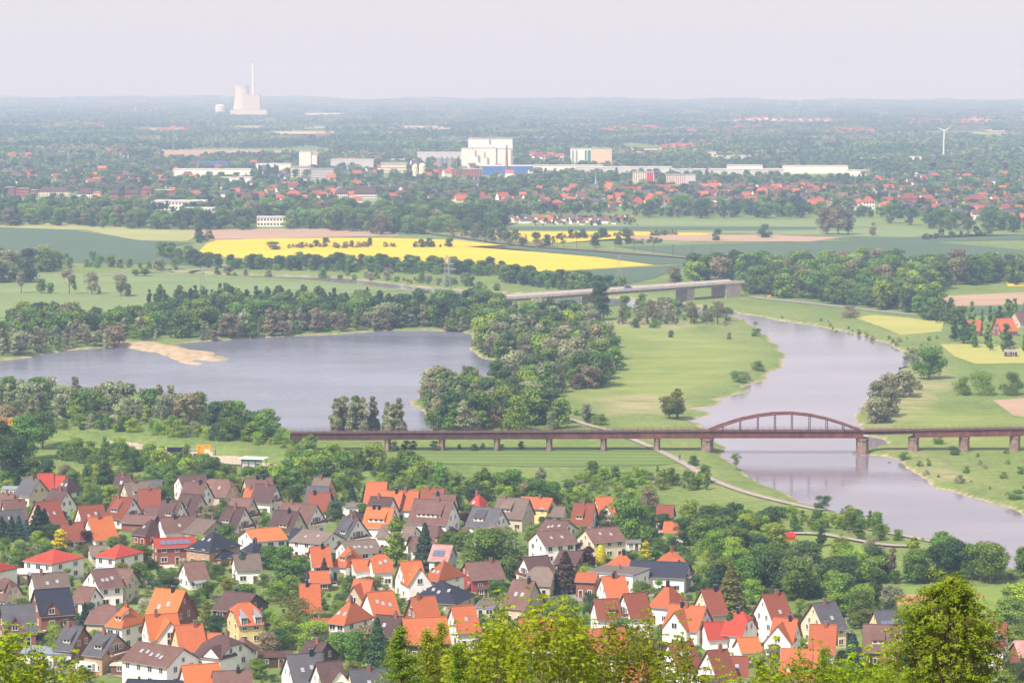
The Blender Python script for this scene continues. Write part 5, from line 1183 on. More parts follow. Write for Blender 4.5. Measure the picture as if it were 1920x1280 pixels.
for px, ty in PIERS:
    P = AT(px, 820, YB); zt = zdeck(px) - 2.5; wd, dp = dict(s=(1.1, 2.8), b=(2.25, 4.4), m=(1.9, 3.4))[ty]; b = MB(); zb = -3.4 if ty == 'b' else -1.0
    b.lathe([(wd * 1.12, zb), (wd, zt - .7)], (0, 0), 10); b.lathe([(wd * 1.1, zt - .7), (wd * 1.1, zt - .15)], (0, 0), 10)
    for i, q in enumerate(b.v): b.v[i] = (q[0] + P.x, q[1] * dp / wd + YB, q[2])
    pr = rpart(b, 'pier', M['stone'])
    b = MB(); b.box(P.x - .7, P.x + .7, YB - 2.7, YB + 2.7, zt - .14, zt + .12); rpart(b, 'bearing', M['rustdark'])
    if ty == 'b':
        b = MB(); b.lathe([(4.0, -2.2), (3.6, -.95)], (P.x, 0), 12); b.v = [(q[0], q[1] * 1.3 + YB, q[2]) for q in b.v]; rpart(b, 'footing', M['stone'])
AX = [(1328, 807), (1341, 801.5), (1355, 796), (1388, 785.5), (1421, 778.5), (1453, 774.5), (1485, 774), (1518, 777.5), (1550, 784.5), (1581, 794), (1600, 801), (1615, 807)]
for yy in (YB - 2.6, YB + 2.6):
    b = MB(); pts = [AT(x, y, YB) for x, y in AX]; pts = [Vector((p_.x, yy, p_.z)) for p_ in pts]
    for p_, q in zip(pts[:-1], pts[1:]): b.bar(p_, q, .34, 0, 4)
    rpart(b, 'arch', M['rust'])
    for p_ in pts[2:-2]:
        b = MB(); b.bar((p_.x, yy, zdeck(1470) - .1), (p_.x, yy, p_.z), .15, 0, 4); rpart(b, 'hanger', M['rustdark'])
for k in (3, 4, 5, 6, 7, 8):
    p_ = AT(AX[k][0], AX[k][1], YB); b = MB(); b.bar((p_.x, YB - 2.5, p_.z), (p_.x, YB + 2.5, p_.z), .14, 0, 4); rpart(b, 'cross_brace', M['rustdark'])
# motorway bridge
A_, B_ = G(885, 561, 9.5), G(1382, 526.5, 9.5); dv = (B_ - A_); LB = dv.length; an = math.atan2(dv.y, dv.x)
mb_ = empty('motorway_bridge', (A_.x, A_.y, 0), an); tag(mb_, 'long low concrete motorway bridge crossing the river behind the wood', 'bridge')
b = MB(); b.box(0, LB, -6.5, 6.5, 8.6, 9.3, 0, 1); b.build('deck', [M['concrete'], m_noisy('worn_pale_road', (.55, .50, .47), (.65, .6, .57), .5, .9)], mb_)
b = MB(); b.box(0, LB, -4.5, -3.9, 6.9, 8.59); b.box(0, LB, 3.9, 4.5, 6.9, 8.59); b.build('girder', m_noisy('darker_concrete', (.28, .23, .21), (.40, .33, .30), .4, .9), mb_)  # girders beneath the deck, in a darker concrete tone than the deck
for y0 in (-6.45, 6.15): b = MB(); b.box(0, LB, y0, y0 + .3, 9.31, 10.3); b.build('parapet', M['concrete'], mb_)
b = MB()
for k in range(int(LB / 4)): b.bar((k*4 + 1, 0, 9.31), (k*4 + 1, 0, 10.1), .07)
b.bar((0, 0, 10.0), (LB, 0, 10.0), .1); b.build('crash_barrier', M['metal'], mb_)
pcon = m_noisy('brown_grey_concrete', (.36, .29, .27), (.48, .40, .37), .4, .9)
for f_, w_ in ((.04, 3), (.13, 2), (.27, 2), (.42, 2), (.79, 6.5)):
    b = MB(); b.box(LB*f_ - w_/2, LB*f_ + w_/2, -5, 5, -3, 6.88); b.build('pier', pcon, mb_)
b = MB(); b.box(LB*.925, LB*.985, -6.3, 6.3, -1, 8.58); b.build('abutment', pcon, mb_)
# vehicles
def vehicle(kind, paint, loc, rz, label, sc=1.0):
    root = empty(kind, loc, rz, sc); tag(root, label, 'car' if kind == 'parked_car' or kind == 'moving_car' else kind.replace('_', ' '))
    if kind in ('parked_car', 'moving_car'):
        b = MB(); b.prism([(-2.15, .35), (2.15, .35), (2.2, .75), (1.2, .92), (.7, .95), (-1.5, .98), (-2.1, .9)], -.85, .85, 'y'); b.build('body', paint, root)
        b = MB(); b.prism([(-1.65, .96), (1.15, .93), (.35, 1.42), (-1.2, 1.45)], -.74, .74, 'y'); cb = b.build('cabin', M['glass'], root)
        b = MB(); b.box(-1.15, .3, -.7, .7, 1.43, 1.49); b.build('roof', paint, root)
        xs_ = (-1.35, 1.35); wr = .33
    elif kind == 'caravan':
        b = MB(); b.prism([(-2.6, .5), (2.6, .5), (2.75, 1.3), (2.5, 2.3), (2.0, 2.6), (-2.2, 2.6), (-2.7, 2.2), (-2.8, 1.2)], -1.05, 1.05, 'y'); b.build('body', M['white'], root)
        for x in (-1.5, .2): b = MB(); b.box(x, x + .9, -1.08, -1.02, 1.4, 2.0); b.build('window', M['glass'], root)
        b = MB(); b.box(1.3, 1.9, -1.08, -1.03, .6, 2.3); b.build('door', M['silver'], root)
        b = MB(); b.bar((-2.8, 0, .5), (-3.9, 0, .5), .06); b.build('drawbar', M['metal'], root)
        b = MB(); b.box(2.74, 2.80, -.5, .5, 1.5, 2.05); b.build('window', M['glass'], root)
        xs_ = (0,); wr = .35
    else:  # van
        b = MB(); b.prism([(-2.6, .4), (2.6, .4), (2.65, 1.1), (1.9, 1.35), (1.3, 2.1), (-2.55, 2.2)], -.95, .95, 'y'); b.build('body', paint, root)
        b = MB(); b.prism([(1.35, 1.3), (1.95, 1.32), (1.36, 2.0), (.6, 2.0), (.6, 1.3)], -.97, .97, 'y'); b.build('window', M['glass'], root)
        xs_ = (-1.6, 1.6); wr = .36
    for x in xs_:
        for y in (-.86, .7):
            b = MB(); b.lathe([(wr, -.09), (wr, .09)], (0, 0), 14); b.v = [(q[0], q[2], q[1]) for q in b.v]; b.build('wheel', M['black'], root, (x, y + .08, wr))
    return root
p_ = G(1195, 539, 10.6); t = (Vector((p_.x, p_.y, 0)) - Vector((A_.x, A_.y, 0))).dot(dv) / LB
q = Vector((A_.x, A_.y, 9.31)) + Vector((math.cos(an), math.sin(an), 0)) * t + Vector((math.sin(an), -math.cos(an), 0)) * 1.5
vehicle('moving_car', M['blue'], q, an, 'blue car driving over the motorway bridge', 1.3)
def V(kind, paint, px, py, rz, lab): p_ = ground_at(px, py); vehicle(kind, M[paint], (p_.x, p_.y, .2), rz, lab)
V('parked_car', 'redpaint', 100, 1191, .3, 'red car parked between the dark roofed brick houses')
V('parked_car', 'darkpaint', 80, 1199, .2, 'black car parked before the red car')
V('parked_car', 'silver', 118, 1199, .4, 'silver car in the street below the slate roofed brick house')
V('caravan', 'white', 165, 1262, -.1, 'white touring caravan parked by the dark conifer hedge')
V('van', 'white', 256, 1283, -.1, 'white van under the long brown terrace')
V('parked_car', 'silver', 842, 1044, -.4, 'silver car on the street beside the round green tree')
V('parked_car', 'darkpaint', 1055, 1114, -.5, 'dark car on the street before the dark pine')
rc_ = random.Random(12); nc_ = 0
for hx, hy, hr, lab, L, W, rz in list(HOUSES)[:165]:
    if nc_ >= 22 or hy > 1150 or rc_.random() < .8: continue
    dx_ = L/2 + 2.2; x, y = hx + math.cos(rz)*dx_*rc_.choice((-1, 1)), hy + math.sin(rz)*dx_ - 3.5
    if not clear_of_houses(x, y, 1.3): continue
    cn, pt = rc_.choice((('white', 'white'), ('silver', 'silver'), ('black', 'darkpaint'), ('blue', 'blue'), ('red', 'redpaint'), ('silver', 'silver')))
    ws = lab.split()[:9]
    while ws[-1] in ('a', 'the', 'of', 'with', 'in', 'by', 'and', 'at', 'on', 'its', 'beside', 'behind', 'before', 'below', 'right', 'left'): ws.pop()
    vehicle('parked_car', M[pt], (x, y, gz(x, y) + .02), rz + rc_.choice((0, 1.57)), f'{cn} car beside the ' + ' '.join(ws)); nc_ += 1; TREES.append((None, (x, y), 2))
# cyclists and walker on the path
def person(px, py, rz, label, bike=False, shirt='blue'):
    p_ = ground_at(px, py); root = empty('cyclist' if bike else 'person', (p_.x, p_.y, .35), rz); tag(root, label, 'cyclist' if bike else 'person')
    lift = .35 if bike else 0
    V_ = [(0,0,.95+lift),(0,0,1.2+lift),(.08*bike,0,1.45+lift),(.1*bike,0,1.55+lift),(.12*bike,0,1.70+lift),(0,.2,1.42+lift),(.15,.26,1.15+lift),(.35 if bike else .1,.24,1.0+lift),(0,-.2,1.42+lift),(.15,-.26,1.15+lift),(.35 if bike else .02,-.24,1.0+lift),(0,.1,.9+lift),(.28 if bike else .05,.12,.5+lift),(.1 if bike else -.05,.12,.06),(0,-.1,.9+lift),(.2 if bike else -.05,-.12,.5+lift),(.0 if bike else .1,-.12,.06 + lift*.5),(.22,.12,.03),(.2,-.12,.03 + lift*.5)]
    E_ = [(0,1),(1,2),(2,3),(3,4),(2,5),(5,6),(6,7),(2,8),(8,9),(9,10),(0,11),(11,12),(12,13),(0,14),(14,15),(15,16),(13,17),(16,18)]
    me = bpy.data.meshes.new('body'); me.from_pydata(V_, E_, []); o = link('body', me, root); o.modifiers.new('skin', 'SKIN')
    rr = [.15,.15,.14,.06,.11,.07,.05,.04,.07,.05,.04,.1,.07,.05,.1,.07,.05,.035,.035]
    for v_, r_ in zip(me.skin_vertices[0].data, rr): v_.radius = (r_, r_)
    me.skin_vertices[0].data[0].use_root = True; o.modifiers.new('sub', 'SUBSURF').levels = 1; me.materials.append(M[shirt])
    if bike:
        b = MB()
        for x in (-.5, .55):
            for k in range(12): a0, a1 = k*.5236, (k+1)*.5236; b.bar((x + .34*math.cos(a0), 0, .34 + .34*math.sin(a0)), (x + .34*math.cos(a1), 0, .34 + .34*math.sin(a1)), .025)
        b.bar((-.5, 0, .34), (-.1, 0, .85), .02); b.bar((-.1, 0, .85), (.45, 0, .85), .02); b.bar((.45, 0, .95), (.55, 0, .34), .02); b.bar((-.1, 0, .85), (.05, 0, .3), .02); b.bar((.05, 0, .3), (.45, 0, .85), .02); b.bar((.42, -.25, 1.0), (.42, .25, 1.0), .02)
        b.build('bicycle', M['darkpaint'], root)
person(1275, 864, 2.2, 'cyclist riding on the pale path below the big pier', True, 'darkpaint')
person(1106, 793, 2.4, 'cyclist in blue on the path above the bridge', True, 'blue')
person(1111, 795, 2.4, 'person in white beside the blue cyclist on the path', False, 'white')
# noise wall, gantry, glass shelter
nw = [(196,836),(232,840),(262,844),(302,849),(350,856),(400,864),(455,874),(500,880),(548,888)]
NP = [ground_at(*q) for q in nw]
r_ = empty('noise_wall', NP[0]); tag(r_, 'pale pinkish noise barrier wall along the grassy bank', 'wall')
for k, (a_, b_) in enumerate(zip(NP[:-1], NP[1:])):
    b = MB(); d = (b_ - a_); L = d.length; d.normalize(); rz_ = math.atan2(d.y, d.x); n_ = max(1, int(L / 3.2))
    for j in range(n_): b.box(L*j/n_ + .05, L*(j+1)/n_ - .05, -.12, .12, -.5, 2.2 + .2 * math.sin(j*1.7 + k))
    for j in range(n_ + 1): b.box(L*j/n_ - .04, L*j/n_ + .04, -.2, .2, -.5, 2.45)
    o = b.build('wall_panel', M['wallpink']); o.location = a_; o.rotation_euler = (0, 0, rz_); o.parent = r_; o.matrix_parent_inverse = Matrix.Translation(-Vector(NP[0]))
p_ = ground_at(476, 884); r_ = empty('glass_shelter', p_, -.25); tag(r_, 'glazed steel stair shelter with flat white roof by the noise wall', 'shelter')
b = MB(); b.box(-4.6, 4.6, -3, 3, 4.7, 4.95); b.build('roof', M['white'], r_)
b = MB(); b.box(-3.6, 1.2, -2.2, 2.2, -.3, 3.1); b.build('wall', WALL['lilac'], r_)
b = MB()
for x in (-3.7, -1.2, 1.4, 3.7):
    for y in (-2.4, 2.4): b.box(x - .1, x + .1, y - .1, y + .1, -.3, 4.68)
for z in (3.2, 3.9): b.box(-3.7, 3.7, -2.42, -2.3, z, z + .08)
b.build('frame', M['greenpaint'], r_)
b = MB(); b.box(-3.58, 3.58, -2.28, -2.24, 3.15, 4.66); b.build('glass_panel', M['skyglass'], r_)
def board(x0, x1, y0, y1, Y_, mat, label, legs, inset=None, name='road_sign', cat='sign', foot=None):
    A0, A1 = AT(x0, y1, Y_), AT(x1, y0, Y_); fz = gz((A0.x + A1.x)/2, Y_) if foot is None else foot
    r_ = empty(name, ((A0.x + A1.x)/2, Y_, fz)); tag(r_, label, cat); w_ = (A1.x - A0.x)/2; z0, z1 = A0.z - fz, A1.z - fz
    b = MB(); b.box(-w_, w_, -.08, .08, z0, z1); b.build('panel', mat, r_)
    if inset: b = MB(); b.box(w_*inset[0], w_*inset[1], -.12, -.081, z0 + (z1-z0)*inset[2], z0 + (z1-z0)*inset[3]); b.build('inset_panel', M['white'], r_)
    for x in legs: b = MB(); b.bar((w_*x, .2, -.3), (w_*x, .2, z1), .14); b.build('post', M['metal'], r_)
    return r_
s_ = board(369, 395, 833, 851, 1004, M['signyellow'], 'large orange yellow road sign above the noise wall', (-.8, 1.6), (.1, .85, .1, .5))
A0 = AT(382, 842, 1004)
for (x, z, w_) in ((-1.6, .9, .8), (-1.6, .2, .6), (.9, 1.1, .9), (-1.7, -.8, .5), (.4, -1.0, .3)):   # small dark marks of the lettering
    b = MB(); b.box(x - w_/2, x + w_/2, -.115, -.082, A0.z - s_.location.z + z - .12, A0.z - s_.location.z + z + .12); b.build('lettering', M['wood'], s_)
board(313, 345, 838, 847, 1008, M['darkpaint'], 'dark back of a road sign left of the yellow one', (-.7, .7), name='road_sign')
b = MB(); a0, a1 = AT(345, 843, 1006.2), AT(404, 842, 1006.2); b.bar(a0, a1, .16); b.bar((a1.x, 1006.2, gz(a1.x, 1006.2) - .3), a1, .18); b.bar((a0.x, 1006.2, gz(a0.x, 1006.2) - .3), a0, .18)
tag(b.build('sign_gantry', M['metal']), 'grey steel gantry beam beside the yellow sign', 'gantry')
board(41, 53, 590, 606, 1560, M['signyellow'], 'tall yellow sign among the trees at the left', (-.5, .5), foot=0)
board(1685, 1691, 572, 583, 1700, M['signyellow'], 'small yellow sign on the far river bank', (0,), foot=0)
board(-8, 25, 783, 797, 1050, M['signyellow'], 'orange yellow sign behind the trees at the left edge', (-.5, .5), foot=0)
board(1438, 1446, 553, 558, 1790, M['signyellow'], 'small orange sign by the road beyond the river', (0,), foot=0)
g1 = board(206, 230, 580, 587, 1620, M['metal'], 'overhead signs on a grey gantry by the left wood', (-1.25, 1.35), foot=0, name='sign_gantry', cat='gantry')
board(183, 204, 606, 611, 1600, M['concrete'], 'short concrete overpass between the left trees', (-.9, .9), foot=0, name='overpass', cat='bridge')
# lattice pylons and masts
def pylon_mesh(Hh):
    b = MB(); w0, w1 = Hh * .11, Hh * .025
    cor = [(-1, -1), (1, -1), (1, 1), (-1, 1)]; n_ = 7
    for (i, j) in cor: b.bar((i*w0, j*w0, -1), (i*w1, j*w1, Hh), .13, 0, 3)
    for k in range(n_):
        z0, z1 = Hh*k/n_, Hh*(k+1)/n_; u0, u1 = w0 + (w1-w0)*k/n_, w0 + (w1-w0)*(k+1)/n_
        for q in range(4):
            c0, c1 = cor[q], cor[(q+1) % 4]; b.bar((c0[0]*u0, c0[1]*u0, z0), (c1[0]*u1, c1[1]*u1, z1), .07, 0, 3); b.bar((c1[0]*u0, c1[1]*u0, z0), (c0[0]*u1, c0[1]*u1, z1), .07, 0, 3)
    for zf, wf in ((.62, .26), (.76, .20), (.89, .13)):
        for s in (-1, 1): b.bar((0, 0, Hh*zf + .8), (s*Hh*wf, 0, Hh*zf), .10, 0, 3); b.bar((0, 0, Hh*zf - .3), (s*Hh*wf, 0, Hh*zf), .08, 0, 3)
    return b.mesh('pylon', [M['metal']])
PYM = pylon_mesh(24)
for k, (px, yb, yt) in enumerate([(838,547,478),(1160,524,478),(380,548,497),(15,318,300),(85,316,282),(128,315,285),(182,313,286),(227,312,284),(276,292,268),(325,287,266),(362,285,264),(399,284,265),(1448,300,278),(1000,246,238)]):
    p_ = G(px, yb); o = link('pylon', PYM, None, p_, rnd.uniform(-.5, .5)); s_ = (yb - yt) * MPP(p_) / 24; o.scale = (s_, s_, s_)
    tag(o, ['tall lattice pylon by the old river arm', 'lattice pylon standing in the field left of the motorway bridge', 'lattice pylon before the conifer wood'][k] if k < 3 else 'thin pale power pylon in the hazy distance', 'pylon', 'electricity pylons')
b = MB(); b.box(-.09, .09, -.09, .09, 0, 8); b.box(-.05, 2.6, -.05, .05, 7.0, 7.12); b.bar((0, 0, 7.9), (2.4, 0, 7.1), .04); CM = b.mesh('catenary_mast', [M['rustdark']])
RL = smooth([(700,428),(800,436),(880,446),(960,457),(1030,463),(1100,468),(1180,474),(1260,480),(1340,487),(1420,494)], 3)
road('railway_track', RL, 9, m_noisy('brown_ballast', (.12, .08, .07), (.2, .14, .12), .5), 'brown railway line crossing the fields', 1.0)
for k, px in enumerate(range(865, 1345, 36)):
    py = float(np.interp(px, [q[0] for q in RL], [q[1] for q in RL])); p_ = G(px, py, 1.0); p_.z = .9
    o = link('catenary_mast', CM, None, p_, 1.2); o.scale = (1.3, 1.3, 1.15); tag(o, 'dark catenary mast beside the railway line', 'mast', 'catenary masts along the railway')
# boats of driftwood, bench and other small riverside things
p_ = G(1697, 686); b = MB(); b.box(-3, 3, -1, 1, WZ - .3, WZ + .6); b.box(-1, 1.2, -.7, .7, WZ + .61, WZ + 1.3, 1)
tag(b.build('moored_boat', [M['darkpaint'], M['glass']], None, (p_.x, p_.y, 0)), 'small dark boat moored under the round bank tree', 'boat')
p_ = ground_at(1478, 1014); r_ = empty('play_hut', p_, .4); tag(r_, 'red and yellow garden hut beside the dark purple tree', 'hut')
b = MB(); b.box(-1.6, 1.6, -1.2, 1.2, -.2, 1.7); b.build('wall', M['signyellow'], r_); b = MB(); b.slab([[(-1.9,-1.6,1.5),(1.9,-1.6,1.5),(1.9,0,2.6),(-1.9,0,2.6)],[(1.9,1.6,1.5),(-1.9,1.6,1.5),(-1.9,0,2.6),(1.9,0,2.6)]], .1); b.build('roof', M['redpaint'], r_)
# ---------------------------------------------------------------- single trees of the near woods and gardens
def rel_label(kind, colw, loc, extra=''):
    x, y = loc[0], loc[1]; best = min(HOUSES, key=lambda h_: (h_[0] - x) ** 2 + (h_[1] - y) ** 2)
    d = math.hypot(best[0] - x, best[1] - y)
    dx, dy = x - best[0], y - best[1]
    rel = ('right of' if dx > 0 else 'left of') if abs(dx) > abs(dy) * .8 else ('behind' if dy > 0 else 'in front of')
    ws = best[3].split()
    cut = 16 - len(f'{colw} {kind} {rel} the'.split())
    if len(ws) > cut:
        ws = ws[:cut]
        while ws[-1] in ('a', 'the', 'of', 'with', 'in', 'by', 'and', 'at', 'on', 'its', 'beside', 'behind', 'before', 'below', 'right', 'left', 'three', 'dark', 'white', 'to'): ws.pop()
    first = '' if ws[0] in ('left', 'right', 'larger', 'smaller', 'front', 'rear', 'cream') else ''
    return f'{colw} {kind} {rel} the ' + ' '.join(ws), d
AUTO = []
CW = dict(mid='green', bright='bright green', dark='dark green', grey='grey green', brown='brownish', conifer='dark', spruce='bluish', olive='olive green', blossom='white flowering', purple='purple')
def auto_tree(x, y, hgt, shape, col, group, zone=None, widf=1.0, parts=True):
    kind = TK.get(shape, ('tree', 'tree'))
    wid = {'conifer': .55, 'column': .34, 'broad': .88, 'oval': .65, 'tall': .45, 'shrub': 1.35, 'sparse': .75, 'wide': 1.3, 'pine': .7}[shape] * hgt * widf
    loc = Vector((x, y, gz(x, y)))
    lab, d = rel_label(kind[0], CW[col], loc)
    if zone and d > 40: lab = f'{CW[col]} {kind[0]} {zone}'
    o = tree(0, 0, hgt, wid, shape, col, lab, kind[0], kind[1], group, loc=loc, parts=parts)
    AUTO.append((o, loc, hgt)); return o
R5 = random.Random(55)
def pick(mix): return R5.choices(mix, [m_[2] for m_ in mix])[0][:2]
near = lambda x, y, d: any((p_[1][0]-x)**2 + (p_[1][1]-y)**2 < d*d for p_ in TREES)
RB = [('broad','mid',4),('broad','bright',2.5),('broad','dark',2.5),('oval','dark',1),('broad','grey',.8),('broad','brown',.6),('oval','bright',1)]
def zone(poly, sp, h0, h1, mix, group, where, seed, m_=2.0, lim=999):
    k = 0
    for x, y in scatter(poly, sp, seed):
        if k >= lim or not clear_of_houses(x, y, m_) or near(x, y, sp * .4): continue
        sh, co = pick(mix); auto_tree(x, y, R5.uniform(h0, h1), sh, co, group, where); k += 1
zone([(1310,1082),(1400,1076),(1500,1080),(1585,1088),(1590,1125),(1500,1130),(1400,1125),(1330,1112)], 10.5, 7.5, 11, RB, 'trees of the wood behind the red roofs', 'in the wood behind the tallest red brown gable', 71)
wood('grove_undergrowth', 'bushes and young growth under the trees right of the village', [[(1320,1082),(1400,1078),(1500,1082),(1585,1088),(1590,1125),(1500,1130),(1400,1125),(1330,1112)],[(1540,1082),(1650,1082),(1760,1080),(1960,1080),(1960,1092),(1760,1092),(1600,1096)],[(1205,1012),(1240,990),(1300,978),(1400,982),(1470,1010),(1470,1045),(1420,1052),(1330,1062),(1310,1030),(1250,1005)],[(1120,990),(1170,960),(1230,950),(1210,1000),(1165,1000)],[(1590,1135),(1650,1140),(1690,1160),(1660,1175),(1600,1175),(1560,1150)]], 6.0, 4, 7, SCRUB + [('broad','dark',4),('broad','mid',3)], 1, 91)
zone([(1550,1094),(1650,1095),(1760,1094),(1960,1094),(1960,1076),(1760,1076),(1650,1080),(1560,1080)], 7.5, 8, 11.5, RB + [('tall','brown',2)], 'tree belt between river and sports ground', 'in the belt between the river and the sports ground', 72)
zone([(1205,1012),(1240,990),(1300,978),(1400,982),(1470,1010),(1470,1045),(1420,1052),(1330,1066),(1310,1040),(1250,1015)], 9.5, 6, 9.5, RB, 'trees right of the village', 'in the grove right of the chestnut', 73)
zone([(1130,990),(1170,960),(1230,950),(1210,1000),(1165,1000)], 9, 6, 9, RB, 'trees right of the village', 'in the grove right of the chestnut', 74)
zone([(1590,1135),(1650,1140),(1690,1160),(1660,1175),(1600,1175),(1560,1150)], 9.5, 7, 11, RB, 'trees below the sports ground', 'between the slate roofed house and the sports ground', 75)
zone([(1850,1175),(1960,1150),(1960,1260),(1900,1240),(1880,1200)], 9.5, 7, 11, RB, 'trees at the lower right edge', 'at the lower right edge of the village', 76)
zone([(905,935),(960,930),(1000,940),(1060,955),(1020,965),(930,930)], 8.5, 8, 12, [('sparse','brown',2),('oval','grey',2),('broad','mid',3),('broad','olive',2)], 'trees behind the yellow house', 'behind the orange roofed pale yellow house', 77, 1.5)
zone([(625,812),(760,812),(760,822),(625,822)], 5.5, 11, 15.5, [('tall','grey',3),('tall','mid',1)], 'slender trees between lake and rusty bridge', 'between the lake and the rusty bridge', 78)
# gardens between the houses
VG = [(-10,905),(230,880),(460,892),(640,905),(800,930),(1000,945),(1160,965),(1310,1000),(1320,1070),(1590,1150),(1700,1175),(1930,1180),(1930,1285),(1500,1285),(-10,1285)]
GM = [('shrub','mid',4),('shrub','bright',2.5),('shrub','dark',2.5),('broad','mid',4),('broad','bright',2),('broad','dark',2.5),('conifer','conifer',1.3),('oval','mid',1.6),('column','dark',.5),('shrub','olive',1),('broad','olive',.7),('broad','brown',.7),('shrub','blossom',.5),('shrub','purple',.3)]
cand = scatter(VG, 7.2, 80, .5); R5.shuffle(cand); nt_ = nb_ = 0
for x, y in cand:
    if not clear_of_houses(x, y, 1.6) or near(x, y, 3.6): continue
    sh, co = pick(GM)
    hh = R5.uniform(2.2, 4.6) if sh == 'shrub' else R5.uniform(3.6, 7.2)
    # keep the fronts of the houses mostly in view: only low bushes right before a wall
    fr = any(0 < h_[1] - y < h_[2] + 6 and abs(h_[0] - x) < h_[4]*.5 for h_ in HOUSES)
    if fr: hh = min(hh, 2.6); sh = 'shrub' if sh != 'conifer' or R5.random() < .8 else sh
    if sh == 'shrub': nb_ += 1
    else: nt_ += 1
    if nt_ > 150 and sh != 'shrub': continue
    if nb_ > 270 and sh == 'shrub': continue
    auto_tree(x, y, hh, sh, co, 'garden trees and bushes of the village', None, 1.15)
# same wording: tell pairs apart by height, share the label within the group beyond that
from collections import defaultdict
dd = defaultdict(list)
for o, loc, hgt in AUTO: dd[o['label']].append((hgt, o))
for lab, li in dd.items():
    if len(li) == 2 and not lab.split()[-1] == '' and len(lab.split()) <= 13:
        li.sort(key=lambda t: t[0]); li[0][1]['label'] = 'shorter ' + lab; li[1][1]['label'] = 'taller ' + lab
print('TREES', len(TREES), nt_, nb_)
# clipped hedges
def hedge(p, wd, ht, col, label):
    P = [ground_at(*q) for q in p]; rng = np.random.default_rng(int(p[0][0])); A = []; N = []
    for a_, b_ in zip(P[:-1], P[1:]):
        L = (b_ - a_).length; n_ = int(L * 90); t = rng.random(n_); d = (b_ - a_).normalized(); nn = np.array((-d.y, d.x, 0))
        f = rng.integers(0, 3, n_); off = np.where(f == 0, -wd/2, np.where(f == 1, wd/2, (rng.random(n_) - .5) * wd)); z = np.where(f == 2, ht, rng.random(n_) * ht)
        A.append(np.array(a_)[None] + np.array(b_ - a_)[None] * t[:, None] + nn[None] * off[:, None] + np.array((0, 0, 1))[None] * z[:, None] + rng.normal(0, .08, (n_, 3)))
        N.append(np.where((f == 2)[:, None], np.array((0, 0, 1.0)), nn[None] * np.sign(off)[:, None]) + rng.normal(0, .4, (n_, 3)))
    A = np.concatenate(A); N = np.concatenate(N)
    o = link('hedge', leaf_mesh('hedge', A, N, np.full(len(A), .34), rng.random(len(A)), LEAF[col], rng)); return tag(o, label, 'hedge')
hedge([(92,1165),(120,1180)], 1.6, 2.4, 'olive', 'clipped green hedge beside the dark blue brick house')
hedge([(160,1180),(205,1188)], 1.2, 1.6, 'olive', 'clipped hedge behind the slate roofed brick house')
hedge([(820,1137),(905,1128)], 1.2, 1.4, 'dark', 'dark hedge before the dark blue hipped bungalow')
hedge([(860,1008),(885,1012)], 1.3, 2.0, 'dark', 'dark hedge right of the brown hipped bungalow')
hedge([(0,1030),(18,1034)], 1.4, 1.8, 'bright', 'yellow green hedge at the left edge')
hedge([(150,948),(205,946)], 1.2, 1.4, 'dark', 'dark hedge on the upper lawns')
# ---------------------------------------------------------------- the distant town and plain
def far_win(): 
    if 'fw' not in CACHE: b = MB(); b.box(-.75, .75, -.04, .05, -.8, .8); CACHE['fw'] = b.mesh('window', [M['glass']])
    return CACHE['fw']
def block(x0, x1, yt, yb, dep, wall, roof, label, name='industrial_building', cat='building', wins=None, rz=0.0, base=None):
    P0, P1 = G(x0, yb), G(x1, yb); cx = (P0.x + P1.x)/2; Y_ = P0.y; Hh = AT(x0, yt, Y_).z; L = (P1.x - P0.x)
    r_ = base or empty(name, (cx, Y_, 0), rz); 
    if base is None: tag(r_, label, cat)
    ox = 0 if base is None else cx - base.location.x; oy = 0 if base is None else Y_ - base.location.y
    b = MB(); b.box(ox - L/2, ox + L/2, oy, oy + dep, -1, Hh); b.build('wall', wall, r_)
    b = MB(); b.box(ox - L/2 - .4, ox + L/2 + .4, oy - .4, oy + dep + .4, Hh + .01, Hh + .9); b.build('roof', roof, r_)
    if wins:
        nx, nz, s_ = wins
        for i in range(nx):
            for j in range(nz):
                o = link('window', far_win(), r_, (ox - L/2 + L*(i+.5)/nx, oy, Hh*(j+.55)/nz)); o.scale = (s_, 1, s_)
    return r_
LC, CR = m_wall('white_cladding', (.80, .77, .74)), m_wall('cream_cladding', (.75, .68, .55))
pk = m_wall('pinkish_concrete', (.70, .62, .56)); blu = m_noisy('blue_cladding', (.03, .11, .42), (.045, .15, .5), .2, .5)
gl = m_wall('pale_grey_cladding', (.55, .53, .56)); rbk = m_noisy('far_red_brick', (.28, .09, .07), (.36, .13, .1), .3)
dr = m_noisy('grey_flat_roof', (.3, .28, .28), (.4, .38, .38), .1); hall = m_noisy('pale_metal_roof', (.5, .47, .5), (.62, .6, .62), .05)
# power station
r_ = block(455, 487, 178, 214, 70, pk, dr, 'pale power station with one cooling tower and a tall chimney on the horizon', 'power_station', 'power station')
Y0 = r_.location.y; mp = MPP((r_.location.x, Y0, 30))
def rel(px): return AT(px, 214, Y0).x - r_.location.x
zz = lambda py: AT(470, py, Y0).z
b = MB(); R_ = 18 * mp; b.lathe([(R_*1.06, -1), (R_*.92, zz(200)), (R_*.80, zz(186)), (R_*.73, zz(172)), (R_*.72, zz(166)), (R_*.76, zz(160))], (rel(452), 60), 40)
b.build('cooling_tower', m_noisy('tower_concrete', (.66, .60, .55), (.72, .65, .60), .01, world=False), r_, smooth=False)
b = MB(); b.lathe([(3.4*mp, -1), (2.3*mp, zz(130)), (2.1*mp, zz(116))], (rel(474.5), 20), 20); ch = b.build('chimney', LC, r_); b = MB(); b.lathe([(2.5*mp, zz(117)), (2.5*mp, zz(114))], (rel(474.5), 20), 20); b.build('chimney_top', dr, ch)
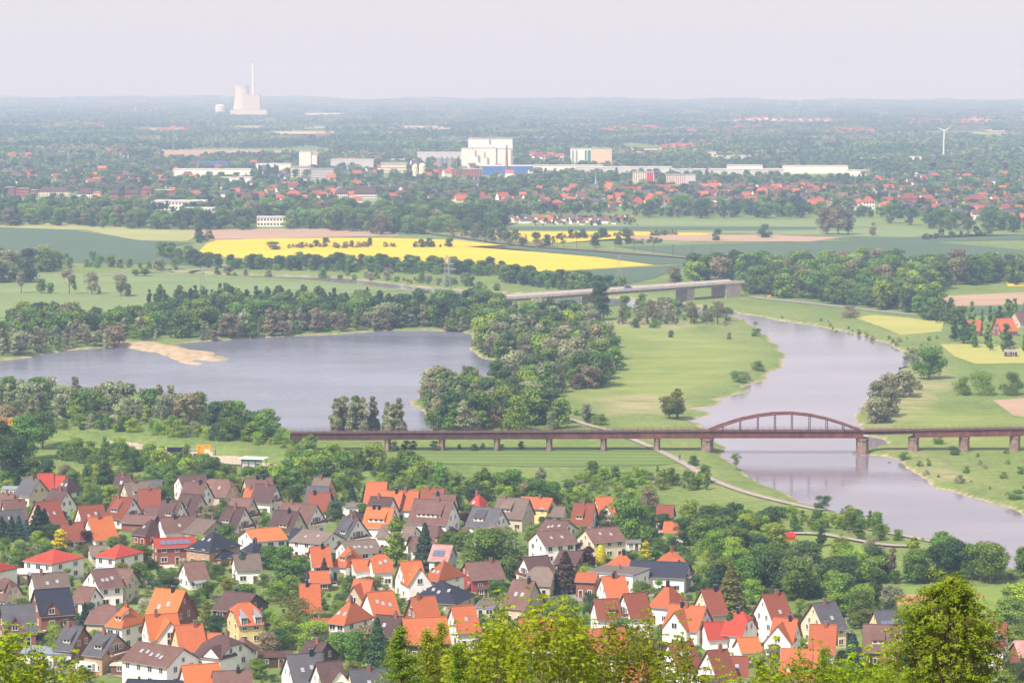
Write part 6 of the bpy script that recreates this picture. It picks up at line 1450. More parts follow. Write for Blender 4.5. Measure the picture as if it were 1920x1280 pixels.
block(432, 500, 206, 215, 30, pk, dr, '', base=r_); block(450, 457, 178, 210, 20, gl, dr, '', base=r_); block(478, 486, 176, 205, 20, gl, dr, '', base=r_)
p_ = G(412.5, 214); mp = MPP(p_); r_ = empty('storage_tank', p_); tag(r_, 'round white tank left of the cooling tower', 'tank')
b = MB(); b.lathe([(9*mp, -1), (9*mp, 15*mp)], (0, 0), 24); b.build('wall', LC, r_); b = MB(); b.lathe([(9.2*mp, 15.02*mp), (6*mp, 17.5*mp), (1, 18*mp)], (0, 0), 24); b.build('roof', M['white'], r_)
# white food factory
r_ = block(878, 961, 261, 311, 60, LC, dr, 'huge white windowless factory tower with a stepped top', 'white_factory')
block(865, 930, 278, 311.2, 10, LC, dr, '', base=r_); block(931, 958, 279, 311.1, 4, LC, dr, '', base=r_)
for px, y0, y1 in ((892, 281, 292), (909, 285, 297), (886, 277, 280), (918, 262, 270)):
    a0 = AT(px, y1, r_.location.y - 13); b = MB(); b.box(a0.x - r_.location.x - 1.1, a0.x - r_.location.x + 1.1, -14 if px != 918 else -1.5, -11.5 if px != 918 else -.5, a0.z, AT(px, y0, r_.location.y).z); b.build('duct', M['lead'], r_)
p_ = G(950, 328); mp = MPP(p_); r_ = empty('brick_chimney', p_); tag(r_, 'tall red brick factory chimney before the white factory', 'chimney')
b = MB(); b.lathe([(2.9*mp, -1), (1.7*mp, 53*mp)], (0, 0), 14); b.build('shaft', rbk, r_); b = MB(); b.lathe([(2.2*mp, 53*mp), (2.1*mp, 56*mp)], (0, 0), 14); b.build('top', dr, r_)
block(905, 999, 312, 328, 40, blu, hall, 'long bright blue warehouse behind the brick chimney', 'warehouse')
block(868, 904, 318, 333, 20, rbk, dr, 'square red brick works left of the blue warehouse', wins=(7, 3, 1.2))
block(818, 866, 319, 329, 20, rbk, rbk, 'low red brick works before the silos', wins=(8, 2, 1.1))
for k, (px, py, w_, h_) in enumerate([(825,320,6.5,28),(835,319,5,26),(845,320,6.5,28),(778,330,5.5,22),(792,330,6.5,24)]):
    p_ = G(px, py); mp = MPP(p_); b = MB(); b.lathe([(w_*mp, -1), (w_*mp, h_*.86*mp), (w_*.3*mp, h_*mp)], (0, 0), 18)
    o = b.build('grain_silo', M['metal'] if k < 3 else CR, None, p_); tag(o, ['left grey metal silo beside the white factory', 'middle grey metal silo beside the white factory', 'right grey metal silo beside the white factory', 'left cream silo before the brick works', 'right cream silo before the brick works'][k], 'silo')
block(782, 866, 287, 300, 40, gl, hall, 'long grey hall left of the white factory', 'warehouse')
block(733, 798, 300, 309, 30, m_wall('pale_blue_cladding', (.42, .55, .68)), hall, 'low pale blue hall with roof vents', 'warehouse')
block(714, 762, 306, 324, 24, CR, dr, 'beige factory with rows of windows', wins=(12, 3, 1.1))
# office works with tower
r_ = block(561, 583, 284, 320, 20, LC, dr, 'white office works with a tall square tower', 'office_building')
block(583, 594, 290, 318, 12, LC, dr, '', base=r_); block(545, 582, 313, 332, 16, LC, dr, '', base=r_, wins=(10, 4, 1.1)); block(584, 625, 317, 336, 14, gl, dr, '', base=r_, wins=(11, 4, 1.0))
# halls left and right
for k, (x0, x1, yt, yb, mt, lab) in enumerate([(325,470,318,330,LC,'long white hall under the reddish field'),(480,545,308,322,LC,'white hall left of the tower works'),(370,450,305,314,blu,'dark blue roofed hall at the left'),(960,1070,296,301,LC,'thin white hall right of the white factory'),(1000,1130,311,321,LC,'pale hall behind the green spire'),(1080,1260,314,326,hall,'grey hall behind the apartment blocks'),(1260,1470,318,330,hall,'long pale hall in the middle of the town'),(1365,1430,311,324,LC,'white hall with red lettering stripe'),(1470,1590,312,326,LC,'longest white hall on the right'),(1590,1625,320,330,LC,'low end of the white hall on the right'),(1615,1642,297,304,LC,'small white hall beyond the long one'),(1706,1728,294,304,LC,'small white works left of the wind turbine'),(1868,1925,296,300,LC,'thin white hall at the right edge'),(1343,1408,293,303,pk,'pinkish building right of the pink tower'),(405,470,334,346,LC,'flat white building before the poplars'),(620,700,300,318,gl,'pale factory buildings right of the office works'),(290,385,378,394,LC,'long white school building at the left'),(345,415,392,404,LC,'lower white school wing'),(482,536,408,425,LC,'white clinic on the edge of the field'),(495,528,404,410,gl,'upper floor of the white clinic'),(1296,1336,378,390,LC,'flat white building on the town edge'),(1290,1310,370,378,m_wall('orange_cladding', (.7, .35, .15)),'orange flat building on the town edge')]):
    block(x0, x1, yt, yb, 26 if x1 - x0 > 60 else 14, mt, hall if mt is not blu else blu, lab, 'warehouse' if k < 15 else 'flat_building', 'building', wins=(int((x1-x0)/6), 2, 1.2) if k in (16, 17, 18) else None)
r_ = block(1070, 1108, 279, 305, 30, LC, dr, 'striped silo block, white on the left and orange pink on the right', 'silo_block')
block(1108, 1147, 279.3, 305.1, 30, m_wall('apricot_cladding', (.78, .52, .36)), dr, '', base=r_)
for k, px in enumerate((1074, 1081, 1098, 1103, 1106)): a0 = AT(px, 304, r_.location.y); b = MB(); b.box(a0.x - r_.location.x - 1.4, a0.x - r_.location.x + 1.4, -.6, -.05, 1, AT(px, 282, r_.location.y).z); b.build('pipe', M['greenpaint'] if k > 1 else M['metal'], r_)
for px, y0 in ((1131, 290), (1135, 288), (1139, 286), (1143, 284), (1127, 292)): a0 = AT(px, y0, r_.location.y); b = MB(); b.box(a0.x - r_.location.x - 1.0, a0.x - r_.location.x + 1.0, -.6, -.05, a0.z - 4, AT(px, 280, r_.location.y).z); b.build('stripe', rbk, r_)
block(1329, 1343, 285, 302, 12, pk, dr, 'slim pinkish tower block', 'tower_block')
r_ = block(1187, 1226, 323, 343, 14, CR, dr, 'cream apartment block with red balconies', 'apartment_block', wins=(9, 6, .9)); a0 = AT(1218, 342, r_.location.y); b = MB(); b.box(a0.x - r_.location.x - 4, a0.x - r_.location.x + 4, -.9, -.3, 0, 13); b.build('balcony_stack', M['redpaint'], r_)
r_ = block(1250, 1286, 328, 345, 14, m_wall('rosy_render', (.78, .55, .5)), dr, 'rose and cream apartment block', 'apartment_block', wins=(9, 5, .9)); block(1286, 1304, 328.3, 345.1, 14, gl, dr, '', base=r_)
# church spire
p_ = G(1117, 358); mp = MPP(p_); r_ = empty('church', p_); tag(r_, 'church with a slender pale green copper spire', 'church')
b = MB(); b.box(-2.2*mp, 2.2*mp, -2*mp, 2*mp, -1, 9*mp); b.build('tower', LC, r_); b = MB(); b.lathe([(3.0*mp, 9*mp), (1.3*mp, 22*mp), (.12*mp, 40*mp)], (0, 0), 8); b.build('spire', M['copper'], r_)
b = MB(); b.prism([(-3*mp, -1), (3*mp, -1), (3*mp, 4*mp), (0, 8*mp), (-3*mp, 4*mp)], 2.3*mp, 16*mp); b.build('nave', rbk, r_)
# big gabled buildings
def bighouse(x0, x1, yr, ye, yb, wall, roof, label, wins=None, name='large_house', half=False):
    P0, P1 = G(x0, yb), G(x1, yb); Y_ = P0.y; L = P1.x - P0.x; He = AT(x0, ye, Y_).z; Hr = AT(x0, yr, Y_ + 6).z
    r_ = empty(name, ((P0.x+P1.x)/2, Y_, 0)); tag(r_, label, 'building'); b = MB(); b.box(-L/2, L/2, 0, 12, -1, He); b.build('wall', wall, r_)
    b = MB(); k = 4 if half else 0; ridge0, ridge1 = -L/2 + k, L/2 - k; f = [[(-L/2-.5,-.6,He-.3),(L/2+.5,-.6,He-.3),(ridge1,6,Hr),(ridge0,6,Hr)],[(L/2+.5,12.6,He-.3),(-L/2-.5,12.6,He-.3),(ridge0,6,Hr),(ridge1,6,Hr)]]
    f += [[(L/2+.5,-.6,He-.3),(L/2+.5,12.6,He-.3),(ridge1,6,Hr)],[(-L/2-.5,12.6,He-.3),(-L/2-.5,-.6,He-.3),(ridge0,6,Hr)]]
    b.slab(f, .25); b.build('roof', roof, r_)
    if wins:
        for i in range(wins[0]):
            for j in range(wins[1]): link('window', far_win(), r_, (-L/2 + L*(i+.5)/wins[0], 0, He*(j+.5)/wins[1]))
    return r_
RFT = {k: ROOF[k] for k in ROOF}
for a_ in [(628,652,352,362,375,LC,RFT['purple'],'left wing of the great white school with dark roof',(6,3)),(664,706,350,362,376,LC,RFT['purple'],'long wing of the great white school with dark roof',(12,3)),(8,26,350,351,366,rbk,dr,'leftmost dark red barrack block',(4,3)),(30,54,352,353,370,rbk,dr,'second dark red barrack block',(6,3)),(55,70,355,356,366,rbk,dr,'low red brick block between barracks and cream house',(3,2)),(72,130,351,358,368,CR,RFT['purple'],'long cream barrack with dark hipped roof',(12,2)),(145,174,352,362,376,LC,RFT['purple'],'white barrack with dark mansard roof',(7,3)),(175,188,358,360,378,m_wall('salmon_render',(.75,.38,.3)),RFT['orange'],'salmon coloured gable beside the white barrack',None),(204,260,356,362,374,rbk,RFT['purple'],'long brick barrack with blue grey roof',(12,2)),(170,262,345,354,360,rbk,RFT['purple'],'rear brick barrack with long dark roof',(14,1)),(264,282,348,354,372,rbk,RFT['redbrown'],'brick gatehouse with pointed gable',(3,3)),(290,324,355,356,374,rbk,hall,'brick yard building with pale flat roof',(5,2)),(537,564,357,364,374,WALL['yellow'],RFT['red'],'yellow villa among the town trees',(4,2)),(579,601,357,364,376,LC,RFT['redbrown'],'half timbered white villa in the town',(4,2)),(848,881,362,371,381,LC,RFT['redbrown'],'white villa with red roof and turret in the town',(5,2)),(991,1019,368,376,384,CR,RFT['orange'],'cream villa with orange hipped roof',(4,2)),(1210,1230,362,374,388,LC,RFT['orange'],'tall white house with orange roof before the town trees',(3,3)),(1187,1207,370,378,390,rbk,RFT['red'],'red brick villa beside the tall white house',(3,2)),(1148,1166,373,379,386,LC,RFT['orange'],'white house with flat orange roof, town edge',(3,1)),(1034,1054,374,380,392,rbk,RFT['orange'],'rose villa half hidden by trees',(3,2)),(1602,1620,372,379,390,LC,RFT['orange'],'left white house of the large orange roofed group',(3,2)),(1618,1640,368,378,396,LC,RFT['orange'],'right white house of the large orange roofed group',(4,3)),(1516,1531,373,380,390,CR,RFT['orange'],'cream house with a pointed orange roof',(2,2)),(1545,1557,374,380,388,LC,RFT['orange'],'small white house with orange roof in the right town',(2,2)),(1691,1720,362,372,392,rbk,RFT['redbrown'],'large barn with long red brown roof',None),(1828,1856,361,370,376,CR,RFT['orange'],'wide orange hipped roof at the right of town',(4,1)),(1901,1925,384,393,402,CR,RFT['orange'],'orange hipped house near the right edge',(3,2)),(800,860,352,358,364,rbk,RFT['orange'],'long orange roof behind the white villa',None),(739,764,356,364,370,CR,RFT['redbrown'],'round red roof among the trees in the town middle',None)]:
    bighouse(*a_[:8], wins=a_[8], half=True)
# little houses of the town
R7 = random.Random(77); FH = {}
LMK = [(1117,358,'copper spire'),(1207,343,'apartment block with red balconies'),(1277,345,'rose apartment block'),(1220,388,'tall white house'),(1316,390,'flat white building'),(1398,326,'white hall with red stripe'),(1530,326,'longest white hall'),(1620,396,'large orange roofed group'),(1705,392,'long red brown barn'),(1842,376,'wide orange hipped roof'),(1769,320,'big wind turbine'),(1913,402,'right edge hipped house'),(1570,437,'three great bare trees'),(1433,443,'round field bush'),(1343,448,'bush by the bare strip'),(1010,384,'cream villa'),(865,381,'turreted white villa'),(1523,390,'pointed orange roof'),(1551,388,'small white house'),(690,376,'great white school'),(550,374,'yellow villa'),(590,376,'half timbered villa'),(508,425,'white clinic'),(100,368,'long cream barrack'),(159,376,'white barrack'),(30,370,'dark red barracks'),(585,330,'white tower works'),(785,325,'cream silos'),(1197,390,'red brick villa'),(1157,386,'flat roofed white house'),(1044,392,'rose villa'),(950,328,'brick chimney'),(273,372,'brick gatehouse'),(350,400,'white school building'),(1637,440,'thin lone tree')]
def by_landmark(px, py):
    l = min(LMK, key=lambda q: (q[0]-px)**2 + ((q[1]-py)*2.5)**2); dx, dy = px - l[0], (py - l[1]) * 2.5
    return ('right of' if dx > 0 else 'left of') + ' the ' + l[2] if abs(dx) > abs(dy) else ('before' if dy > 0 else 'behind') + ' the ' + l[2]
ROOF['farorange'] = m_roof('faded_orange_tiles', (.50, .13, .05), (.36, .14, .08), .6); ROOF['farred'] = m_roof('faded_red_tiles', (.38, .085, .05), (.30, .10, .07), .7)
def far_house_mesh(v, wm, rm):
    k = (v, id(wm), id(rm))
    if k not in FH:
        L, W, h, r = ((11, 8, 4.5, 4.2), (13, 9, 5, 4.6), (9, 8, 5.2, 4.4), (16, 9, 5.5, 4))[v]
        b = MB(); b.prism([(-W/2, -.5), (W/2, -.5), (W/2, h - .25), (0, h + r - .3), (-W/2, h - .25)], -L/2, L/2)
        n_ = int(L / 3)
        wl = b.mesh('wall', [wm]); b = MB(); b.slab(roof_faces('g', L, W, h, r), .2); b.box(.8, 1.6, -.4, .4, h + r - .8, h + r + .9); FH[k] = (wl, b.mesh('roof', [rm]), L, W)
    return FH[k]
RC = [('farorange', 3), ('farred', 3), ('redbrown', 4), ('brown', 4), ('purple', 3), ('slate', 3)]
ZN = [([(930,372),(1060,352),(1250,356),(1500,362),(1700,360),(1930,358),(1930,424),(1760,408),(1640,398),(1500,392),(1350,396),(1240,392),(1100,398),(960,402)], 95, 'in the right half of the distant town'), ([(1330,350),(1600,352),(1600,385),(1330,385)], 44, 'in the dense quarter below the long white halls'), ([(1120,352),(1330,356),(1330,376),(1120,372)], 20, 'near the copper spire'), ([(0,318),(330,318),(330,345),(0,345)], 26, 'behind the old brick barracks'), ([(440,355),(900,355),(940,372),(940,384),(440,384)], 20, 'among the trees in the middle of town'), ([(500,296),(760,298),(760,312),(500,306)], 14, 'behind the white tower works'), ([(940,412),(1180,412),(1180,422),(940,420)], 18, 'among the allotments at the field edge'), ([(0,398),(320,402),(320,414),(0,410)], 12, 'on the left edge of the town')]
nfh = 0
for poly, cnt, where in ZN:
    W_ = poly; x0, x1 = min(q[0] for q in W_), max(q[0] for q in W_); y0, y1 = min(q[1] for q in W_), max(q[1] for q in W_); k = 0; tries = 0
    while k < cnt and tries < 5000:
        tries += 1; px, py = R7.uniform(x0, x1), R7.uniform(y0, y1)
        if not inside(px, py, W_): continue
        P = G(px, py)
        if not clear_of_houses(P.x, P.y, 9): continue
        small = 'allotments' in where
        rc = R7.choices(RC, [c[1] for c in RC])[0][0]; wc = R7.choice(('white', 'white', 'white', 'cream', 'yellow', 'brick', 'beige'))
        if small: wc = 'white'
        wl, rf, L, W = far_house_mesh(R7.randrange(4), WALL[wc], ROOF[rc]); rz = R7.uniform(-.9, .9)
        o = link('garden_hut' if small else 'town_house', wl, None, P, rz); s_ = .55 if small else R7.uniform(.8, 1.1); o.scale = (s_,) * 3
        link('roof', rf, o); cn = dict(farorange='orange', farred='red', redbrown='faded red', brown='brown', purple='dark', slate='grey')[rc]
        wn = dict(white='white', cream='cream', yellow='yellow', brick='brick', beige='beige')[wc]
        tag(o, f'{"tiny" if small else "small"} {cn} roofed {wn} {"hut" if small else "house"} {by_landmark(px, py)}', 'hut' if small else 'house', 'houses ' + where)
        HOUSES.append((P.x, P.y, 8, '', L, W, rz)); k += 1; nfh += 1
b = MB(); R9 = random.Random(99)
for (poly, cnt) in [([(930,372),(1060,352),(1250,356),(1500,356),(1700,354),(1930,350),(1930,420),(1760,406),(1640,398),(1500,390),(1350,394),(1240,390),(1100,396),(960,400)], 125), ([(0,312),(320,316),(440,350),(900,350),(940,372),(700,386),(440,384),(320,372),(0,345)], 85), ([(300,300),(760,298),(1040,330),(760,345),(420,340)], 60), ([(940,411),(1185,410),(1185,423),(940,421)], 40), ([(1620,330),(1930,330),(1930,350),(1620,350)], 28)]:
    x0, x1 = min(q[0] for q in poly), max(q[0] for q in poly); y0, y1 = min(q[1] for q in poly), max(q[1] for q in poly); k = 0
    for _ in range(20000):
        if k >= cnt: break
        px, py = R9.uniform(x0, x1), R9.uniform(y0, y1)
        if not inside(px, py, poly): continue
        P = G(px, py)
        if not clear_of_houses(P.x, P.y, 7): continue
        sm = .45 if cnt == 40 else R9.uniform(.8, 1.15); L, W, h, r = 11*sm, 8.5*sm, R9.uniform(4, 7)*sm, 4*sm; c = R9.uniform(-.9, .9); m_ = R9.choice((0, 1, 2, 2, 3, 3)); i0 = len(b.v); wm_ = R9.choice((4, 4, 4, 5, 6))
        b.prism([(-W/2, -1), (W/2, -1), (W/2, h), (0, h + r*.96), (-W/2, h)], -L/2, L/2, 'x', wm_); b.slab(roof_faces('g', L, W, h, r), .25, m_)
        for j in range(i0, len(b.v)): x, y, z = b.v[j]; b.v[j] = (P.x + x*math.cos(c) - y*math.sin(c), P.y + x*math.sin(c) + y*math.cos(c), z)
        HOUSES.append((P.x, P.y, 8, '', L, W, c)); k += 1
tag(b.build('distant_houses', [ROOF['farorange'], ROOF['farred'], ROOF['slate'], ROOF['brown'], WALL['white'], WALL['cream'], WALL['brick']]), 'dense small houses filling the gaps of the distant town', kind='stuff')
# trees of the town
def notown(x, y):
    px, py = PX((x, y, 0))
    return any(x0 - 4 < px < x1 + 4 and y1 - 3 < py < y1 + dd_ for x0, x1, y1, dd_ in OPEN)
OPEN = [(865,961,311,14),(905,1000,328,11),(545,625,336,10),(1070,1147,305,9),(1470,1625,328,9),(1187,1226,343,10),(1250,1304,345,10),(627,706,376,12),(286,418,404,20),(480,536,425,14),(325,470,330,8),(1365,1430,326,8),(714,762,324,8),(8,190,370,9),(204,262,374,8),(818,904,333,8),(1112,1122,358,12),(848,881,381,9),(1000,1260,322,6),(1601,1641,396,8),(1210,1230,388,9),(480,545,322,6),(782,866,300,5),(775,800,330,6),(1291,1336,390,6)]
TM = [('broad','dark',5),('broad','mid',5),('wide','mid',2),('oval','dark',2),('broad','brown',1),('broad','grey',1),('tall','dark',.7),('broad','purple',.25)]
wood('town_trees', 'green trees standing between the houses of the distant town', [[(-80,412),(-80,300),(2000,296),(2000,430),(1760,414),(1500,405),(1400,402),(1240,408),(1180,400),(1100,402),(945,410),(700,404),(400,402)]], 21, 6, 11.5, TM, 2, 40, 1.15, gap=.6, excl=notown)
wood('poplar_row', 'dark upright poplars before the white halls', [[(486,338),(522,338),(522,333),(486,333)],[(224,384),(236,384),(236,380),(224,380)]], 14, 15, 20, [('tall', 'dark', 1)], 2, 41)
wood('allotment_trees', 'small trees of the allotments at the field edge', [[(940,414),(1190,410),(1200,424),(940,424)]], 18, 3, 7, TM, 2, 42)
# the wooded plain beyond: groves
def grove(col, seed):
    rng = np.random.default_rng(seed); Ps, Ns, Ss, Ts = [], [], [], []
    for k in range(26):
        c = np.array([rng.uniform(-60, 60), rng.uniform(-55, 55), 0]); h = rng.uniform(9, 16); P, N, T = crown_points('broad', 34, rng)
        Ps.append(P * np.array([h*1.1, h*1.1, h]) + c); Ns.append(N); Ss.append(np.full(34, 5.2)); Ts.append(np.clip(T*.6 + rng.random()*.4, 0, 1))
    return leaf_mesh('grove', np.concatenate(Ps), np.concatenate(Ns), np.concatenate(Ss), np.concatenate(Ts), LEAF[col], rng)
gc = bpy.data.collections.new('grove_palette')
for k, c_ in enumerate(('dark', 'mid', 'dark', 'mid', 'grey', 'dark')): gc.objects.link(bpy.data.objects.new('g%d' % k, grove(c_, 200 + k)))
gng = gn_group('grove_scatter', gc)
def in_far_field(px, py):
    for mk, x0, y0, x1, y1, hh in FARF:
        ext = 5 + (y1 - y0) * .2
        if x0 - 6 < px < x1 + 6 and y0 - .3 < py < max(y1, y0 + 1.5) + ext: return True
    return False
pts, idx, scl, rz = [], [], [], []
yv = 192.0
while yv < 301:
    Dd = G(960, yv).y; wpx = 120 / (Dd / F); n_ = int(2300 / (wpx * (.62 if yv > 215 else .7))); 
    for k in range(n_):
        px = -190 + 2300 * (k + R7.random()) / n_; py = yv + R7.uniform(-.8, .8)
        cl = math.sin(px*.012 + py*.31) + math.sin(px*.031 - py*.17 + 2) + math.sin(px*.005 + py*.5 + 1)
        if cl < -1.15 and yv > 212 or in_far_field(px, py): continue
        P = G(px, py)
        if 11000 < P.y < 12300 and -1150 < P.x < -1000: pass
        if abs(px - 460) < 62 and 213 < py < 217.5: continue
        if notown(P.x, P.y): continue
        s_ = R7.uniform(.75, 1.15); pts.append((P.x, P.y, float(horizon_hills(np.array([P.x]), np.array([P.y]))[0]) - .3)); idx.append(R7.randrange(6)); scl.append((s_*1.1, s_, s_*R7.uniform(.8, 1.2))); rz.append(R7.uniform(0, 6.28))
    yv += max(1.0, 40 / (Dd * Dd / (HC * F)) * 1.0) if yv > 230 else 1.1
print('GROVES', len(pts))
points_obj('distant_woods', pts, idx, scl, rz, gng, 'blue hazy woods covering the plain to the horizon')
# far villages: a dusting of roofs
b = MB(); R8 = random.Random(88)
for (x0, x1, y0, y1, cnt) in [(1100,1240,243,252,60),(1270,1460,245,256,70),(1540,1640,248,258,50),(1380,1560,226,238,70),(1700,1860,230,238,60),(60,330,200,212,60),(110,200,236,243,24),(260,350,246,252,20),(760,860,205,212,30),(1240,1340,280,288,40),(1000,1060,298,305,12),(590,620,258,262,6),(1360,1420,262,270,18),(1820,1920,222,232,20),(200,240,294,300,8),(20,60,298,306,8)]:
    for k in range(cnt):
        P = G(R8.uniform(x0, x1), R8.uniform(y0, y1)); L, W, h, r = R8.uniform(9, 15), 8, R8.uniform(7, 11), 4.5; c = R8.uniform(-.7, .7); m_ = R8.choice((0, 0, 0, 1)); i0 = len(b.v)
        b.prism([(-W/2, -1), (W/2, -1), (W/2, h), (-W/2, h)], -L/2, L/2, 'x', 2); b.prism([(-W/2-.6, h), (W/2+.6, h), (0, h + r)], -L/2 - .5, L/2 + .5, 'x', m_)
        for j in range(i0, len(b.v)): x, y, z = b.v[j]; b.v[j] = (P.x + x*math.cos(c) - y*math.sin(c), P.y + x*math.sin(c) + y*math.cos(c), z)
tag(b.build('distant_villages', [ROOF['farred'], ROOF['redbrown'], WALL['white']]), 'scattered reddish roofs of far villages in the haze', kind='stuff')
for x0, x1, yt, yb in [(560,640,213,215.5),(640,700,213,216),(860,880,215,217),(420,445,244,247),(205,222,224,227),(620,640,238,240)]: block(x0, x1, yt, yb, 30, LC, hall, f'far pale shed on the horizon {"right of the power station" if x0 == 560 else "far right of the power station" if x0 == 640 else "at the picture middle" if x0 == 860 else "below the power station" if x0 == 420 else "below the left horizon" if x0 == 205 else "beside the upper field strips"}', 'far_shed', 'building')
# wind turbines
def turbine(px, yb, yh, blade, rots, label):
    p_ = G(px, yb); mp = MPP(p_); Hh = (yb - yh) * mp; r_ = empty('wind_turbine', p_); tag(r_, label, 'wind turbine')
    b = MB(); b.lathe([(Hh*.032, -1), (Hh*.018, Hh)], (0, 0), 16); b.build('tower', M['white'], r_)
    b = MB(); b.box(-Hh*.03, Hh*.03, -Hh*.07, Hh*.05, Hh - .4, Hh + Hh*.045); b.build('nacelle', M['white'], r_)
    for a0 in rots:
        L = blade * mp; b = MB(); d = Vector((math.cos(a0), 0, math.sin(a0))); n2 = Vector((-d.z, 0, d.x)); o_ = Vector((0, -Hh*.08, Hh))
        v = [o_ - n2*L*.05, o_ + d*L*.2 - n2*L*.09, o_ + d*L - n2*L*.02, o_ + d*L + n2*L*.02, o_ + d*L*.2 + n2*L*.06]
        b.face(v); b.face([(q[0], q[1] + .5, q[2]) for q in v][::-1])
        for k in range(5): q, t = v[k], v[(k+1) % 5]; b.face([q, (q[0], q[1] + .5, q[2]), (t[0], t[1] + .5, t[2]), t])
        b.build('blade', M['white'], r_)
turbine(1769, 303, 246, 15, (math.radians(33), math.radians(153), math.radians(273)), 'white wind turbine with raised blades at the right')
turbine(1500, 206, 190.5, 7.5, (math.radians(5), math.radians(125), math.radians(245)), 'tiny far wind turbine on the horizon')
turbine(1918, 214, 209, 7, (math.radians(80), math.radians(200), math.radians(320)), 'tiny wind turbine cut by the right edge')
turbine(1565, 206, 194, 5.5, (math.radians(60), math.radians(180), math.radians(300)), 'faintest wind turbine right of the far one')
# ---------------------------------------------------------------- treetops on the near hillside
def shoot_tree(x0, x1, tops, Y0, seed, label, dens=1.0, col='shoots', bottom=1310, dens_c=1.0, name='maple_tree', spread=2.2, low=0.25):
    """young maple: upright twigs, each carrying tiers of drooping leaflet whorls; tops is the outline of its crown"""
    rng = np.random.default_rng(seed); r = random.Random(seed)
    s = Y0 / F                                   # metres a photograph pixel covers there
    xc = (x0 + x1) / 2; base = AT(xc, 640, Y0); gzv = float(np.interp(Y0, HILLY, HILLZ)); root = empty(name, (base.x, Y0, gzv)); tag(root, label, 'tree')
    O = Vector((base.x, Y0, gzv)); tb = MB(); P, N, S_, T = [], [], [], []
    topz = lambda px: AT(px, float(np.interp(px, [t[0] for t in tops], [t[1] for t in tops])), Y0).z - gzv
    cz = topz(xc); fork = cz * .42
    tb.bar((0, 0, -1), (0, 0, fork), .24, 0, 8, .17); limbs = []
    nl = 9
    for k in range(nl):
        tx = (x0 + (x1 - x0) * (k + .5) / nl - xc) * s * .8; ty = r.uniform(-1, 1) * spread * .6; tz = cz - r.uniform(2.6, 3.6)
        a0 = Vector((0, 0, fork - r.uniform(0, 2.5))); m1 = Vector((tx * .5, ty * .5, (a0.z + tz) / 2 - .3)); e1 = Vector((tx, ty, tz))
        tb.bar(a0, m1, .10, 0, 6, .07); tb.bar(m1, e1, .07, 0, 6, .045); limbs.append(e1)
    def whorl(c, R, n_):
        a0 = r.uniform(0, 6.28)
        for j in range(n_):
            a_ = a0 + 6.283 * j / n_ + r.uniform(-.25, .25); dr_ = r.uniform(-.45, .05)
            d = np.array((math.cos(a_), math.sin(a_), dr_)); P.append(np.array(c) + d * R * .55); N.append(np.array((math.cos(a_) * .45, math.sin(a_) * .45, .8)) + rng.normal(0, .3, 3)); S_.append(R * r.uniform(.85, 1.25)); T.append(min(1, max(0, .5 + r.gauss(0, .2))))
    area = (x1 - x0); ns = int(area * dens * .27)
    for k in range(ns):
        px = r.uniform(x0, x1); y = r.uniform(-spread, spread); tz = topz(px); f = r.random() ** 1.15
        tip = Vector(((px - xc) * s, y, tz - f * 2.9 * 1.0 - abs(y) * .15 + r.uniform(-.08, .04)))
        lb = min(limbs, key=lambda q: (q.x - tip.x) ** 2 + .3 * (q.y - tip.y) ** 2)
        st = Vector((lb.x * .6 + tip.x * .4, lb.y * .7 + tip.y * .3, min(lb.z + .2, tip.z - .5))); md = Vector((st.x * .35 + tip.x * .65 + r.uniform(-.08, .08), st.y * .4 + tip.y * .6, st.z * .45 + tip.z * .55))
        tb.bar(st, md, .016, 1, 4, .011); tb.bar(md, tip, .011, 1, 4, .005)
        L = (tip - md).length; nt = 2 + r.randrange(3)
        for j in range(nt):
            t = 1 - j * (.24 + r.uniform(0, .08)) / max(L, .3)
            if t < -.3: break
            c = md.lerp(tip, t); whorl(c + Vector((r.uniform(-.02, .02), r.uniform(-.02, .02), 0)), r.uniform(.10, .16) * (1 + .12 * j) * dens_c, 9)
            if j and r.random() < .75: # side twig with a whorl of its own
                a_ = r.uniform(0, 6.28); e_ = c + Vector((math.cos(a_) * .24, math.sin(a_) * .24, r.uniform(.02, .12))); tb.bar(c, e_, .006, 1, 3, .004); whorl(e_, r.uniform(.09, .14) * dens_c, 8)
    # inner foliage lower down, tinted darker to paint the shade inside the crown
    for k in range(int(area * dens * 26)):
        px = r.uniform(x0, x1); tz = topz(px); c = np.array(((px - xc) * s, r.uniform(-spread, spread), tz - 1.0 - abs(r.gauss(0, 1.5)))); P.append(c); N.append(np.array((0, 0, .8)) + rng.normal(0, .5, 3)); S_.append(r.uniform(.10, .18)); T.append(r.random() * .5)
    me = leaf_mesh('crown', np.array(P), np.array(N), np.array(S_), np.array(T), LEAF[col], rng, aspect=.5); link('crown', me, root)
    tb.build('trunk', [BARK, TWIG], root)
    return root
shoot_tree(-60, 128, [(-60,1150),(0,1146),(12,1190),(28,1168),(45,1160),(55,1185),(75,1205),(95,1225),(110,1212),(128,1240)], 74, 301, 'bright yellow green maple top in the lower left corner', 1.5)
shoot_tree(95, 178, [(95,1235),(112,1216),(130,1230),(150,1262),(178,1275)], 80, 302, 'small maple top right of the lower left corner', .9)
shoot_tree(828, 985, [(828,1215),(850,1160),(870,1162),(895,1165),(915,1112),(935,1092),(948,1098),(965,1120),(985,1140)], 82, 303, 'maple top with upright shoots left of the bottom centre', 1.35)
shoot_tree(950, 1120, [(950,1135),(975,1110),(993,1086),(1006,1092),(1020,1118),(1042,1100),(1062,1092),(1080,1100),(1098,1120),(1120,1150)], 76, 304, 'maple top with tall shoots at the bottom centre', 1.3)
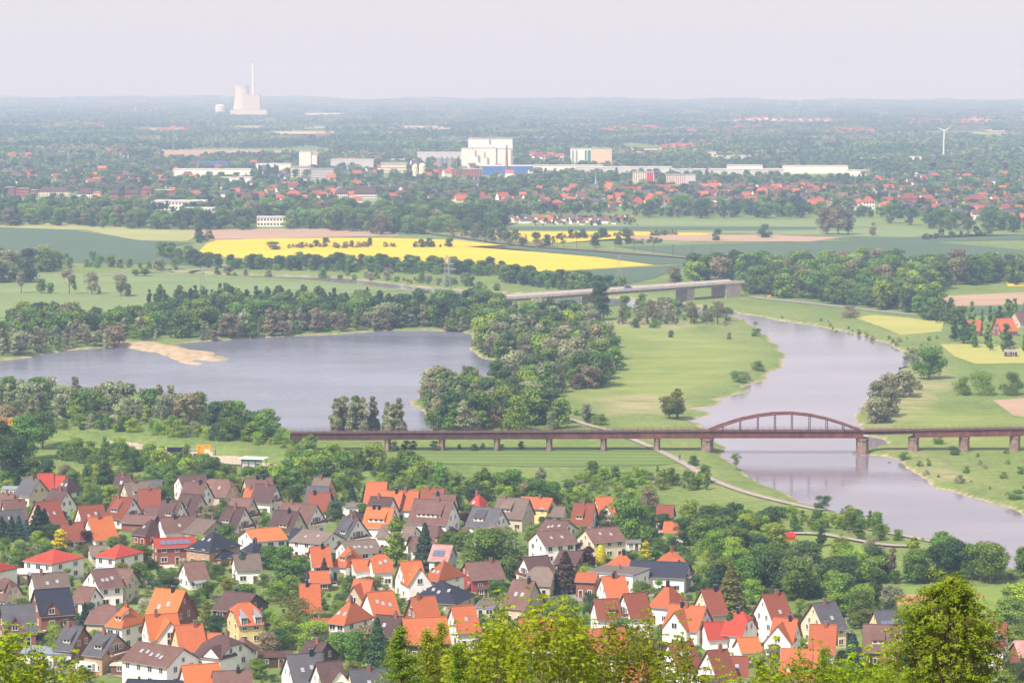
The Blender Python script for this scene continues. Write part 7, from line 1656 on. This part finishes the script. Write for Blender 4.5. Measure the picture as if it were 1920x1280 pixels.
shoot_tree(1085, 1245, [(1085,1130),(1100,1150),(1120,1160),(1140,1120),(1150,1092),(1165,1150),(1190,1120),(1206,1116),(1222,1135),(1245,1180)], 84, 305, 'maple top with twisted bare twigs right of centre', 1.15)
shoot_tree(1225, 1345, [(1225,1185),(1245,1165),(1262,1175),(1280,1150),(1292,1138),(1305,1190),(1320,1215),(1345,1235)], 78, 306, 'thin maple top among the right roofs', .8)
shoot_tree(1330, 1480, [(1330,1240),(1350,1225),(1372,1245),(1400,1230),(1425,1236),(1450,1205),(1468,1195),(1480,1215)], 80, 307, 'low maple top before the right white gables', 1.15)
shoot_tree(1465, 1600, [(1465,1205),(1485,1215),(1508,1178),(1525,1185),(1540,1205),(1562,1195),(1580,1212),(1600,1200)], 86, 308, 'maple top left of the brown roofed brick house', 1.25)
shoot_tree(1580, 1712, [(1580,1215),(1600,1200),(1622,1192),(1640,1196),(1660,1186),(1690,1190),(1712,1200)], 79, 309, 'maple top touching the big bushy tree', 1.5)
def needle_tree(xc, yt, hw, Y0, seed, label):
    """soft fresh green conifer: drooping sprays along level branches"""
    rng = np.random.default_rng(seed); r = random.Random(seed); s = Y0 / F; gzv = float(np.interp(Y0, HILLY, HILLZ)); B = AT(xc, yt, Y0); Hh = B.z - gzv
    root = empty('larch_tree', (B.x, Y0, gzv)); tag(root, label, 'tree'); tb = MB(); tb.bar((0, 0, -1), (0, 0, Hh), .16, 0, 7, .01); P, N, S_, T = [], [], [], []
    z = Hh - .12
    while z > Hh - 6:
        R_ = (Hh - z) * hw + .08
        for k in range(6):
            a_ = r.uniform(0, 6.28); e_ = Vector((math.cos(a_) * R_, math.sin(a_) * R_, z + R_ * .25)); tb.bar((0, 0, z), e_, .012 + R_ * .008, 1, 4, .004)
            n_ = int(14 + R_ * 95)
            for j in range(n_):
                t = r.random() ** .7; c = Vector((0, 0, z)).lerp(e_, t); P.append((c.x + r.gauss(0, .07), c.y + r.gauss(0, .07), c.z + r.gauss(0, .05))); N.append((r.gauss(0, .4), r.gauss(0, .4), .9)); S_.append(r.uniform(.07, .13)); T.append(r.random())
        z -= .14
    link('crown', leaf_mesh('crown', np.array(P), np.array(N), np.array(S_), np.array(T), LEAF['larch'], rng, aspect=.3), root); tb.build('trunk', [BARK, TWIG], root)
needle_tree(752, 1172, .38, 80, 401, 'soft green larch top at the left of the middle treetops')
needle_tree(800, 1178, .36, 84, 402, 'second larch top beside the open timber gable')
needle_tree(828, 1165, .32, 90, 403, 'pointed larch top before the wide orange red roof')
needle_tree(858, 1205, .3, 75, 404, 'low larch top beneath the maple shoots')
needle_tree(1425, 1228, .3, 88, 405, 'dark green larch top before the right garage')
needle_tree(1548, 1212, .3, 90, 406, 'low larch top in front of the brown brick house')
# the big bushy tree
def bushy(xc, prof, Y0, seed, label):
    rng = np.random.default_rng(seed); r = random.Random(seed); s = Y0 / F; gzv = float(np.interp(Y0, HILLY, HILLZ)); B = AT(xc, 1080, Y0); root = empty('beech_tree', (B.x, Y0, gzv)); tag(root, label, 'tree')
    tb = MB(); P, N, S_, T = [], [], [], []; zt = B.z - gzv; tb.bar((0, 0, -1), (.1, 0, zt - 1.2), .3, 0, 8, .05)
    def half(z):      # left and right reach in pixels at a height
        py = 1080 + (zt - z) / s; return float(np.interp(py, [q[0] for q in prof], [q[1] for q in prof])) * s, float(np.interp(py, [q[0] for q in prof], [q[2] for q in prof])) * s
    z = zt
    while z > zt - 8:
        l_, r2 = half(z)
        for k in range(9):
            a_ = r.uniform(0, 6.28); rx = (r2 if math.cos(a_) > 0 else l_) * r.uniform(.45, 1.18); ry = (l_ + r2) / 2 * r.uniform(.6, 1.0)
            e_ = Vector((math.cos(a_) * rx, math.sin(a_) * ry, z)); st = Vector((e_.x * .25, e_.y * .25, z - .9 - rx * .25)); tb.bar(st, e_, .022, 1, 4, .006)
            # a spray: leaves round the end of the branch, drooping
            for q in range(5):
                f_ = r.uniform(.45, 1.05); c0 = st.lerp(e_, f_) + Vector((r.gauss(0, .12), r.gauss(0, .12), r.gauss(0, .05))); d = Vector((math.cos(a_ + r.uniform(-.8, .8)), math.sin(a_ + r.uniform(-.8, .8)), r.uniform(-.15, .5))) * r.uniform(.2, .42)
                for j in range(26):
                    t = r.random(); c = c0 + d * t + Vector((0, 0, -.12 * t * t)); P.append((c.x + r.gauss(0, .035), c.y + r.gauss(0, .035), c.z + r.gauss(0, .03))); N.append((r.gauss(0, .45) + math.cos(a_) * .3, r.gauss(0, .45) + math.sin(a_) * .3, .8)); S_.append(r.uniform(.055, .10)); T.append(min(1, max(0, (math.sin(q * 9 + k) * .3 + .5) + r.gauss(0, .15))))
        z -= .085
    link('crown', leaf_mesh('crown', np.array(P), np.array(N), np.array(S_), np.array(T), LEAF['beech'], rng, aspect=.5), root); tb.build('trunk', [BARK, TWIG], root)
bushy(1782, [(1070,2,2),(1086,12,10),(1098,40,22),(1108,34,46),(1118,80,44),(1130,74,72),(1145,98,68),(1165,88,90),(1185,106,84),(1200,98,102),(1210,104,92),(1245,108,108),(1290,112,122),(1400,110,120)], 70, 500, 'big dense bushy tree in the lower right corner')
# low garden shrubs and flowers between the houses
def not_front(x, y): return not clear_of_houses(x, y, .9)
wood('garden_shrubbery', 'low mixed shrubs and flower beds filling the gardens', [VG], 5.2, 1.6, 3.6, [('shrub','mid',4),('shrub','bright',3),('shrub','dark',3),('shrub','olive',1.5),('shrub','grey',1),('shrub','blossom',.8),('shrub','purple',.3)], 2, 90, 1.0)
# last: pairs and rows that read alike are told apart by their order in the picture
ORD = ['leftmost', 'second', 'third', 'fourth', 'fifth', 'sixth', 'seventh', 'eighth', 'ninth', 'tenth', 'eleventh', 'twelfth', 'thirteenth', 'fourteenth', 'fifteenth', 'sixteenth', 'seventeenth', 'eighteenth', 'nineteenth', 'twentieth']
bylab = defaultdict(list)
for o in S.objects:
    if o.parent is None and o.get('category') and o.get('label'): bylab[o['label']].append(o)
for lab, li in bylab.items():
    if len(li) < 2 or len(li) > 20: continue
    li.sort(key=lambda o: PX(o.location)[0]); ws = lab.split()
    for k, o in enumerate(li):
        pre = ['leftmost'] if k == 0 else (['rightmost'] if k == len(li) - 1 else [ORD[k], 'from', 'left,'])
        w2 = ws[:16 - len(pre)]
        while w2[-1] in ('a', 'the', 'of', 'with', 'in', 'by', 'and', 'at', 'on', 'its', 'beside', 'behind', 'before', 'below'): w2.pop()
        o['label'] = ' '.join(pre + w2)
# ---------------------------------------------------------------- haze
hm = bpy.data.materials.new('haze_air'); hm.use_nodes = True
hn = hm.node_tree; hn.nodes.remove(hn.nodes['Principled BSDF'])
vol = hn.nodes.new('ShaderNodeVolumePrincipled'); vol.inputs['Color'].default_value = (.426, .57, .92, 1); vol.inputs['Absorption Color'].default_value = (.486, .262, 0, 1)
vol.inputs['Density'].default_value = 1.3e-4; vol.inputs['Anisotropy'].default_value = 0.0
hn.links.new(vol.outputs[0], hn.nodes['Material Output'].inputs['Volume'])
hb = MB(); hb.box(-9800, 9800, -90, 21300, -6, 227)
tag(hb.build('haze', hm), 'pale blue summer haze lying over the whole plain', kind='stuff')
